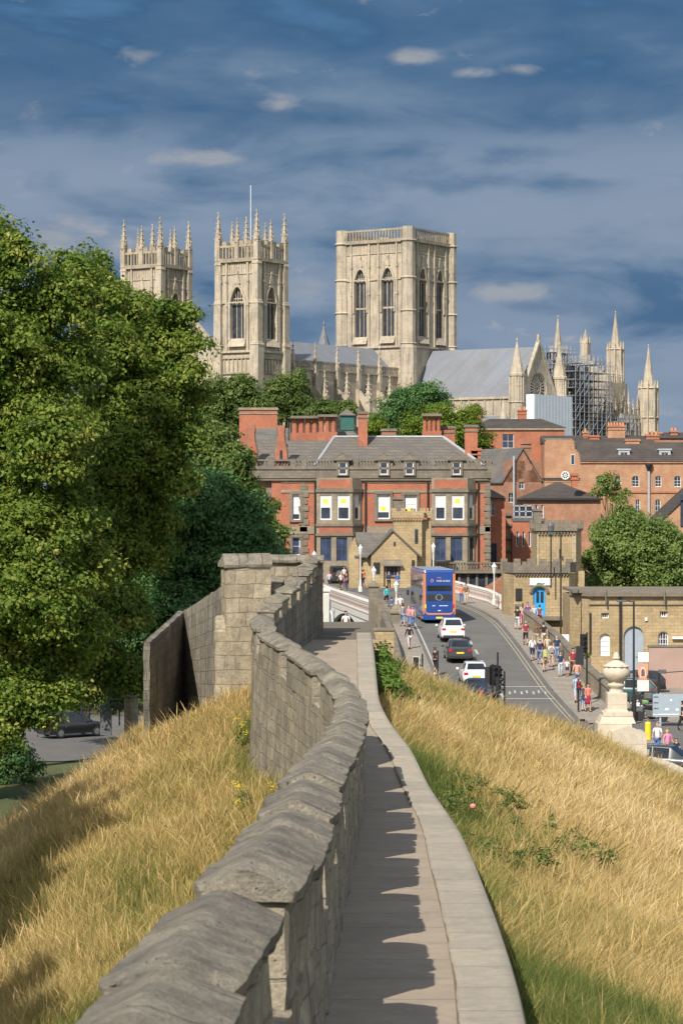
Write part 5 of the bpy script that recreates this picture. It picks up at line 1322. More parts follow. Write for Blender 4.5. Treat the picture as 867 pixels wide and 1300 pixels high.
# green louvred turret on a small grey hip behind
gt = MB(); gt.frustum((x(441), 18), 2.2, 2.0, z(562), .3, .3, z(535)); gt.build('roof', M_slate, rh)
gl = MB(); gl.box(x(432.5), x(450), 17.2, 18.8, z(540), z(520)); 
for k in range(7): zz = z(538) + k * .22; gl.box(x(432.5) - .03, x(450) + .03, 17.12, 18.88, zz, zz + .1)
lo = gl.build('louvre_turret', M_green, rh); MB().frustum((x(441), 18), 1.0, 1.1, z(520), .05, .05, z(511)).build('cap', M_slate, lo)
# dark shop glazing and balcony balustrade under the right bay
bb = MB(); bb.box(x(553), x(640), -5.2, -4.9, z(714), z(712.5)); bb.box(x(553), x(640), -5.2, -.1, z(726), z(723))
k = x(553)
while k < x(640): bb.tube([(k, -5.05, z(723)), (k + .12, -5.05, z(718)), (k, -5.05, z(713.5))], .06, 4); k += .3
bb.build('balcony', M_sandD, rh)
ug = MB(); ug.box(x(578), x(640), -4.6, -4.4, -.6, z(726)); ug.build('shopfront_glass', M_gls, rh)
for q in (580, 591, 602, 614, 626): MB().box(x(q) - .12, x(q) + .12, -4.75, -4.6, -.6, z(726)).build('shopfront_post', M_sandD, rh)

# ------------------------------------------------ red brick side house right of it
B2 = Fr(632, 264, ZC - 8.3); x = B2.x; z = B2.z
sh2 = empty('brick_side_house', B2.loc(), 0, 'narrow dark red brick house joined to the right of the grand red building', 'house')
mb = MB(); w1 = (x(623.5), x(629), z(655), z(637)); w2 = (x(623), x(631), z(718), z(690)); facade(mb, x(621.5), x(642), 0, z(632), .8, [w1, w2], .3); mb.box(x(621.5), x(642), 1.2, 9, 0, z(632)); 
mb.build('wall', M_redb, sh2); mb = MB(); mb.add([(x(620), .4, z(632)), (x(644), .4, z(632)), (x(644), 9, z(632)), (x(620), 9, z(632)), (x(625), 5, z(620))], [(0, 1, 4), (1, 2, 4), (2, 3, 4), (3, 0, 4), (3, 2, 1, 0)]); mb.build('roof', M_slate, sh2)
window(sh2, *w1, .95, M_wht, M_gls, 1, 2, .08); window(sh2, *w2, .95, M_dgrey, M_gls, 1, 1, .08)

# ------------------------------------------------ brown brick houses behind, right
def house(label, px0, px1, d, py_base, py_eave, py_ridge, depth, wmat, rmat, wins, ridge='x', name='brick_house', hip=0, zb=None, arch=False, wm=None, gablepx=None, cols=2, rows=2, cat='house', group=None, rz=0):
    zb = ZC + lerp([(240, -8.4), (300, -7.8), (400, -7)], d) if zb is None else zb
    Bq = Fr((px0 + px1) / 2, d, zb); x, z = Bq.x, Bq.z
    o = empty(name, Bq.loc(), rz, label, cat, group); a, b = x(px0), x(px1); ze, zr_ = z(py_eave), z(py_ridge)
    hs = [(x(w[0]), x(w[1]), z(w[3]), z(w[2]), (x(w[1]) - x(w[0])) * .42 if arch else 0) for w in wins]
    mb = MB(); facade(mb, a, b, 0, ze, 0, hs, .25)
    mb.poly([(a, 0, 0), (a, depth, 0), (a, depth, ze), (a, 0, ze)]); mb.poly([(b, 0, 0), (b, depth, 0), (b, depth, ze), (b, 0, ze)]); mb.poly([(a, depth, 0), (b, depth, 0), (b, depth, ze), (a, depth, ze)])
    rf = MB()
    if ridge == 'x':
        if hip: rf.add([(a - .3, -.3, ze), (b + .3, -.3, ze), (b + .3, depth, ze), (a - .3, depth, ze), (a + hip, depth / 2, zr_), (b - hip, depth / 2, zr_)], [(0, 1, 5, 4), (1, 2, 5), (2, 3, 4, 5), (3, 0, 4), (3, 2, 1, 0)])
        else:
            rf.prism([(a - .1, -.3, ze - .05), (a - .1, depth + .2, ze - .05), (a - .1, depth / 2, zr_)], (b - a + .2, 0, 0))
            for xx in (a + .02, b - .02): mb.poly([(xx, 0, ze), (xx, depth, ze), (xx, depth / 2, zr_ - .1)])
    elif ridge == 'y':
        gx = x(gablepx) if gablepx else (a + b) / 2
        mb.poly([(a, 0, ze), (b, 0, ze), (gx, 0, zr_ - .08)]); mb.poly([(a, depth, ze), (b, depth, ze), (gx, depth, zr_ - .08)])
        t = .18
        rf.prism([(a - .25, -.15, ze - .15), (gx, -.15, zr_), (gx, -.15, zr_ + t), (a - .25, -.15, ze + t - .15)], (0, depth, 0)); rf.prism([(b + .25, -.15, ze - .15), (gx, -.15, zr_), (gx, -.15, zr_ + t), (b + .25, -.15, ze + t - .15)], (0, depth, 0))
    else: rf.box(a, b, -.1, depth, ze, ze + .35)
    mb.build('wall', wmat, o); rf.build('roof', rmat, o)
    for h in hs: window(o, h[0], h[1], h[2], h[3], .12, wm or M_wht, M_gls, cols, rows, .07, rise=h[4])
    return o, x, z
G3 = 'brick buildings between the bridge and the cathedral'
o, x, z = house('long red brick block with a dark roof and one white window below the sheeted scaffold', 598, 716, 378, 600, 543, 530, 12, M_redb, M_slateD, [(637, 652, 551, 569)], group=G3, name='brick_building', hip=3.0, cat='building')
MB().box(x(598), x(716), -.25, 0, z(546), z(543)).build('cornice', M_sand, o); MB().box(x(634.5), x(654.5), -.12, .0, z(571.5), z(569)).build('sill', M_sand, o)
chimney(o, x(606), x(616), 8, 9, z(536), z(517), M_redb, M_redb); chimney(o, x(661), x(672), 6, 7, z(536), z(518), M_redb, M_redb, pots=2)
o, x, z = house('brown brick gabled house with a grey slate slope on its left', 636, 690, 300, 700, 612, 570, 15, M_brnb, M_slate, [(668, 677, 585, 597), (658, 666, 608, 621), (643, 651, 626, 638)], ridge='y', group=G3, rz=R(24))
MB().tube([(x(649.5), -.2, z(655)), (x(649.5), -.2, z(579))], .13, 6).build('flue_pipe', M_leadt, o)
chimney(o, x(678), x(687), 2, 3, z(600), z(560), M_brnb, M_brnb)
o, x, z = house('orange brick wall with a shaped gable and round window, beside dark roofs', 691, 736, 322, 680, 610, 600, 10, M_orgb, M_slateD, [], ridge='flat', group=G3)
sg = MB().prism(xz([(x(691), z(612)), (x(736), z(612)), (x(736), z(584)), (x(734), z(576)), (x(729), z(570)), (x(728), z(560)), (x(725), z(558.5)), (x(693), z(558.5)), (x(691), z(562))], -.05), (0, .5, 0)); sgo = sg.build('shaped_gable', M_orgb, o)
MB().tube([(x(691), .2, z(558)), (x(726), .2, z(558)), (x(729), .2, z(562)), (x(729.5), .2, z(570)), (x(735), .2, z(577)), (x(736.5), .2, z(584))], .14, 5).build('coping', M_sandD, sgo)
rwd = MB(); 
for k in range(12):
    a_, b_ = R(30 * k), R(30 * k + 30); rwd.prism([(x(717) + .42 * math.cos(a_), -.15, z(603.5) + .42 * math.sin(a_)), (x(717) + .55 * math.cos(a_), -.15, z(603.5) + .55 * math.sin(a_)), (x(717) + .55 * math.cos(b_), -.15, z(603.5) + .55 * math.sin(b_)), (x(717) + .42 * math.cos(b_), -.15, z(603.5) + .42 * math.sin(b_))], (0, .1, 0))
for k in range(4): a_ = R(45 * k); rwd.bar((x(717) - .45 * math.cos(a_), -.1, z(603.5) - .45 * math.sin(a_)), (x(717) + .45 * math.cos(a_), -.1, z(603.5) + .45 * math.sin(a_)), .07)
rwo_ = rwd.build('round_window', M_wht, o); g_ = MB().poly([(x(717) + .46 * math.cos(R(30 * k)), -.07, z(603.5) + .46 * math.sin(R(30 * k))) for k in range(12)]); g_.build('pane', M_gls, rwo_)
window(o, x(724), x(729), z(590), z(577), -.12, M_wht, M_gls, 1, 1, .05)
wn = [(801.5, 811, 604, 618), (831, 839, 604, 618), (855, 864, 604, 618), (877, 886, 604, 618), (756, 764, 604, 616), (780, 788, 604, 616), (831, 838, 634, 655), (806, 812, 634, 652)]
o, x, z = house('long pale orange brick house with arched windows and a dark roof at the right edge', 736, 905, 332, 720, 585, 560, 11, M_orgb, M_slateD, wn, arch=True, group=G3, cols=2, rows=3)
MB().box(x(736), x(905), -.14, 0, z(626), z(624)).build('string_course', M_redb, o); MB().box(x(736), x(905), -.2, .1, z(588), z(585)).build('eaves', M_brnb, o)
MB().tube([(x(823), -.2, z(660)), (x(823), -.2, z(597))], .16, 6).build('downpipe', M_leadt, o); MB().lathe([(.25, z(597)), (.5, z(591)), (.5, z(589))], (x(823), -.3, 0), 8).build('hopper', M_blk, o)
for q in (793.5, 845.5):
    dm = MB(); dz0, dz1 = z(584), z(574); facade(dm, x(q) - .75, x(q) + .75, dz0, dz1 + .3, 1.6, [(x(q) - .5, x(q) + .5, dz0 + .1, dz1)], .15); dm.box(x(q) - .9, x(q) + .9, 1.5, 4.4, dz1 + .3, dz1 + .5)
    for s_ in (-1, 1): dm.poly([(x(q) + s_ * .75, 1.6, dz0), (x(q) + s_ * .75, 4.2, dz0), (x(q) + s_ * .75, 4.2, dz1 + .3), (x(q) + s_ * .75, 1.6, dz1 + .3)])
    do = dm.build('dormer', M_leadt, o); window(do, x(q) - .5, x(q) + .5, dz0 + .1, dz1, 1.68, M_wht, M_gls, 2, 2, .07)
chimney(o, x(799), x(817), 5, 6.6, z(572), z(556), M_orgb, M_brnb, pots=0)
o, x, z = house('brick rooftop behind with a big square chimney with clay pots, under the scaffold', 690, 830, 372, 640, 562, 552, 9, M_brnb, M_slateD, [], group=G3)
chimney(o, x(774), x(796), 3, 5, z(562), z(539), M_orgb, M_brnb, pots=6); chimney(o, x(742), x(749), 3, 4, z(562), z(547), M_redb, M_brnb, pots=1)
chimney(o, x(749.5), x(762), 2, 3, z(562), z(552), M_redb, M_redb); chimney(o, x(822), x(838), 2, 3.4, z(562), z(551), M_redb, M_brnb, pots=3)
o, x, z = house('low brown brick house at the far right edge with small chimneys', 826, 900, 390, 600, 556, 548, 8, M_brnb, M_slateD, [], group=G3)
chimney(o, x(832), x(842), 2, 3.4, z(556), z(548), M_redb, M_brnb); chimney(o, x(853), x(862), 2, 3.4, z(552), z(546), M_redb, M_brnb, pots=2)
wn = [(678.5, 682.5, 641, 658), (686, 689.5, 641, 658), (655, 658.5, 675, 694), (662.5, 666, 675, 694), (670, 673.5, 675, 694), (679, 682.5, 676, 694), (686, 689.5, 676, 694)]
o, x, z = house('brown brick house with a low hipped slate roof and tall narrow white windows', 664, 762, 285, 740, 634, 612, 11, M_brnb, M_slateD, wn[:2], hip=4, group=G3, cols=1, rows=3)
chimney(o, x(725), x(733), -.3, .7, z(618), z(601), M_redb, M_redb); MB().box(x(662), x(764), -.45, -.2, z(635), z(632.5)).build('gutter', M_blk, o)
o, x, z = house('lower red brick annex with slit-like white windows and a glazed box on top', 650, 692, 279, 740, 662, 655, 6, M_redb, M_dgrey, wn[2:], ridge='flat', group=G3, cols=1, rows=1)
gb = MB(); 
for zz in (z(657), z(650), z(643)): gb.box(x(652), x(676), -.1, .1, zz, zz + .12)
for q in (652, 659, 667, 675.5): gb.box(x(q) - .07, x(q) + .07, -.1, .1, z(658), z(641))
gbo = gb.build('glazed_box', M_leadt, o); MB().box(x(652), x(676), .02, 2.5, z(657), z(642)).build('pane', M_gls, gbo)
MB().box(x(641), x(650), .5, 4, 0, z(655)).build('lift_shaft', M_brnb, o)
for zz in (720, 700, 684, 668, 655): MB().box(x(641), x(649), .2, 1.2, z(zz), z(zz) + .25).build('plant_deck', M_dgrey, o)
o, x, z = house('red-brown gable end at the right edge behind the willow', 833, 905, 250, 740, 668, 600, 10, M_orgb, M_slateD, [], ridge='y', gablepx=905, group=G3)
MB().box(x(863), x(875), -.15, .1, z(668), z(628)).build('window_strip', M_gls, o)

# ------------------------------------------------ crenellated stone buildings
def crenel(mb, x0, x1, y0, y1, z0, zm, z1, n):
    """battlement along x: solid band up to zm, merlons up to z1"""
    mb.box(x0, x1, y0, y1, z0, zm); w = (x1 - x0) / (2 * n - 1)
    for k in range(n): mb.box(x0 + 2 * k * w, x0 + (2 * k + 1) * w, y0, y1, zm, z1)
def crenel_y(mb, x0, x1, y0, y1, z0, zm, z1, n):
    mb.box(x0, x1, y0, y1, z0, zm); w = (y1 - y0) / (2 * n - 1)
    for k in range(n): mb.box(x0, x1, y0 + 2 * k * w, y0 + (2 * k + 1) * w, zm, z1)
def corbels(mb, x0, x1, y, z0, z1, n):
    w = (x1 - x0) / n
    for k in range(n): mb.box(x0 + (k + .22) * w, x0 + (k + .78) * w, y - .18, y, z0, z1)
# lodge on the far left end of the bridge
B3 = Fr(500, 250, ZC - 8.4); x = B3.x; z = B3.z
lg = empty('bridge_lodge', B3.loc(), 0, 'small golden stone lodge with a steep gable and battlemented turret, left of the bus', 'lodge')
wd = (x(487), x(508), 0.2, z(711)); mb = MB(); facade(mb, x(471), x(529), 0, z(703), 0, [wd], .3); mb.poly([(x(471), 0, z(703)), (x(529), 0, z(703)), (x(524), 0, z(698)), (x(498), 0, z(674))])
mb.box(x(471), x(529), .35, 7, 0, z(703)); mb.prism([(x(455), 1.0, 0), (x(471), .6, 0), (x(471), .6, z(708)), (x(455), 1.0, z(708))], (0, 5, 0)); 
mb.prism([(x(443), .4, 0), (x(456), .4, 0), (x(456), .4, z(700)), (x(450), .4, z(682)), (x(443), .4, z(700))], (0, 4, 0))
mb.build('wall', M_gold, lg)
rf = MB(); rf.prism([(x(465), -.25, z(709)), (x(498), -.25, z(674)), (x(498), -.25, z(671.5)), (x(463), -.25, z(707.5))], (0, 7, 0)); rf.prism([(x(533), -.25, z(707)), (x(498), -.25, z(674)), (x(498), -.25, z(671.5)), (x(535), -.25, z(706))], (0, 7, 0))
rf.add([(x(450), .3, z(706)), (x(472), .3, z(706)), (x(496), 3.5, z(677)), (x(452), 3.5, z(676)), (x(450), .3, z(708)), (x(472), .3, z(708))], [(0, 1, 2, 3), (4, 5, 1, 0)])
rf.build('roof', M_slate, lg)
MB().box(x(499.5), x(502), -.06, .0, z(693), z(688)).build('slit', M_gls, lg)
window(lg, x(489), x(506), 1.2, z(713), .12, M_sand, M_gls, 3, 1, .12)
MB().add([(x(484), -.5, z(717)), (x(511), -.5, z(717)), (x(508), 0, z(710)), (x(487), 0, z(710)), (x(484), -.5, z(718.5)), (x(511), -.5, z(718.5))], [(0, 1, 2, 3), (4, 5, 1, 0), (0, 3, 4), (1, 5, 2)]).build('porch_hood', M_sandD, lg)
MB().box(x(474), x(482), -.1, -.02, z(728), z(714)).build('notice_board', M_blk, lg)
MB().box(x(458), x(465), .85, .95, z(719.5), z(714)).build('notice_board', M_blk, lg)
MB().box(x(522.5), x(526), -.12, 0, 0, z(711)).build('side_door', M_blk, lg)
tb = MB(); yt = 1.5; tx0, tx1 = x(500), x(536); tb.box(tx0, tx1, yt, yt + 4, 0, z(660)); tb.box(tx1, x(548), yt + .9, yt + 4, 0, z(660))
corbels(tb, tx0 - .1, tx1 + .1, yt, z(661), z(657.5), 11); tb.box(tx0 - .2, tx1 + .2, yt - .25, yt + 4, z(657.5), z(654)); tb.box(tx1, x(549), yt + .6, yt + 4, z(657.5), z(654))
crenel(tb, tx0 - .2, tx1 + .2, yt - .25, yt + .1, z(654), z(649), z(645), 4); crenel(tb, tx1 + .2, x(549), yt + .6, yt + .95, z(654), z(649), z(645), 3); crenel_y(tb, tx0 - .2, tx0 + .15, yt + .12, yt + 4, z(654), z(649), z(645), 3); crenel_y(tb, x(548), x(549), yt + .97, yt + 4, z(654), z(649), z(645), 3)
tb.build('turret', M_gold, lg)
mb = MB().box(x(500), x(512), yt + 1.5, yt + 3, z(650), z(631)); mb.box(x(499), x(513), yt + 1.35, yt + 3.1, z(634), z(631)); mb.build('roof_hatch', M_sandD, lg)
MB().box(x(527), x(531), yt - .06, yt, z(690), z(672)).build('slit', M_gls, lg)

# toll house with the blue door and the taller tower behind it
B4 = Fr(688, 207, ZC - 9.35); x = B4.x; z = B4.z
th = empty('toll_house', B4.loc(), 0, 'golden stone toll house with battlements and a bright blue arched door', 'building')
dr = (x(676.5), x(692), z(783), z(746), (x(692) - x(676.5)) * .42)
mb = MB(); facade(mb, x(652), x(722), -3.5, z(728), 0, [dr], .3); mb.box(x(652), x(722), .3, 5, -3.5, z(728))
mb.prism([(x(641), 2.2, -3.5), (x(652), 0, -3.5), (x(652), 5, -3.5), (x(641), 5, -3.5)], (0, 0, z(728) + 3.5)); mb.prism([(x(722), 0, -3.5), (x(733), 2.2, -3.5), (x(733), 5, -3.5), (x(722), 5, -3.5)], (0, 0, z(728) + 3.5))
mb.build('wall', M_gold, th)
cr = MB(); crenel(cr, x(651), x(723), -.3, .1, z(727), z(720), z(713), 7); corbels(cr, x(653), x(721), 0, z(731), z(727), 18)
for (xa, xb) in ((x(640), x(651)), (x(723), x(734))): cr.prism([(xa, 2.1 if xa < 0 else -.3, z(727)), (xb, -.3 if xa < 0 else 2.1, z(727)), (xb, (-.3 if xa < 0 else 2.1) + .4, z(727)), (xa, (2.1 if xa < 0 else -.3) + .4, z(727))], (0, 0, z(714) - z(727)))
crenel(cr, x(640), x(734), 4.7, 5.1, z(727), z(719), z(711), 6)
cr.build('battlement', M_sandD, th)
do = MB().poly(xz(outline(dr[0], dr[1], dr[2], dr[3], dr[4]), .2)); MBd = do.build('door', M_blue, th)
for q in (680.5, 686):
    MB().box(x(q), x(q + 3.6), .16, .19, z(765), z(751)).build('pane', M_gls, MBd)
hm = MB(); arc = arch_top(x(675.5), x(693), z(746 + 6), x(688) - x(681), 10); 
hm.tube([(p[0], -.05, p[1]) for p in arch_top(x(673.5), x(695), z(753), (x(695) - x(673.5)) * .46, 10)], .14, 6); hm.build('door_hood', M_sandD, th)
sg_ = MB().box(x(672), x(698), -.12, -.04, z(743), z(734)).build('name_board', M_sign, th)
MB().tube([(x(681), -.14, z(740.6)), (x(684), -.14, z(740.0)), (x(688), -.14, z(740.8)), (x(691), -.14, z(740.2))], .05, 5).build('green_flourish', plain('board_green', (.2, .4, .3)), sg_)
MB().box(x(654), x(662), -.12, -.02, z(762), z(747)).build('notice_board', M_blk, th)
MB().box(x(686), x(724), -2.2, 0, z(786), z(782)).build('landing', M_sandD, th); MB().box(x(692), x(724), -1.6, -.05, -3.5, z(786)).build('landing_base', M_gold, th)
tw = empty('battlemented_tower', (B4.x0, 213, B4.zb), 0, 'taller square stone tower with battlements rising behind the toll house', 'tower')
B5 = Fr(688, 213, B4.zb); x = B5.x; z = B5.z
mb = MB(); mb.box(x(688), x(737), 0, 6, -3.5, z(672)); mb.prism([(x(737), 0, -3.5), (x(747), 1.6, -3.5), (x(747), 6, -3.5), (x(737), 6, -3.5)], (0, 0, z(672) + 3.5))
mb.box(x(735.5), x(748.5), -.15, 3, -3.5, z(725)); mb.build('wall', M_gold, tw)
for q0, q1 in ((732.5, 737), (688, 691)): MB().box(x(q0), x(q1) + (.05 if q0 > 700 else 0), -.07, .3, -3.5, z(675)).build('quoins', M_sandL, tw)
cr = MB(); corbels(cr, x(689), x(737), 0, z(679), z(674), 12); cr.box(x(686), x(739), -.3, 6, z(674), z(671)); cr.prism([(x(739), -.3, z(674)), (x(749), 1.5, z(674)), (x(749), 6, z(674)), (x(739), 6, z(674))], (0, 0, z(671) - z(674)))
crenel(cr, x(686), x(739), -.3, .1, z(671), z(665), z(660.5), 5); crenel(cr, x(739), x(749.5), 1.2, 1.6, z(671), z(665), z(660.5), 2); crenel(cr, x(686), x(749), 5.7, 6.1, z(671), z(665), z(660.5), 6)
cr.build('battlement', M_sandD, tw)
mb = MB(); mb.box(x(688), x(698), 3, 4.5, z(665), z(646)); mb.box(x(687), x(699), 2.9, 4.6, z(649), z(646)); mb.build('chimney', M_sandD, tw)
MB().box(x(716.5), x(718), -.06, 0, z(711), z(697)).build('slit', M_gls, tw); MB().box(x(720), x(721.5), -.06, 0, z(711), z(706)).build('slit', M_gls, tw)

# long stone warehouse
B6 = Fr(800, 191, ZC - 13.1); x = B6.x; z = B6.z
wh = empty('stone_warehouse', B6.loc(), 0, 'long golden stone building with arched windows, a big grey arched door and a flat parapet', 'building')
wi = [(x(760.5), x(774), z(833), z(804), (x(774) - x(760.5)) * .45), (x(834.5), x(848), z(830.5), z(801.5), (x(848) - x(834.5)) * .45)]
dw = (x(791), x(817), z(853), z(795), (x(817) - x(791)) * .5); sm = [(x(762.5), x(772.5), z(785), z(778)), (x(837), x(847), z(783), z(776))]
mb = MB(); facade(mb, x(748), x(890), -.3, z(757), 0, wi + [dw] + sm, .35); mb.box(x(748), x(890), .6, 9, -.3, z(757)); mb.prism([(x(727), 2.6, -.3), (x(748), 0, -.3), (x(748), 9, -.3), (x(727), 9, -.3)], (0, 0, z(757) + .3))
mb.build('wall', M_gold, wh)
pp = MB(); pp.box(x(747), x(890), -.35, .5, z(757), z(751)); pp.box(x(747), x(890), -.12, .0, z(768), z(766.5)); pp.prism([(x(725.5), 2.4, z(757)), (x(747), -.35, z(757)), (x(747), .5, z(757)), (x(727), 3.2, z(757))], (0, 0, z(751) - z(757))); pp.box(x(727), x(890), .52, 9, z(753), z(749.5))
for q in (768, 842): pp.tube([(x(q), -.42, z(749)), (x(q), -.42, z(767))], .07, 5)
pp.build('parapet', M_sandD, wh)
for w in wi: window(wh, *w[:4], .2, M_wht, M_gls if w[0] > 0 else M_blind, 4, 4, .09, rise=w[4], bars=.04)
for w in sm: window(wh, *w, .2, M_wht, M_gls, 4, 1, .07)
ard = MB().poly(xz(outline(*dw), .22)).build('arched_door', M_gdoor, wh)
for q in (-.85, .85): MB().box(x(804) + q - .02, x(804) + q + .02, .18, .215, z(853), z(797)).build('door_joint', M_dgrey, ard)
MB().tube([(x(787), -.12, z(851)), (x(787), -.12, z(757))], .11, 6).build('downpipe', M_blk, wh)
MB().box(x(747.5), x(750), -.1, .0, z(830), z(778)).build('downpipe', M_blk, wh)
MB().box(x(818), x(821), -.15, 0, z(788), z(784)).build('alarm_box', M_sign, wh); MB().box(x(852), x(890), -.3, -.1, z(811), z(808)).build('pipe_cover', M_sign, wh)

# end of the long white building block, low orange tiled roof by the bridge
tl = empty('tiled_kiosk', (Xp(622, 236), 236, ZC - 10), 0, 'low kiosk with an orange tiled roof just right of the bus, behind the bridge parapet', 'kiosk')
mb = MB().box(-1.9, 1.9, 0, 5, -3, .8); mb.build('wall', M_brnb, tl); MB().prism([(-2.2, -.3, .7), (2.2, -.3, .7), (1.5, -.3, 3.2)], (0, 5.6, 0)).build('roof', M_tile, tl)
# ================================================================== bridge, parapets, walls by the road
def seg_wall(pts, h, t, mat, parent, name='wall', base=-1.2, cap=None, capmat=None):
    """upright wall through (x, d, z_foot) points"""
    mb = MB(); cp = MB()
    for a, b in zip(pts[:-1], pts[1:]):
        a, b = Vector(a), Vector(b); n = Vector((-(b - a).y, (b - a).x, 0)).normalized() * t / 2; up = Vector((0, 0, 1))
        q = [a - n + up * base, b - n + up * base, b + n + up * base, a + n + up * base, a - n + up * h, b - n + up * h, b + n + up * h, a + n + up * h]
        mb.add(q, [(0, 3, 2, 1), (4, 5, 6, 7), (0, 1, 5, 4), (1, 2, 6, 5), (2, 3, 7, 6), (3, 0, 4, 7)])
        if cap:
            n2 = n * (1 + .16 / t); q = [a - n2 + up * h, b - n2 + up * h, b + n2 + up * h, a + n2 + up * h, a - n + up * (h + cap), b - n + up * (h + cap), b + n + up * (h + cap), a + n + up * (h + cap)]
            cp.add(q, [(0, 3, 2, 1), (4, 5, 6, 7), (0, 1, 5, 4), (1, 2, 6, 5), (2, 3, 7, 6), (3, 0, 4, 7)])
    o = mb.build(name, mat, parent)
    if cap: cp.build('coping', capmat or mat, o)
    return o
def parapet(label, pts, group=None):
    o = empty('bridge_parapet', pts[0], 0, label, 'parapet', group); o0 = Vector(pts[0])
    P_ = [Vector(p) - o0 for p in pts]
    seg_wall(P_, 1.05, .22, M_pinkw, o, 'panel', base=-.5, cap=.14, capmat=M_pinkw)
    rq = MB(); rl = MB()
    for a, b in zip(P_[:-1], P_[1:]):
        ln = (b - a).length; n = int(ln / .62); t = (b - a).normalized(); nn = Vector((-t.y, t.x, 0)).normalized()
        rq.bar(a + Vector((0, 0, .53)), b + Vector((0, 0, .53)), .2, .3)
        for sd in (-1, 1):
            rl.bar(a + nn * sd * .13 + Vector((0, 0, .14)), b + nn * sd * .13 + Vector((0, 0, .14)), .06, .10); rl.bar(a + nn * sd * .13 + Vector((0, 0, .92)), b + nn * sd * .13 + Vector((0, 0, .92)), .06, .10)
            for k in range(n):
                c = a + t * (k + .5) * ln / n + nn * sd * .115 + Vector((0, 0, .53))
                for q in range(4):              # four-lobed openings shown as red roundels
                    e = c + t * .10 * ((1, 0, -1, 0)[q]) + Vector((0, 0, .10 * (0, 1, 0, -1)[q]))
                    rq.add([e + t * .085 * math.cos(R(60 * j)) + Vector((0, 0, .085 * math.sin(R(60 * j)))) + nn * sd * .012 for j in range(6)], [(0, 1, 2, 3, 4, 5)])
    rq.build('quatrefoils', M_redq, o); rl.build('rails', M_pinkw, o)
    return o
G4 = 'cast-iron parapets of the bridge'
rp = [(lerp(WR, d), d, zr(d) + .12) for d in (214, 222, 240, 256, 272)]
parapet('cream bridge parapet with red quatrefoils on the far side of the road, behind the bus', rp, G4)
# left parapet: rises from the stone pier at px 472 to the ribbed iron post at px 411
lp = [(Xp(470, 208), 208, Zp(781, 208)), (Xp(417, 236), 236, Zp(761, 236)), (Xp(404, 268), 268, Zp(752, 268))]
parapet('cream cast-iron bridge parapet with red quatrefoils beside the tall ribbed white post', lp, G4)
# bridge: deck soffit and white arched ribs
br = empty('bridge', (2, 230, ZC - 10), 0, 'white painted iron arch bridge carrying the road over the river', 'bridge')
for sx, off in ((-1, 0), (1, 13)):
    rb = MB(); n = 14
    A = Vector((Xp(470, 208), 208, 0)); Bv = Vector((Xp(417, 236) - .6, 240, 0)); t = (Bv - A)
    for k in range(n):
        u0, u1 = k / n, (k + 1) / n; z0_ = lambda u: -1.9 - 3.6 * (2 * u - .9) ** 2 if True else 0
        p, q = A + t * u0 + Vector((off, 0, 0)) - Vector((2, 230, 0)), A + t * u1 + Vector((off, 0, 0)) - Vector((2, 230, 0))
        zt0, zt1 = 10 + lerp(RD, A.y + t.y * u0) - .2, 10 + lerp(RD, A.y + t.y * u1) - .2
        rb.prism([(p.x, p.y, zt0), (q.x, q.y, zt1), (q.x, q.y, min(zt1 - .5, zt1 + z0_(u1) + 1.2)), (p.x, p.y, min(zt0 - .5, zt0 + z0_(u0) + 1.2))], (.35, 0, 0))
    rb.build('arch_rib', M_wht, br)
dk = MB()
for a, b in zip((206, 216, 226, 236, 246), (216, 226, 236, 246, 258)):
    za, zb_ = 10 + lerp(RD, a) - .5, 10 + lerp(RD, b) - .5
    xa0, xa1, xb0, xb1 = lerp(WL, a) - .4 - 2, lerp(WR, a) + .4 - 2, lerp(WL, b) - .4 - 2, lerp(WR, b) + .4 - 2
    dk.add([(xa0, a - 230, za), (xa1, a - 230, za), (xb1, b - 230, zb_), (xb0, b - 230, zb_), (xa0, a - 230, za - .5), (xa1, a - 230, za - .5), (xb1, b - 230, zb_ - .5), (xb0, b - 230, zb_ - .5)], [(0, 1, 2, 3), (7, 6, 5, 4), (0, 4, 5, 1), (1, 5, 6, 2), (2, 6, 7, 3), (3, 7, 4, 0)])
dk.build('deck', M_sandD, br)
ab = MB().box(-60, -1.8, -27, -23, -9, -4.6); ab.build('abutment', M_sandD, br)
# ribbed white end post
ip = empty('iron_post', (Xp(411.5, 196), 196, Zp(812, 196)), 0, 'tall ribbed white iron post at the end of the city wall', 'post')
mb = MB(); mb.box(-.38, .38, -.2, .2, 0, 3.9)
for k in range(5): mb.box(-.36 + k * .165, -.29 + k * .165, -.27, -.2, .5, 3.5)
mb.build('post_shaft', M_pinkw, ip); MB().box(-.48, .48, -.32, .32, 3.75, 4.05).build('post_cap', M_pinkw, ip); MB().box(-.46, .46, -.3, .3, 0, .5).build('post_base', M_pinkw, ip)
tag(MB().tube([P(419, 775, 196), P(421.5, 780, 196), P(423, 795, 196), P(423, 812, 196)], .07, 6).build('white_pipe', M_wht, smooth=True), 'thin bent white pipe standing just right of the ribbed iron post', 'pipe')
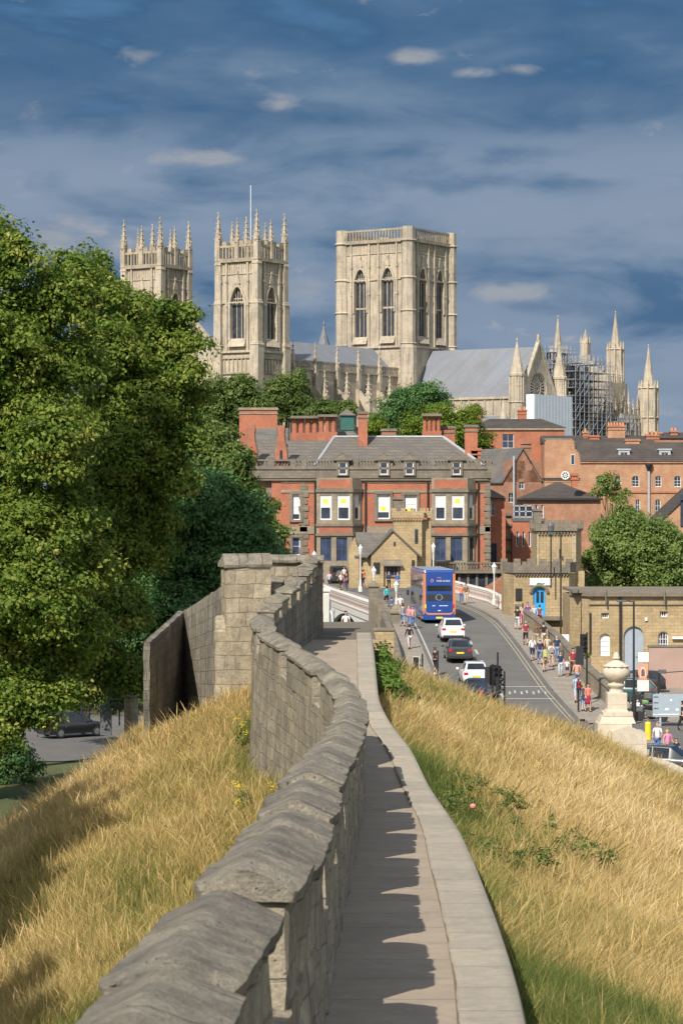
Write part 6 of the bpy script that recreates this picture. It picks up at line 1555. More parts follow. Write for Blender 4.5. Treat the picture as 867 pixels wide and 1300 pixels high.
# stone piers
def pier(label, px, d, py0, py1, wpx, group):
    zb, zt = Zp(py0, d), Zp(py1, d); w = wpx * d / F / 2; h = zt - zb
    o = empty('stone_pier', (Xp(px, d), d, zb), 0, label, 'pier', group)
    MB().box(-w, w, -w, w, -4, h * .74).build('shaft', M_sandD, o); c = MB().box(-w * 1.25, w * 1.25, -w * 1.25, w * 1.25, h * .74, h * .80); c.frustum((0, 0), w * 1.2, w * 1.2, h * .80, .08, .08, h); c.build('pyramid_cap', M_sandD, o)
    return o
G5 = 'dark stone piers where the bridge begins'
pier('dark stone pier with a pyramid cap at the end of the near bridge parapet', 474.5, 208, 768, 737, 13, G5)
pier('lower dark stone pier with a pyramid cap beside the left pavement', 502, 200, 812, 767, 13, G5)
# sloped stair wall between the piers, and the wall running down the left pavement
sw = empty('stair_wall', (0, 0, 0), 0, 'curved sloping stone stair wall between the two capped piers', 'wall')
pts = [P(479, 762, 206), P(486, 768, 204.5), P(491, 778, 203), P(497, 786, 201)]
mb = MB()
for a, b in zip(pts[:-1], pts[1:]): mb.prism([a, b, b - Vector((0, 0, 5)), a - Vector((0, 0, 5))], (.3, .35, 0))
mb.build('wall_slope', M_sand, sw); MB().tube([p + Vector((.15, .1, .03)) for p in pts], .16, 6).build('handrail', M_sandD, sw)
lw_ = empty('pavement_wall', (0, 0, 0), 0, 'low stone wall running down the left edge of the left pavement', 'wall')
seg_wall([(lerp(WL, d) - .25, d, zr(d) + .1) for d in (199, 190, 180, 170, 160, 152)], 1.05, .34, M_sandD, lw_, base=-4.5, cap=.12, capmat=M_sandD)
rw_ = empty('pavement_wall', (0, 0, 0), 0, 'stone wall sloping down the right edge of the right pavement past the walking crowd', 'wall')
seg_wall([(lerp(WR, d) + .25, d, zr(d) + .1) for d in (204, 194, 180, 166, 158, 153)], 1.1, .4, M_sand, rw_, base=-4.5, cap=.14, capmat=M_sandD)
tw_ = empty('terrace_wall', (0, 0, 0), 0, 'long low stone terrace wall with a flat coping below the bridge arch', 'wall')
seg_wall([P(414, 812, 150), P(500, 812, 150)], .55, .45, M_gold, tw_, base=-4, cap=.16, capmat=M_sandD)
# ================================================================== vehicles
M_tyre = plain('tyre_rubber', (.018, .018, .018), .85)
M_rim = plain('alloy_rim', (.35, .36, .38), .35, .7)
M_cgl = glass('car_glass', (.012, .014, .018), .05)
M_lred = plain('red_lamp', (.45, .015, .02), .2)
M_lclr = plain('clear_lamp', (.7, .7, .72), .15)
M_plateY = plain('yellow_plate', (.78, .58, .03), .5, var=.03)
M_trim = plain('black_trim', (.022, .022, .024), .55)
def paint(name, col): return plain(name, col, .28, coat=.8, var=.02)
M_pwhite = paint('white_car_paint', (.72, .72, .72)); M_pgrey = paint('dark_grey_car_paint', (.045, .047, .052)); M_pblack = paint('black_car_paint', (.012, .013, .016))
M_pblue = paint('deep_blue_paint', (.012, .055, .24)); M_porange = paint('orange_paint', (.62, .21, .07)); M_pnavy = paint('navy_car_paint', (.02, .03, .07))
def wheel(parent, x, y, z, r, w):
    t = MB(); M = Matrix.Translation((x, y, z)) @ Matrix.Rotation(R(90), 4, 'Y')
    t.lathe([(r * .62, -w / 2), (r * .95, -w / 2), (r, -w / 2 + .03), (r, w / 2 - .03), (r * .95, w / 2), (r * .62, w / 2)], (0, 0, 0), 18); tr_mb(t, M); to = t.build('wheel', M_tyre, parent, smooth=False)
    h = MB().lathe([(r * .64, -w / 2 - .006), (r * .64, w / 2 + .006)], (0, 0, 0), 14); h.lathe([(r * .2, -w / 2 - .02), (r * .2, w / 2 + .02)], (0, 0, 0), 8); tr_mb(h, M); h.build('rim', M_rim, to)
def car(label, px, py, rz, mat, kind='hatch', pos=None, name='parked_car', group=None):
    """local +y is forwards; rear faces -y"""
    Lh, Wd, H = {'hatch': (4.1, 1.78, 1.5), 'suv': (4.4, 1.86, 1.66), 'saloon': (4.6, 1.82, 1.46), 'offroad': (4.6, 1.9, 1.85)}[kind]
    p = pos or ground_at(px, py); o = empty(name, (p[0], p[1], p[2]), rz, label, 'car', group)
    hl = Lh / 2; w = Wd / 2; zb = .22; belt = H * .60
    # stations: y, half width at belt, z of lower shoulder, roof height, roof half width
    if kind == 'saloon': S = [(-hl, .86, .62, .86, .80), (-hl + .12, .95, .66, .93, .84), (-hl + .75, 1, .70, .98, .85), (-hl + 1.35, 1, .70, H - .04, .66), (-.1, 1, .70, H, .67), (.55, 1, .70, H - .08, .66), (1.15, 1, .68, .98, .82), (hl - .3, .95, .62, .82, .80), (hl, .80, .50, .66, .66)]
    else: S = [(-hl, .88, .62, belt + .02, .82), (-hl + .10, .96, .66, belt + .12, .83), (-hl + .55, 1, .70, H - .05, .68), (-hl + 1.2, 1, .70, H, .70), (0, 1, .70, H, .70), (.45, 1, .70, H - .07, .68), (1.12, 1, .68, belt + .04, .83), (hl - .35, .95, .60, belt - .10, .80), (hl, .80, .48, belt - .28, .66)]
    if kind == 'offroad': S = [(-hl, .92, .7, H - .1, .80), (-hl + .1, .98, .72, H - .03, .82), (-hl + .6, 1, .72, H, .82), (-hl + 1.4, 1, .72, H, .82), (.1, 1, .72, H, .82), (.4, 1, .72, H - .1, .8), (.85, 1, .7, belt + .05, .88), (hl - .25, .97, .66, belt - .03, .86), (hl, .9, .5, belt - .2, .8)]
    V = []; k = 12
    def sec(y, f, zs, zt, rf):
        bl = min(belt, zt - .03); hw_ = w * f
        r = [(hw_ * .86, zb), (hw_ * .97, zb + .10), (hw_, zs * .8), (hw_ * .985, zs + .08), (hw_ * .93, bl), (w * rf * (1 if zt > belt + .2 else f), zt - .04), (w * rf * .86, zt)]
        return [(a, y, b) for a, b in r] + [(-a, y, b) for a, b in r[::-1]]
    mb = MB(); n = len(S); m = 14
    for s_ in S: mb.v += sec(*s_)
    for i in range(n - 1):
        for j in range(m): mb.f.append((i * m + j, i * m + (j + 1) % m, (i + 1) * m + (j + 1) % m, (i + 1) * m + j))
    mb.f.append(tuple(range(m))[::-1]); mb.f.append(tuple(range((n - 1) * m, n * m)))
    bo = mb.build('body', mat, o, smooth=True); 
    try: bo.data.set_sharp_from_angle(angle=R(38))
    except Exception: pass
    # glazing follows the cabin faces a few millimetres proud
    def quad_in(pts, q, off):
        c = sum((Vector(p) for p in pts), Vector()) / 4; nn = (Vector(pts[1]) - Vector(pts[0])).cross(Vector(pts[3]) - Vector(pts[0])).normalized()
        if nn.dot(c - Vector((0, 0, .8))) < 0: nn = -nn
        return [c + (Vector(p) - c) * q + nn * off for p in pts]
    secs = [sec(*s_) for s_ in S]
    roofs = [i for i in range(n) if S[i][3] > belt + .35]; i0, i1 = roofs[0], roofs[-1]
    sg = []
    for sd in (0, 1):
        g = MB()
        for i in range(i0, i1):
            a = (secs[i][4], secs[i + 1][4], secs[i + 1][5], secs[i][5]) if sd == 0 else (secs[i][9], secs[i + 1][9], secs[i + 1][8], secs[i][8])
            g.poly(quad_in(a, .93, .008))
        g.build('side_window', M_cgl, o)
    r0 = i0 - 1; wide = lambda q: (q[0] * 1.12, q[1], q[2]); a = tuple(wide(q) for q in (secs[r0][6], secs[r0][7], secs[i0][7], secs[i0][6]))
    if kind == 'offroad': a = ((w * .78, -hl, belt), (-w * .78, -hl, belt), (-w * .72, -hl, H - .18), (w * .72, -hl, H - .18))
    MB().poly(quad_in(a, .86, .014)).build('rear_window', M_cgl, o)
    a = tuple(wide(q) for q in (secs[i1][6], secs[i1][7], secs[i1 + 1][7], secs[i1 + 1][6])); MB().poly(quad_in(a, .88, .014)).build('windscreen', M_cgl, o)
    for sx in (-1, 1):
        MB().box(min(sx * w * .60, sx * w * .90), max(sx * w * .60, sx * w * .90), -hl - .02, -hl + .10, belt - .20, belt - .03).build('tail_lamp', M_lred, o, bevel=.015)
        MB().box(min(sx * w * .45, sx * w * .74), max(sx * w * .45, sx * w * .74), hl - .16, hl - .015, .52, .64).build('headlight', M_lclr, o, bevel=.02)
        yy = S[i1][0] + .35; MB().box(min(sx * (w + .02), sx * (w + .2)), max(sx * (w + .02), sx * (w + .2)), yy - .05, yy + .09, belt - .02, belt + .13).build('mirror', mat, o, bevel=.03)
    MB().box(-.26, .26, -hl - .025, -hl - .003, belt - .33, belt - .22).build('number_plate', M_plateY, o)
    MB().box(-w * .84, w * .84, -hl - .035, -hl + .2, zb, zb + .22).build('bumper', M_trim, o, bevel=.03)
    for sx in (-1, 1):
        for yy in (-hl + .78, hl - .82): wheel(o, sx * (w - .10), yy, .32, .32, .21)
    return o
G6 = 'cars queueing on the road'
car('white crossover car directly behind the double-decker bus', 572.5, 812, R(2), M_pwhite, 'suv', name='white_car', group=G6)
car('dark grey hatchback car between the two white cars', 581, 838, R(2), M_pgrey, 'hatch', name='grey_car', group=G6)
car('white hatchback car with black rear window, third behind the bus', 601, 868, R(2), M_pwhite, 'hatch', name='white_car', group=G6)
car('black car half hidden by the grass crest, last in the queue', 606, 890, R(-14), M_pnavy, 'saloon', name='black_car', group=G6)
car('dark off-road vehicle with a spare wheel at the far left end of the bridge', 426, 748, R(10), M_pgrey, 'offroad', name='off_road_vehicle', pos=(Xp(425, 262), 262, zr(262)))
_ov = [o for o in bpy.data.objects if o.name == 'off_road_vehicle'][0]
_sp = MB().lathe([(.36, -.1), (.36, .1)], (0, 0, 0), 16); tr_mb(_sp, Matrix.Translation((.1, -2.42, 1.0)) @ Matrix.Rotation(R(90), 4, 'X')); _sp.build('spare_wheel', M_rim, _ov)
car('dark parked saloon seen from the side under the lime trees', 0, 0, R(78), M_pblack, 'saloon', pos=(Xp(45, 178), 178, ZC - 15.5))
car('black parked estate car with a red tail lamp where the dry grass slope ends', 0, 0, R(-52), M_pblack, 'suv', pos=(Xp(92, 168), 168, ZC - 15.45))
car('dark car on the street just past the white wall coping, beside the woman in pink', 0, 0, R(70), M_pgrey, 'saloon', pos=(Xp(829, 121), 121, ZC - 13))
car('dark green car standing on the quay behind the urn topped pier', 0, 0, R(80), paint('green_car_paint', (.02, .07, .07)), 'hatch', pos=(Xp(793, 166), 166, ZC - 12.95))
car('black car parked on the quay in front of the stone warehouse door', 0, 0, R(85), M_pblack, 'hatch', pos=(Xp(806, 174), 174, ZC - 12.95))

# ---- double-decker bus
bp_ = ground_at(557.5, 792)
bus = empty('double_decker_bus', bp_ + Vector((0, 0, 0)), R(4), 'blue double-decker bus with orange edges driving away onto the bridge', 'bus')
Wb, Hb, Lb = 1.27, 4.3, 10.8
def rounded(w, z0, z1, r, n=4):
    pts = []
    for cx_, cz_, a0 in ((w - r, z1 - r, 0), (-w + r, z1 - r, 90), (-w + r * .4, z0 + r * .4, 180), (w - r * .4, z0 + r * .4, 270)):
        rr_ = r if a0 < 180 else r * .4
        for k in range(n + 1): a = R(a0 + 90 * k / n); pts.append((cx_ + rr_ * math.cos(a), cz_ + rr_ * math.sin(a)))
    return pts
pr = rounded(Wb, .32, Hb, .22); mb = MB(); m = len(pr)
for y, q in ((0.0, .955), (.10, 1), (Lb - .4, 1), (Lb, .95)): mb.v += [(a * q, y, .32 + (b_ - .32) * (q if q < 1 else 1)) for a, b_ in pr]
for i in range(3):
    for j in range(m): mb.f.append((i * m + j, i * m + (j + 1) % m, (i + 1) * m + (j + 1) % m, (i + 1) * m + j))
mb.f.append(tuple(range(m))[::-1]); mb.f.append(tuple(range(3 * m, 4 * m)))
mb.build('body', M_pblue, bus)
# orange U-shaped surround on the rear, standing 2 cm proud
og = MB(); 
def Upath(s): 
    pts = [(-s, 4.0), (-s, 1.15)]
    for k in range(1, 8): a = R(180 + 90 * k / 8); pts.append((-s + .42 + .42 * math.cos(a), 1.15 + .42 * math.sin(a)))
    pts.append((-s + .42, .73)); pts.append((s - .42, .73))
    for k in range(1, 8): a = R(270 + 90 * k / 8); pts.append((s - .42 + .42 * math.cos(a), 1.15 + .42 * math.sin(a)))
    return pts + [(s, 1.15), (s, 4.0)]
o1, i1_ = Upath(1.2), [(max(-1.09, min(1.09, a)), b_ if b_ > 1.2 else 1.2 + (b_ - 1.2) * .74) for a, b_ in Upath(1.2)]
for k in range(len(o1) - 1): og.prism([(o1[k][0], -.02, o1[k][1]), (o1[k + 1][0], -.02, o1[k + 1][1]), (i1_[k + 1][0], -.02, i1_[k + 1][1]), (i1_[k][0], -.02, i1_[k][1])], (0, .05, 0))
for sx in (-1, 1): og.box(min(sx * 1.2, sx * 1.282), max(sx * 1.2, sx * 1.282), -.0, .32, .75, 4.0)
og.build('orange_surround', M_porange, bus)
MB().box(-.98, .98, -.03, .02, 2.62, 3.06).build('upper_rear_window', M_cgl, bus, bevel=.04)
lb = MB().box(-1.0, 1.0, -.028, .02, 1.86, 2.36).build('engine_grille', M_trim, bus)
sg = MB()
for k in range(20): a, c = 2 * math.pi * k / 20, 2 * math.pi * (k + 1) / 20; sg.prism([(-.02 + .2 * math.cos(a), -.04, 2.11 + .2 * math.sin(a)), (-.02 + .3 * math.cos(a), -.04, 2.11 + .2 * 1.25 * math.sin(a)), (-.02 + .3 * math.cos(c), -.04, 2.11 + .25 * math.sin(c)), (-.02 + .2 * math.cos(c), -.04, 2.11 + .2 * math.sin(c))], (0, .02, 0))
sg.build('grille_ring', M_rim, lb)
MB().box(-.26, .26, -.05, .01, .42, .56).build('number_plate', M_plateY, bus)
for sx in (-1, 1):
    MB().box(min(sx * 1.05, sx * 1.18), max(sx * 1.05, sx * 1.18), -.045, .0, 1.25, 1.55).build('tail_lamp', M_lred if sx > 0 else M_plateY, bus)
for sx in (-1, 1):
    for z0_, z1_ in ((1.35, 2.25), (2.75, 3.75)):
        g = MB().box(min(sx * (Wb - .01), sx * (Wb + .006)), max(sx * (Wb - .01), sx * (Wb + .006)), .55, Lb - .6, z0_, z1_).build('side_windows', M_cgl, bus)
        fr_ = MB()
        for k in range(7): yy = .55 + k * (Lb - 1.15) / 6; fr_.box(min(sx * (Wb - .01), sx * (Wb + .012)), max(sx * (Wb - .01), sx * (Wb + .012)), yy - .04, yy + .04, z0_, z1_)
        fr_.build('pillars', M_trim, g)
    MB().box(min(sx * (Wb + .0), sx * (Wb + .009)), max(sx * (Wb + .0), sx * (Wb + .009)), .5, Lb - .5, 2.3, 2.68).build('side_band', plain('bus_side_reflection_grey', (.14, .17, .25), .35), bus)  # blue-grey of the reflections on the side is put into the band colour
    for yy in (2.2, Lb - 2.4): wheel(bus, sx * (Wb - .18), yy, .48, .48, .3)
    MB().box(min(sx * (Wb + .1), sx * (Wb + .3)), max(sx * (Wb + .1), sx * (Wb + .3)), Lb - .1, Lb + .1, 1.9, 2.35).build('mirror', M_trim, bus)
MB().box(-Wb + .1, Wb - .1, .3, Lb - .5, Hb - .01, Hb + .03).build('roof', plain('bus_roof', (.23, .26, .34), .5), bus)
M_twh = plain('white_lettering', (.75, .7, .75), .5, var=.02); M_tpk = plain('pink_lettering', (.75, .25, .35), .5, var=.02)
RX = Matrix.Rotation(R(90), 4, 'X')
text_mesh('lettering', 'PARK & RIDE', .19, M_twh, bus, Matrix.Translation((.32, -.022, 3.36)) @ RX)
text_mesh('lettering', 'York', .17, M_tpk, bus, Matrix.Translation((-.02, -.022, 3.62)) @ RX)
em = MB().tube([(-.62, -.02, 3.3), (-.68, -.02, 3.45), (-.55, -.02, 3.58), (-.48, -.02, 3.45), (-.55, -.02, 3.32)], .03, 5); em.build('emblem', M_tpk, bus)
for px_, wd_ in ((-.45, .12), (.15, .16), (.48, .2)): MB().box(px_ - wd_, px_ + wd_, -.018, .0, 1.42, 1.47).build('small_lettering', M_twh, bus)
MB().box(-.12, .12, -.018, .0, 1.03, 1.09).build('small_lettering', M_twh, bus)
# ================================================================== people
def skin_mesh(name, verts, edges, radii, root=0, sub=1):
    me = bpy.data.meshes.new(name); me.from_pydata(verts, edges, []); o = bpy.data.objects.new('tmp_' + name, me); COL.objects.link(o)
    md = o.modifiers.new('skin', 'SKIN'); md.use_smooth_shade = True; md.branch_smoothing = .6
    for i, v in enumerate(me.skin_vertices[0].data):
        r = radii[i]; v.radius = (r, r) if not isinstance(r, tuple) else r; v.use_root = (i == root)
    if sub: s_ = o.modifiers.new('sub', 'SUBSURF'); s_.levels = sub; s_.render_levels = sub
    bpy.context.view_layer.update()
    out = bpy.data.meshes.new_from_object(o.evaluated_get(bpy.context.evaluated_depsgraph_get())); out.name = name
    bpy.data.objects.remove(o); bpy.data.meshes.remove(me)
    for p in out.polygons: p.use_smooth = True
    return out
class Sk:
    def __init__(s): s.v = []; s.e = []; s.r = []
    def p(s, co, r, par=None):
        s.v.append(tuple(co)); s.r.append(r)
        if par is not None: s.e.append((par, len(s.v) - 1))
        return len(s.v) - 1
def make_pose(step, armL, armR, bendL=.2, bendR=.2, female=False):
    """a 1.75 m figure facing +y. step: stride (m); arm*: forward swing in metres at the hand"""
    sh = .185 if not female else .165; hp = .095
    S = Sk()
    pel = S.p((0, 0, .96), (.135, .10)); ab = S.p((0, .005, 1.10), (.125, .09), pel); ch = S.p((0, 0, 1.30), (.15, .105), ab); nk0 = S.p((0, -.01, 1.45), (.085, .07), ch); nk = S.p((0, 0, 1.52), .052, nk0)
    hd = S.p((0, .015, 1.60), (.066, .075), nk); h2 = S.p((0, .012, 1.68), (.074, .088), hd); S.p((0, 0, 1.745), (.050, .06), h2)
    S.p((0, .105, 1.628), .012, hd)                                  # nose
    for sx in (-1, 1): S.p((sx * .078, 0, 1.635), .012, hd)          # ears
    J = {}
    for sx, st, arm, bend in ((-1, step, armL, bendL), (1, -step, armR, bendR)):
        h_ = S.p((sx * hp, 0, .90), .09, pel); kn = (sx * hp * 1.02, st * .45 + .05, .50); an = (sx * hp, st * .5 - (.10 if st < 0 else 0), .085 + (.05 if st < -.1 else 0))
        m1 = S.p(((sx * hp * 1.02), kn[1] * .5, .70), .076, h_); k_ = S.p(kn, .056, m1); c_ = S.p((sx * hp, (kn[1] + an[1]) / 2 - .015, (kn[2] + an[2]) / 2 + .05), .054, k_); a_ = S.p(an, .038, c_)
        t_ = S.p((sx * hp * 1.1, an[1] + .07, .05 + (an[2] - .085) * .3), .034, a_); S.p((sx * hp * 1.15, an[1] + .15, .035), .028, t_)
        s_ = S.p((sx * sh, -.005, 1.415), .055, ch if False else nk0); el = (sx * (sh + .07), arm * .4 - .02, 1.14); wr = (sx * (sh + .06), arm * .9 + bend * .25, .90 + bend * .35)
        e_ = S.p(el, .038, s_); w_ = S.p(wr, .025, e_); d = (Vector(wr) - Vector(el)).normalized(); pm = Vector(wr) + d * .07
        pa = S.p(pm, (.022, .034), w_)
        for q in range(4):
            f0 = pm + d * .035 + Vector((0, .024 - .016 * q, 0)); ln = (.055, .07, .065, .045)[q]
            f1 = S.p(f0, .0085, pa); f2 = S.p(f0 + d * ln * .55 + Vector((-sx * .008, 0, 0)), .008, f1); S.p(f0 + d * ln + Vector((-sx * .025, .004, 0)), .007, f2)
        t0 = S.p(Vector(wr) + d * .05 + Vector((-sx * .012, .036, 0)), .0095, pa); S.p(Vector(wr) + d * .085 + Vector((-sx * .018, .055, 0)), .008, t0)
        J[sx] = dict(hip=(sx * hp, 0, .90), mid=((sx * hp * 1.02), kn[1] * .5, .70), knee=kn, ankle=an, sho=(sx * sh, -.005, 1.415), el=el, wr=wr)
    body = skin_mesh('person', S.v, S.e, S.r)
    def shirt(long=False):
        T = Sk(); a = T.p((0, 0, .93), (.150, .112)); b_ = T.p((0, .005, 1.10), (.143, .108), a); c = T.p((0, 0, 1.30), (.168, .122), b_); n_ = T.p((0, -.01, 1.455), (.095, .078), c)
        for sx in (-1, 1):
            j = J[sx]; s_ = T.p((sx * sh, -.005, 1.415), .066, n_); el = Vector(j['el']); so_ = Vector(j['sho'])
            if long: e_ = T.p(el, .05, s_); T.p(el.lerp(Vector(j['wr']), .92), .036, e_)
            else: T.p(so_.lerp(el, .72), .056, s_)
        return skin_mesh('shirt', T.v, T.e, T.r)
    def legs(kind):
        T = Sk(); a = T.p((0, 0, .965), (.148, .112))
        T2 = {'trousers': 1, 'shorts': .0}
        for sx in (-1, 1):
            j = J[sx]; h_ = T.p((sx * hp, 0, .89), .102, a); m1 = T.p(j['mid'], .090, h_); kn = Vector(j['knee'])
            if kind == 'trousers': k_ = T.p(kn, .070, m1); an = Vector(j['ankle']); T.p(an.lerp(kn, .08), .055, T.p(an.lerp(kn, .5), .064, k_))
            else: T.p(kn + Vector((0, 0, .05)), .082, m1)
        return skin_mesh(kind, T.v, T.e, T.r)
    def skirt():
        mb = MB().lathe([(.145, 1.02), (.17, .9), (.20, .70), (.235, .48)], (0, 0, 0), 14, 0, 1, .85); me = bpy.data.meshes.new('skirt'); me.from_pydata(mb.v, [], mb.f); 
        for p in me.polygons: p.use_smooth = True
        return me
    def shoes():
        T = MB()
        for sx in (-1, 1):
            an = J[sx]['ankle']; x0 = sx * hp * 1.08; zz = an[2] - .085
            T.lathe([(.042, 0), (.048, .03), (.044, .075), (.036, .10)], (x0, an[1], zz), 8); T.box(x0 - .042, x0 + .042, an[1] - .03, an[1] + .19, .0 + zz * .5, .055 + zz * .5)
        me = bpy.data.meshes.new('shoes'); me.from_pydata(T.v, [], T.f); return me
    def hair(long):
        T = Sk(); a = T.p((0, -.012, 1.70), (.082, .092)); T.p((0, -.012, 1.755), (.05, .06), a); b_ = T.p((0, -.045, 1.63), (.074, .055), a)
        if long: c = T.p((0, -.085, 1.50), (.085, .045), b_); T.p((0, -.10, 1.36), (.07, .035), c)
        return skin_mesh('hair', T.v, T.e, T.r)
    def bag():
        mb = MB().frustum((0, -.20), .15, .085, 1.02, .12, .07, 1.44); me = bpy.data.meshes.new('backpack'); me.from_pydata(mb.v, [], mb.f); bm = bmesh.new(); bm.from_mesh(me); bmesh.ops.bevel(bm, geom=bm.edges[:], offset=.04, segments=2, affect='EDGES'); bm.to_mesh(me); bm.free(); return me
    def eyes():
        mb = MB()
        for sx in (-1, 1): mb.lathe([(.004, -.011), (.011, -.004), (.011, .004), (.004, .011)], (sx * .03, .09, 1.668), 8)
        me = bpy.data.meshes.new('eyes'); me.from_pydata(mb.v, [], mb.f); return me
    return dict(body=body, tee=shirt(), long=shirt(True), trousers=legs('trousers'), shorts=legs('shorts'), skirt=skirt(), shoes=shoes(), hair=hair(False), longhair=hair(True), bag=bag(), eyes=eyes(), J=J)
POSES = [make_pose(.34, -.22, .24, .25, .3), make_pose(-.30, .2, -.2, .2, .25), make_pose(.03, .02, .04, .5, .15), make_pose(-.05, .05, .0, .15, .8, True), make_pose(.22, -.1, .12, .6, .2, True)]
M_skin = plain('skin', (.52, .30, .21), .6, var=.06); M_eye = plain('eye_dark', (.03, .02, .02), .3)
M_hairs = {k: plain('hair_' + k, c, .6) for k, c in dict(dark=(.025, .018, .014), brown=(.10, .055, .03), blond=(.42, .29, .14), red=(.25, .08, .03), grey=(.35, .34, .33)).items()}
CLO = dict(black=(.018, .018, .02), white=(.72, .72, .70), navy=(.02, .035, .09), blue=(.06, .13, .32), maroon=(.30, .02, .05), purple=(.16, .05, .28), grey=(.25, .25, .26), jeans=(.16, .25, .40), pale=(.42, .48, .56), pink=(.75, .22, .38), orange=(.75, .20, .06), coral=(.80, .20, .16), khaki=(.36, .30, .20), beige=(.52, .43, .32), green=(.38, .48, .12), teal=(.0, .42, .45), red=(.55, .05, .05), salmon=(.62, .30, .22), brown=(.16, .09, .06), sky=(.30, .50, .70), ltgrey=(.5, .5, .5))
def cloth(c): return plain('cloth_' + c, CLO[c], .85, var=.1, scale=7)
HGT = [0]
def person(px, py, face, top, low, label, pose=None, hair='dark', longhair=False, lowkind='trousers', long=False, bag=None, h=1.72, group=None, pos=None, hat=None, bare=False, shoes='black', hold=None):
    """feet at the photo point (px, py) on the pavement; face: 'away', 'near' or an angle in degrees (0 = walking away)"""
    p = pos if pos is not None else ground_at(px, py) + Vector((0, 0, .122))
    q = POSES[pose if pose is not None else random.randrange(5)]; sc_ = h / 1.75
    a = {'away': 4, 'near': 184}.get(face, face)
    o = bpy.data.objects.new('person', q['body']); COL.objects.link(o); tag(o, label, 'person', group)
    o.location = p; o.rotation_euler = (0, 0, R(a)); o.scale = (sc_, sc_, sc_)
    def put(nm, me, mat):
        k = bpy.data.objects.new(nm, me); COL.objects.link(k); k.parent = o
        if not me.materials: me.materials.append(None)
        k.material_slots[0].link = 'OBJECT'; k.material_slots[0].material = mat; return k
    if not q['body'].materials: q['body'].materials.append(M_skin)
    put('hair', q['longhair' if longhair else 'hair'], M_hairs[hair]); put('eyes', q['eyes'], M_eye)
    if not bare: put('shirt', q['long' if long else 'tee'], cloth(top))
    put(lowkind, q[lowkind], cloth(low)); put('shoes', q['shoes'], cloth(shoes))
    if bag: 
        b_ = bpy.data.objects.new('backpack', q['bag']); COL.objects.link(b_); b_.location = p; b_.rotation_euler = o.rotation_euler; b_.scale = o.scale
        if not q['bag'].materials: q['bag'].materials.append(None)
        b_.material_slots[0].link = 'OBJECT'; b_.material_slots[0].material = cloth(bag); tag(b_, f'{bag} backpack worn by the {label[:1].lower() + label[1:]}'[:95].rsplit(' ', 1)[0], 'backpack')
        BAGS.append((b_, bag, label))
    if hold:
        w = q['J'][1]['wr']; hp_ = Matrix.Rotation(R(a), 4, 'Z') @ Vector((w[0] * sc_, w[1] * sc_, (w[2] - .16) * sc_)) + Vector(p)
        hb = MB(); hb.frustum((0, 0), .13, .06, -.36, .15, .07, -.02); hb.tube([(-.09, 0, -.03), (-.05, 0, .05), (.05, 0, .05), (.09, 0, -.03)], .012, 5)
        k = hb.build('carrier_bag', cloth(hold)); k.location = hp_; k.rotation_euler = (0, 0, R(a)); tag(k, hold + ' carrier bag held by a walker on the right pavement' if hold != 'orange' else 'orange carrier bag held beside the traffic signal on the red paving', 'bag')
    if hat: MB().lathe([(.16, 1.70), (.17, 1.715), (.09, 1.72), (.085, 1.80), (.02, 1.82)], (0, 0, 0), 12).build('hat', cloth(hat), o)
    return o
BAGS = []
GP = 'people on the right pavement'; GL = 'people on the left side of the bridge'; GQ = 'people by the junction'
# right pavement, far to near
person(656.5, 801, 'away', 'black', 'ltgrey', 'man in black shirt and pale grey trousers, leftmost in the highest group on the right', 0, group=GP, h=1.75)
person(663, 795, 'away', 'beige', 'pink', 'woman in beige and pale pink trousers just behind the purple shirt', 4, 'brown', True, long=True, group=GP, h=1.66)
person(669.5, 795, 'near', 'purple', 'black', 'person in a purple shirt with dark shorts facing us on the right pavement', 2, 'red', True, 'shorts', group=GP, hold='pink')
person(678, 797, 'near', 'pale', 'jeans', 'woman in pale grey top and light jeans beside the purple shirted person', 3, 'blond', True, long=True, group=GP, h=1.7)
person(684.5, 796, 'away', 'brown', 'maroon', 'figure in dark red close to the wall at the top of the pavement', 1, group=GP, h=1.6)
person(667, 821, 'away', 'maroon', 'black', 'man in a dark red shirt and black trousers walking away alone', 0, 'grey', group=GP, h=1.74, bag=None)
person(681, 823, 'away', 'brown', 'khaki', 'woman with long reddish hair walking away beside a man in black', 4, 'red', True, long=True, group=GP, h=1.68)
person(689.5, 823, 'away', 'black', 'beige', 'man in a black shirt and beige shorts walking away near the wall', 1, 'dark', lowkind='shorts', group=GP, h=1.76)
person(675.5, 841, 'away', 'white', 'navy', 'woman in a white long-sleeved top and navy trousers', 3, 'blond', True, long=True, group=GP, h=1.68)
person(685, 846, 'away', 'navy', 'blue', 'broad man in a navy jumper and blue jeans in the middle of the crowd', 0, 'grey', long=True, group=GP, h=1.78)
person(691, 855, 'away', 'grey', 'khaki', 'walker with a yellow-green backpack and grey shorts', 1, 'brown', lowkind='shorts', bag='green', group=GP, h=1.7)
person(694.5, 838, 'near', 'beige', 'khaki', 'small figure in beige between the navy jumper and the wall', 2, 'blond', group=GP, h=1.6)
person(699.5, 849, 'away', 'white', 'beige', 'walker with a grey backpack and pale shorts', 4, 'brown', lowkind='shorts', bag='grey', group=GP, h=1.66)
person(706.5, 842, 'near', 'navy', 'jeans', 'man in a dark blue polo shirt and jeans walking towards us by the wall', 2, 'grey', group=GP, h=1.82)
person(711, 861, 'near', 'navy', 'pale', 'young woman in a dark printed shirt and light jeans facing us', 3, 'dark', True, group=GP, h=1.66)
person(719.5, 861, 'near', 'white', 'navy', 'small child in a striped white shirt', 2, 'dark', lowkind='shorts', group=GP, h=1.15)
person(727, 860, 'near', 'maroon', 'brown', 'man in a dark red shirt walking towards us beside the child', 0, 'dark', group=GP, h=1.8)
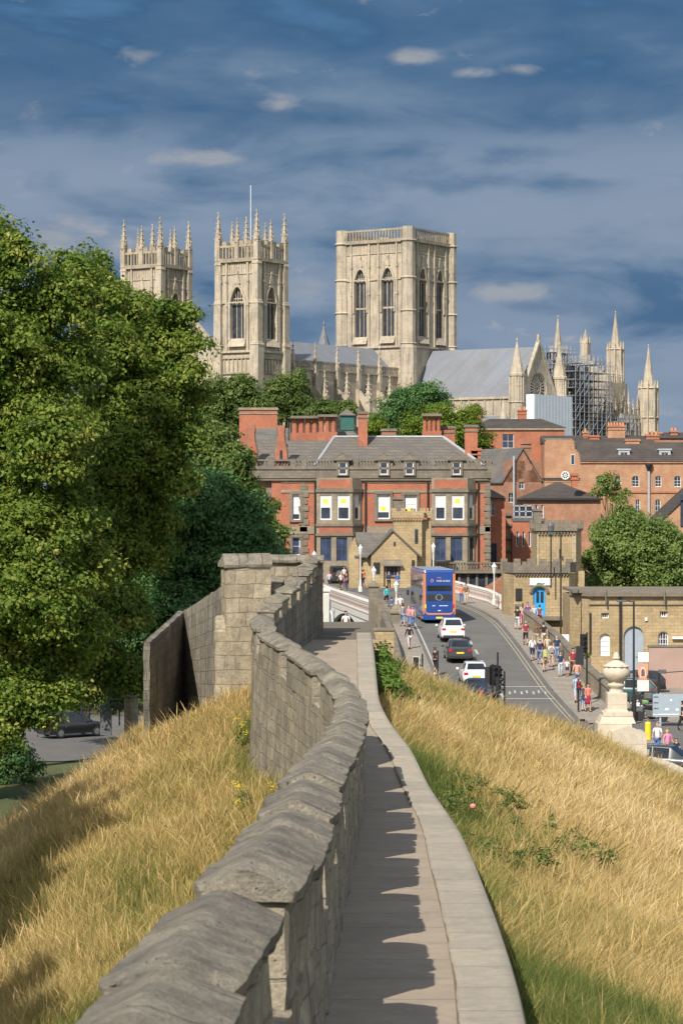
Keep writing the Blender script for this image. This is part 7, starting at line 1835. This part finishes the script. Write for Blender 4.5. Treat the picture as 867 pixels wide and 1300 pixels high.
person(732, 876, 'away', 'salmon', 'jeans', 'bare-backed sunburnt man leaning near the signal pole', 2, 'brown', group=GP, h=1.78)
person(731.5, 894, 'away', 'sky', 'pale', 'person in a blue and white top half hidden behind the signal pole', 1, 'brown', lowkind='trousers', group=GP, h=1.68)
person(740.5, 905, 'away', 'pale', 'sky', 'slim person in pale clothes on the red paving beside the woman with a rucksack', 3, 'blond', True, group=GP, h=1.62, hold='orange')
person(746, 906, 200, 'coral', 'maroon', 'woman in a coral top and dark red skirt with a black rucksack', 4, 'brown', True, lowkind='skirt', bag='black', group=GP, h=1.68)
# left pavement
person(519.5, 826, 20, 'black', 'ltgrey', 'man in a black top and pale trousers walking up the left pavement alone', 1, 'dark', long=True, group=GL, h=1.74)
person(552, 858, -60, 'black', 'black', 'slim figure all in black waiting at the kerb beside the left signal pole', 2, 'brown', group=GL, h=1.75, shoes='white')
person(519, 798, 200, 'pink', 'jeans', 'woman in pale pink walking towards us on the left pavement', 4, 'blond', True, group=GL, h=1.68)
person(523.5, 799, 190, 'salmon', 'blue', 'second woman in a pale patterned top beside the one in pink', 3, 'red', True, group=GL, h=1.66)
person(511, 797, 10, 'grey', 'jeans', 'man in grey half hidden behind the lower capped pier', 0, 'dark', group=GL, h=1.76)
def onbridge(px, d): return Vector((Xp(px, d), d, zr(d) + .122))
person(0, 0, 'near', 'white', 'khaki', 'person in white with dark pattern just above the lower capped pier', 2, 'brown', pos=onbridge(508, 208), group=GL, h=1.66)
person(0, 0, 'away', 'blue', 'grey', 'person in a blue jacket bending by the lower capped pier', 2, 'dark', pos=onbridge(497, 210), group=GL, h=1.3)
person(0, 0, 20, 'teal', 'black', 'cyclist-like walker with a big teal bag and dark shorts', 0, 'dark', lowkind='shorts', bag='teal', pos=onbridge(490.5, 217), group=GL, h=1.74)
person(0, 0, 'near', 'navy', 'black', 'man in dark navy against the far parapet, left of another', 2, 'dark', long=True, pos=onbridge(493.5, 244), group=GL, h=1.76)
person(0, 0, 'near', 'blue', 'jeans', 'man in a blue shirt and jeans against the far parapet', 3, 'brown', long=True, pos=onbridge(504.5, 243), group=GL, h=1.74)
person(0, 0, 90, 'black', 'black', 'person in black beside the lodge doorway', 2, 'dark', long=True, pos=onbridge(459.5, 247), group=GL, h=1.74)
person(0, 0, 60, 'orange', 'navy', 'person in an orange top behind the one in black by the lodge', 1, 'red', pos=onbridge(461.5, 249), group=GL, h=1.7)
gv = [(408, 262, 'orange', 'navy', 'blond', 'person in orange at the far left of the bridge crowd'), (416, 268, 'coral', 'black', 'red', 'person in coral behind the off-road vehicle'), (424, 268, 'ltgrey', 'navy', 'grey', 'grey-shirted person just left of the tall white-shirted one'), (437, 256, 'white', 'maroon', 'brown', 'tall person in a white shirt and dark red trousers right of the off-road vehicle'),
      (410, 246, 'sky', 'grey', 'brown', 'person in pale blue leaning on the near parapet, leftmost'), (418, 245, 'pale', 'navy', 'grey', 'grey-haired person in pale grey at the near parapet'), (433, 243, 'white', 'black', 'blond', 'blond person in white with dark trousers at the near parapet'), (440, 242, 'navy', 'navy', 'dark', 'person in navy at the right end of the near parapet crowd'), (432, 268, 'white', 'blue', 'dark', 'white-shirted figure in the back of the bridge crowd')]
for k, (px_, d_, a, b_, hc, lb) in enumerate(gv): person(0, 0, (k * 67) % 360, a, b_, lb, k % 5, hc, k % 3 == 0, pos=Vector((Xp(px_, d_), d_, zr(d_) + .122)), group=GL, h=1.66 + .03 * (k % 4))
person(0, 0, 'near', 'orange', 'blue', 'person in orange and blue right of the bus beside the far parapet', 2, 'brown', pos=onbridge(585.5, 221), group=GL, h=1.68)
person(0, 0, 'near', 'brown', 'beige', 'person with a dark jacket over white, right of the one in orange and blue', 3, 'dark', True, long=True, pos=onbridge(591.5, 221), group=GL, h=1.74)
person(0, 0, 'near', 'white', 'grey', 'person in white standing on the terrace below the bridge arch', 2, 'dark', pos=P(439, 812, 152) , group=GL, h=1.7)
# junction, lower right
zj_ = ZC - 12.95
person(0, 0, 200, 'pink', 'black', 'woman in a bright pink top and black trousers by the street', 2, 'blond', True, pos=Vector((Xp(847, 127), 127, ZC - 13)), group=GQ, h=1.68)
person(0, 0, 170, 'black', 'black', 'child in dark clothes next to the woman in pink', 3, 'red', pos=Vector((Xp(858, 126), 126, ZC - 13)), group=GQ, h=1.28, lowkind='shorts')
person(0, 0, 150, 'white', 'blue', 'bald man in a white shirt and jeans left of the woman in pink', 2, 'grey', pos=Vector((Xp(834, 130), 130, ZC - 13)), group=GQ, h=1.74)
person(0, 0, 60, 'black', 'black', 'person in black striding beside the blue-grey road sign', 0, 'dark', pos=Vector((Xp(866, 143), 143, ZC - 13)), group=GQ, h=1.8)
short = {'green': 'yellow-green backpack on the back of a walker in grey shorts', 'grey': 'grey backpack on the back of a walker in pale shorts', 'black': 'black rucksack on the back of the woman in coral', 'teal': 'big teal bag carried on the back of the walker by the bridge'}
for b_, c_, l_ in BAGS: b_['label'] = short[c_]
# ================================================================== street furniture
M_stpale = limestone('pale_pier_stone', (.66, .585, .475), (.60, .53, .43), (.42, .375, .31), bw=1.4, bh=.7, mode='wall', streak=.1, amt=.25, bump=.15, grain=.4)
M_bollard = plain('yellow_bollard', (.80, .55, .03), .5); M_signback = plain('sign_back_grey', (.36, .43, .48), .5, .3, var=.05); M_bin = plain('green_bin', (.02, .14, .09), .5)
# gate pier with the urn
gp = empty('urn_pier', (Xp(785, 92), 92, ZC - 9.4), 0, 'pale carved stone pier crowned by a lidded urn at the foot of the grass', 'pier')
S_ = 92 / F; zz = lambda py: Zp(py, 92) - (ZC - 9.4)
mb = MB(); mb.box(-.82, .42, -.55, .65, -3.6, zz(917)); mb.frustum((-.1, 0), .66, .55, zz(917), .56, .46, zz(908)); mb.box(-.62, .46, -.48, .5, zz(908), zz(903)); mb.build('pedestal', M_stpale, gp)
mb = MB().lathe([(.56, zz(906)), (.56, zz(902)), (.50, zz(900)), (.50, zz(880)), (.49, zz(879))], (-.09, 0, 0), 4, R(45), 1, 1); mb.build('shaft', M_stpale, gp)
pr = [(.34, 888), (.45, 885), (.46, 883), (.44, 881), (.34, 877), (.33, 873), (.42, 871.5), (.46, 869), (.34, 866.5), (.40, 865), (.56, 861.5), (.66, 857), (.685, 853.5), (.65, 850), (.56, 846.5), (.50, 845), (.50, 843)]
mb = MB().lathe([(r * .74, zz(y)) for r, y in pr], (-.09, 0, 0), 24); mb.build('urn', M_stpale, gp, smooth=True)
mb = MB(); n = 24; vs = []
lp_ = [(.56, 846.8, .05), (.60, 845.8, .06), (.40, 842, .02), (.20, 838.8, 0), (.10, 838, 0), (.10, 836.5, 0), (.185, 835.8, 0), (.14, 831, 0), (.09, 828.5, 0), (.02, 827.8, 0)]
for r, y, wv in [(q[0] * .74, q[1], q[2]) for q in lp_]: vs += [(-.09 + (r + wv * (k % 2)) * math.cos(2 * math.pi * k / n), (r + wv * (k % 2)) * math.sin(2 * math.pi * k / n), zz(y)) for k in range(n)]
mb.add(vs, [(j * n + k, j * n + (k + 1) % n, (j + 1) * n + (k + 1) % n, (j + 1) * n + k) for j in range(len(lp_) - 1) for k in range(n)] + [tuple(range(n))[::-1]]); mb.build('lid', M_stpale, gp, smooth=False)
mb = MB(); mb.prism([(-.35, -.95, -3.6), (.93, -.75, -3.6), (.93, -.75, zz(929)), (.25, -.85, zz(919)), (-.35, -.95, zz(926))], (0, 1.5, 0)); mb.build('wing_block', M_stpale, gp)
wl_ = empty('coping_wall', (0, 0, 0), 0, 'curving pale stone wall coping at the foot of the bank on the right', 'wall')
mb = MB(); cpts = [P(812, 962, 91), P(828, 966, 90), P(845, 972, 89), P(862, 980, 88), P(890, 996, 86), P(925, 1018, 84)]
for a, b_ in zip(cpts[:-1], cpts[1:]): mb.prism([a, b_, b_ + Vector((0, 0, -4)), a + Vector((0, 0, -4))], (.35, 1.0, 0))
mb.build('coping', M_stpale, wl_)

def lamp_post(label, px, d, zfoot, py_top, arm=1.0, sg=1, r=.075, group=None):
    h = Zp(py_top, d) - zfoot; o = empty('street_lamp', (Xp(px, d), d, zfoot), 0, label, 'street lamp', group)
    MB().tube([(0, 0, 0), (0, 0, h)], r, 8, r * .75).build('post', M_blk, o); MB().lathe([(r * 1.6, 0), (r * 1.6, 1.2), (r, 1.3)], (0, 0, 0), 8).build('base', M_blk, o)
    b_ = MB().tube([(0, 0, h - .05), (sg * arm * .5, 0, h), (sg * arm, 0, h)], .035, 6); b_.build('arm', M_blk, o)
    MB().box(min(sg * arm * .55, sg * arm * 1.35), max(sg * arm * .55, sg * arm * 1.35), -.11, .11, h - .06, h + .05).build('lamp_head', M_dgrey, o, bevel=.02); return o
G7 = 'tall black street lamps'
l1 = lamp_post('tall black lamp post in front of the blue-doored toll house', 711.5, 188, ZC - 12.9, 677, .7, -1, group=G7)
l2 = lamp_post('tall black lamp post in front of the grey arched door', 804, 150, ZC - 12.95, 763, .75, -1, group=G7)
def bridge_lamp(label, px, d, py_top, zf=None):
    zf = zr(d) + .12 if zf is None else zf; h = Zp(py_top, d) - zf; o = empty('bridge_lamp', (Xp(px, d), d, zf), 0, label, 'lamp', 'ornate white lamps on the bridge')
    MB().lathe([(.20, 0), (.20, .4), (.12, .5), (.10, 1.0), (.065, 1.15), (.05, h - 1.0), (.09, h - .95), (.04, h - .88)], (0, 0, 0), 10).build('post', M_pinkw, o)
    MB().lathe([(.10, h - .88), (.20, h - .35), (.21, h - .3)], (0, 0, 0), 8).build('lantern', plain('lamp_glass', (.62, .64, .62), .25), o); MB().lathe([(.23, h - .3), (.16, h - .15), (.05, h - .05), (.07, h), (.02, h + .06)], (0, 0, 0), 8).build('lantern_cap', M_wht, o)
bridge_lamp('ornate white lamp on the bridge in front of the lodge roof', 457.5, 240, 692)
bridge_lamp('ornate white lamp at the near parapet pier, by the lodge door', 474.5, 214, 720)
bridge_lamp('ornate white lamp just above the bus roof', 550, 246, 690)
bridge_lamp('ornate white lamp at the toll house end of the far parapet', 627, 214, 715, zr(214) + .5)
bridge_lamp('short white lamp above the lower stone pier', 503, 212, 738)
bridge_lamp('white lamp beside the wall merlons at the far left end of the bridge', 399, 250, 700)
# dark lantern on the corner of the toll house
dl = empty('wall_lantern', (Xp(699, 206), 206, ZC - 9.35), 0, 'black lantern post standing before the taller battlemented tower', 'lantern')
MB().tube([(0, 0, 2.5), (0, 0, 7.0)], .06, 6).build('post', M_blk, dl); MB().lathe([(.1, 7.0), (.24, 7.15), (.28, 7.6), (.1, 7.9), (.03, 8.0)], (0, 0, 0), 8).build('lantern_head', M_dgrey, dl)

M_off = plain('signal_lens', (.05, .02, .02), .3)
def signal(label, px, d, py_foot, py_top, heads, name='traffic_signal', zf=None):
    """heads: (height as a row, x offset, yaw, white edge)"""
    zf = Zp(py_foot, d) if zf is None else zf; h = Zp(py_top, d) - zf; o = empty(name, (Xp(px, d), d, zf), 0, label, 'traffic light', 'traffic signals at the junction')
    MB().tube([(0, 0, 0), (0, 0, h)], .057, 8).build('post', M_blk, o)
    for py, dx, yaw, edge in heads:
        zc = Zp(py, d) - zf; M = Matrix.Translation((dx, 0, zc)) @ Matrix.Rotation(R(yaw), 4, 'Z')
        hd = tr_mb(MB().box(-.15, .15, -.10, .10, -.48, .48), M).build('signal_head', M_blk, o)
        if edge:
            tr_mb(MB().box(-.24, .24, .102, .112, -.58, .58), M).build('backing_board', M_blk, hd)
            if edge == 2: tr_mb(MB().box(-.25, -.22, .09, .115, -.59, .59).box(.22, .25, .09, .115, -.59, .59).box(-.22, .22, .09, .115, .56, .59).box(-.22, .22, .09, .115, -.59, -.56), M).build('white_border', M_wht, hd)
        for k in range(3):
            z0 = .31 - k * .31
            v = MB()
            for q in range(9):
                a, c = R(180 * q / 9 - 0), R(180 * (q + 1) / 9); r = .12
                v.poly([(r * math.cos(a), -.10, z0 + r * math.sin(a)), (r * math.cos(c), -.10, z0 + r * math.sin(c)), (r * math.cos(c), -.30, z0 + r * math.sin(c) * .95), (r * math.cos(a), -.30, z0 + r * math.sin(a) * .95)])
            tr_mb(v, M).build('visor', M_blk, hd)
            ln = MB().poly([(.105 * math.cos(R(36 * q)), -.104, z0 + .105 * math.sin(R(36 * q))) for q in range(10)]); tr_mb(ln, M).build('lens', M_off, hd)
        MB().bar((0, 0, zc), (dx, 0, zc), .05).build('bracket', M_blk, o) if abs(dx) > .12 else None
    return o
signal('black traffic signal with a white edged head at the left kerb, seen against the pavement', 536, 163, 866, 830, [(845, -.36, 150, 2)])
signal('slim black signal post at the left kerb next to the figure in black', 555.5, 161, 872, 826, [])
signal('black traffic signal on the right side of the queueing cars, left post of the cluster', 625, 146, 900, 843, [(857, .1, 20, 1), (857, -.28, 160, 0)])
signal('black traffic signal with a thin camera mast, middle of the cluster', 631.5, 147, 905, 828, [(858, .05, 30, 1)])
signal('tall plain black signal post at the right of the cluster', 640, 145, 912, 852, [(870, -.34, 60, 0)])
signal('black traffic signal with two heads by the crowd on the right pavement', 744.5, 155, 884, 803, [(817, -.16, 10, 1), (832, -.42, 170, 1)])
signal('low black pedestrian signal post on the red paving', 733.8, 152, 903, 862, [])
_s = [o for o in bpy.data.objects if o.get('label', '').startswith('low black pedestrian')][0]
MB().box(-.14, .14, -.25, -.06, Zp(870, 152) - Zp(903, 152) - .3, Zp(870, 152) - Zp(903, 152) + .25).build('push_button_box', M_blk, _s)
for q in (-.11, .13): MB().lathe([(.085, 0), (.085, .02)], (0, 0, 0), 10).build('red_lens', M_lred, _s).data.transform(Matrix.Translation((.0, -.26, 1.62 + q)) @ Matrix.Rotation(R(90), 4, 'X'))
# signs on the lamp post
d_ = 149.6
def board(name, label, px0, px1, py0, py1, d, mat, post=True, cat='sign'):
    o = empty(name, (Xp((px0 + px1) / 2, d), d, Zp(py1, d)), 0, label, cat); w = (px1 - px0) * d / F / 2; h = (py1 - py0) * d / F
    MB().box(-w, w, -.03, .0, 0, h).build('panel', mat, o); MB().box(-w - .02, w + .02, -.0, .03, -.02, h + .02).build('frame', M_dgrey, o)
    MB().bar((-w * .6, .015, h / 2), (-w - .12, .015, h / 2), .05).build('bracket', M_blk, o); return o, w, h
M_cream = plain('cream_board', (.74, .70, .60), .6, var=.05)
o, w, h = board('notice_sign', 'blank cream notice board fixed high on the lamp post above the shield', 809, 823, 828, 840.5, d_, M_cream)
o, w, h = board('notice_sign', 'blank cream notice board fixed on the lamp post below the shield', 808.5, 823, 863.5, 877.5, d_, M_cream)
sh_ = empty('shield_sign', (Xp(815.5, d_), d_, Zp(863, d_)), 0, 'salmon coloured shield-shaped sign with a dark emblem between two cream boards', 'sign')
hh = 20 * d_ / F; ww = 6.6 * d_ / F
pt = [(-ww, hh), (-ww * .5, hh * 1.02), (0, hh * .96), (ww * .5, hh * 1.02), (ww, hh), (ww * .95, hh * .4), (ww * .7, hh * .14), (ww * .9, 0), (-ww * .9, 0), (-ww * .7, hh * .14), (-ww * .95, hh * .4)]
MB().prism(xz(pt, -.03), (0, .05, 0)).build('shield', plain('salmon_shield', (.62, .27, .17), .6), sh_)
pt2 = [(-ww * .55, hh * .15), (-ww * .55, hh * .5)] + [(ww * .55 * -math.cos(R(20 * k)), hh * .5 + hh * .32 * math.sin(R(20 * k))) for k in range(1, 9)] + [(ww * .55, hh * .5), (ww * .55, hh * .15)]
MB().prism(xz(pt2, -.05), (0, .015, 0)).build('arch_emblem', plain('emblem_pale', (.66, .50, .38), .6), sh_); MB().prism(xz([(a * .62, hh * .12 + b_ * .72) for a, b_ in pt2], -.065), (0, .012, 0)).build('emblem_figure', plain('emblem_dark', (.16, .09, .07), .6), sh_)
# big road sign seen at the right edge, CCTV mast, bollards, bin, kiosk things
rs = empty('road_sign', (Xp(848, 146), 146, ZC - 13), 0, 'large blue-grey road direction sign panel on a grey pole at the right edge', 'sign')
w0, w1_ = Xp(828, 146) - Xp(848, 146), Xp(880, 146) - Xp(848, 146); z0_, z1_ = Zp(910, 146) - (ZC - 13), Zp(881, 146) - (ZC - 13)
MB().box(w0, w1_, -.03, .03, z0_, z1_).build('panel', M_signback, rs); MB().box(w0, w1_, -.05, -.032, z0_ + .12, z0_ + .17).build('white_rule', M_sign, rs); MB().tube([(-.46, .08, 0), (-.46, .08, z1_ + .05)], .07, 8).build('pole', M_leadt, rs); MB().tube([(1.3, .08, 0), (1.3, .08, z1_ + .05)], .07, 8).build('pole', M_leadt, rs)
for k in range(4): MB().box(w0 + .05, w0 + .32, -.045, -.032, z1_ - .2 - k * .33, z1_ - .14 - k * .33).build('dark_rule', M_dgrey, rs)
for qx, qz, qw in ((.15, .9, .12), (-.1, .38, .2), (.5, .36, .16), (.9, .4, .14)): MB().box(qx - qw / 2, qx + qw / 2, -.045, -.032, z0_ + qz, z0_ + qz + .12).build('white_symbol', M_sign, rs)
cc = empty('camera_mast', (Xp(836, 158), 158, ZC - 12.95), 0, 'black mast with a small security camera above the road sign', 'camera mast')
h = Zp(852, 158) - (ZC - 12.95); MB().tube([(0, 0, 0), (0, 0, h)], .08, 8).build('post', M_blk, cc); MB().box(-.05, .45, -.1, .1, h - .15, h + .1).build('camera', M_dgrey, cc, bevel=.03); MB().tube([(.2, 0, h - .1), (2.4, 0, h + .05)], .03, 5).build('arm', M_blk, cc)
yb = empty('bollard', (Xp(822, 138), 138, ZC - 13), 0, 'bright yellow bollard on a kerb island in front of the road sign', 'bollard')
MB().lathe([(.17, 0.1), (.17, 1.0), (.14, 1.06), (.05, 1.08)], (0, 0, 0), 12).build('shaft', M_bollard, yb, smooth=False); MB().lathe([(.2, 0), (.2, .12)], (0, 0, 0), 12).build('base', M_blk, yb)
tag(MB().box(Xp(815, 138), Xp(845, 138), 136.5, 140, ZC - 13.1, ZC - 12.88).build('traffic_island', M_kerb, bevel=.03), kind='structure')
tag(MB().tube([P(805, 925, 147.5), P(805, 885, 147.5)], .11, 8).build('bollard', M_blk), 'thick black post at the foot of the lamp post with notices', 'post')
bn = empty('litter_bin', (Xp(755, 168), 168, ZC - 12.95), 0, 'green wheeled bin beside the right pavement wall', 'bin'); MB().frustum((0, 0), .45, .45, .1, .55, .55, 1.5).build('tub', M_bin, bn); MB().box(-.6, .6, -.6, .62, 1.5, 1.62).build('lid', M_bin, bn)
# terrace between toll house and warehouse: railing, white board, hedge, tables
rl_ = empty('terrace_railing', (Xp(708, 186), 186, ZC - 11.6), 0, 'black iron railing round the small terrace below the toll house', 'railing')
mb = MB(); w = (742 - 690) * 186 / F
for k in range(27): xx = (690 - 708) * 186 / F + w * k / 26; mb.bar((xx, 0, 0), (xx, 0, 1.05), .03)
for z_ in (.1, 1.05): mb.bar(((690 - 708) * 186 / F, 0, z_), ((742 - 708) * 186 / F, 0, z_), .05)
mb.build('bars', M_blk, rl_)
tag(MB().box(Xp(692, 188), Xp(745, 188), 186.2, 200, ZC - 13.5, ZC - 11.62).build('terrace', M_gold), 'raised stone terrace in front of the toll house landing', 'terrace')
wbd = empty('menu_board', P(716, 828, 184), 0, 'white upright board standing before the terrace railing', 'board'); MB().box(-.32, .32, -.03, .03, -.1, 1.3).build('panel', M_sign, wbd); MB().box(-.34, -.3, -.05, .05, -1.2, 1.3).build('post', M_wht, wbd); MB().box(.3, .34, -.05, .05, -1.2, 1.3).build('post', M_wht, wbd)
he = empty('hedge', P(730, 834, 182), 0, 'low clipped green hedge trough by the terrace', 'hedge'); MB().box(-1.1, 1.1, -.3, .3, -1.6, -.05).build('trough', M_sandD, he)
crown_mesh('foliage', [((x_, 0, .15), (.45, .35, .3)) for x_ in (-.8, -.3, .3, .8)], 1800, .07, M_lf_bright, he, 3, clump=.25)
# parked motorcycles on the quay
def motorcycle(label, px, d, rz, col):
    o = empty('motorcycle', (Xp(px, d), d, ZC - 12.95), rz, label, 'motorcycle', 'motorcycles parked on the quay')
    for yy in (-.72, .72):
        t = MB(); t.lathe([(.22, -.06), (.31, -.05), (.31, .05), (.22, .06)], (0, 0, 0), 16); tr_mb(t, Matrix.Translation((0, yy, .31)) @ Matrix.Rotation(R(90), 4, 'Y')); w_ = t.build('wheel', M_tyre, o)
        h = MB().lathe([(.2, -.03), (.2, .03)], (0, 0, 0), 12); tr_mb(h, Matrix.Translation((0, yy, .31)) @ Matrix.Rotation(R(90), 4, 'Y')); h.build('rim', M_rim, w_)
    MB().frustum((0, .12), .12, .30, .72, .15, .22, .98).build('tank', col, o, bevel=.05); MB().frustum((0, -.42), .13, .36, .76, .10, .30, .86).build('seat', M_trim, o, bevel=.03); MB().box(-.17, .17, -.25, .28, .28, .68).build('engine', M_dgrey, o, bevel=.04)
    MB().tube([(0, .72, .31), (0, .5, .95)], .05, 6).build('fork', M_rim, o); MB().tube([(-.36, .38, 1.06), (0, .5, 1.0), (.36, .38, 1.06)], .02, 6).build('handlebar', M_trim, o); MB().lathe([(.05, -.1), (.11, .0), (.11, .05)], (0, .62, .92), 10).build('headlight', M_lclr, o); MB().frustum((0, .62), .2, .03, .95, .14, .03, 1.28).build('screen', M_cgl, o)
motorcycle('dark motorcycle with a pale fairing parked nearest the notice post', 812, 152, R(70), M_pwhite); motorcycle('green and white motorcycle parked in the row by the road sign', 820, 154, R(62), paint('green_bike_paint', (.18, .32, .12)))
motorcycle('black motorcycle parked closest to the blue-grey road sign', 826, 150, R(66), M_pblack); motorcycle('red motorcycle standing behind the others on the quay', 823, 164, R(75), paint('red_bike_paint', (.35, .03, .03)))
# quay wall at right (pinkish low wall)
qw_ = empty('quay_wall', (Xp(858, 178), 178, ZC - 13), 0, 'plain pinkish rendered wall in front of the stone building at the right edge', 'wall'); MB().box((823 - 858) * 178 / F, 4, 0, .35, 0, 2.9).build('wall_face', plain('pink_render', (.36, .25, .21), .9, var=.1, scale=.6), qw_); MB().box((823 - 858) * 178 / F - .05, 4, -.06, .41, 2.9, 3.02).build('coping', M_sandD, qw_)
# left side: lamp, gate pillar, hedge, cabinet, shrub at the foot of the slope
lamp_post('thin grey post with a yellow band between the lime trees and the lower wall', 113, 172, ZC - 15.5, 862, .05, 1, .07)
tag(MB().tube([P(105, 925, 172), P(105, 893, 172)], .1, 8).build('post', M_blk), 'thick short black post beside the black parked estate car', 'post')
gpl = empty('gate_pillar', P(167, 905, 150), 0, 'squat round-topped stone gate pillar behind the grass slope', 'pillar'); MB().lathe([(.42, -1.5), (.42, .9), (.5, .95), (.5, 1.05), (.4, 1.2), (.15, 1.4)], (0, 0, 0), 12).build('shaft', M_sand, gpl)
hg = empty('hedge', (Xp(80, 186), 187, ZC - 15.5), 0, 'clipped green hedge behind the parked cars on the left street', 'hedge'); crown_mesh('foliage', [((x_, .0, .9), (1.3, .7, .9)) for x_ in np.arange(-6.5, 6, 1.3)], 24000, .09, M_lf_mid, hg, 31, clump=.5); MB().box(-7, 6.6, -.3, .3, -.2, .9).build('stems', M_bark, hg)
shb = empty('shrub', P(152, 900, 152), 0, 'pale grey-green bushy shrub beside the squat gate pillar', 'shrub'); crown_mesh('foliage', [((0, 0, .7), (.8, .6, .9)), ((.4, 0, 1.1), (.5, .5, .7)), ((-.4, 0, .4), (.6, .5, .6))], 5000, .08, leafmat('sage_leaves', [(0, (.07, .10, .05)), (1, (.22, .27, .16))]), shb, 33, clump=.4); MB().tube([(0, 0, -1), (0, 0, .8)], .05, 6).build('stem', M_bark, shb)
cb = empty('street_cabinet', P(135, 905, 160), 0, 'grey metal street cabinet in front of the hedge on the left street', 'cabinet'); MB().box(-.35, .35, -.2, .2, -1.4, .45).build('case', M_dgrey, cb); MB().box(-.38, .38, -.23, .23, .45, .5).build('top', M_dgrey, cb)
# ivy and weeds beside the landing, yellow ragwort by the wall, green weeds along the walk edge
iv = empty('ivy_bush', (kx(74) + .6, 74, wz(74) - .3), 0, 'bright green bush growing over the edge of the walk by the landing', 'bush')
crown_mesh('foliage', [((.25, y_, -.5), (.35, .9, .7)) for y_ in (-6, -3.5, -1, 1.5, 4, 6.5, 9)] + [((.5, -2, -1.0), (.6, 3, .5)), ((.6, 6, -.8), (.7, 3, .4))], 13000, .06, leafmat('ivy_leaves', [(0, (.05, .10, .015)), (1, (.17, .27, .05))]), iv, 35, clump=.3)
MB().tube([(.3, -6, -1.5), (.3, 0, -.8), (.3, 4, -1)], .04, 5).build('stem', M_bark, iv)
sheet('landing', [(-1.3, 80, wz(82) + .003), (1.1, 80, wz(82) + .003), (1.1, 92, wz(82) + .003), (-1.3, 92, wz(82) + .003)], M_flag)
M_rag = plain('ragwort_yellow', (.75, .55, .03), .7); M_weed = leafmat('weed_leaves', [(0, (.06, .10, .02)), (.6, (.15, .20, .05)), (1, (.26, .28, .09))])
rg = random.Random(4)
def weed(label, x, y, n, flower, h, seed):
    zb = float(bank_z(np.array([x]), np.array([y]))[0]); o = empty('wild_plant', (x, y, zb), 0, label, 'wild plant'); st = MB(); fl = MB(); lump = []
    g = random.Random(seed)
    for k in range(n):
        dx, dy, hh_ = g.gauss(0, .4 if flower else .75), g.gauss(0, .6 if flower else 1.5), h * g.uniform(.45, 1.1); st.tube([(dx * .5, dy * .5, -.05), (dx, dy, hh_)], .006, 4); lump.append(((dx * .8, dy * .8, hh_ * .55), (.16, .16, hh_ * .38)))
        if flower:
            for j in range(7): c = (dx + g.uniform(-.09, .09), dy + g.uniform(-.09, .09), hh_ + g.uniform(-.06, .05)); fl.lathe([(.004, -.012), (.026, 0), (.004, .012)], c, 6)
    st.build('stems', M_weed, o); crown_mesh('leaves', lump, n * 130, .03, M_weed, o, seed, clump=.17)
    if flower: fl.build('flower_heads', flower, o)['kind'] = 'stuff'
weed('clump of yellow flowering ragwort against the city wall below the turret', -2.75, 66, 9, M_rag, 1.0, 1)
weed('low green weeds with a few yellow flowers where the city wall bends', -1.75, 55, 8, M_rag, .8, 2)
weed('tall dark green thistles beside the walk half way along the bank', 2.3, 51, 22, None, .95, 3); weed('second clump of dark green thistles nearer along the walk', 2.4, 43, 22, None, .9, 4); weed('third clump of dark thistles further out in the golden grass', 3.6, 46, 16, None, .9, 5)
pb = P(600, 999, 48); pb.z = float(bank_z(np.array([pb.x]), np.array([48.0]))[0]) + .75
mb = MB().lathe([(.02, -.05), (.05, -.02), (.06, .02), (.02, .05)], (0, 0, 0), 10); o = mb.build('litter', plain('pink_litter', (.8, .25, .25), .6)); o.location = pb; tag(o, 'small pink and white scrap caught in the tall weeds', 'litter')
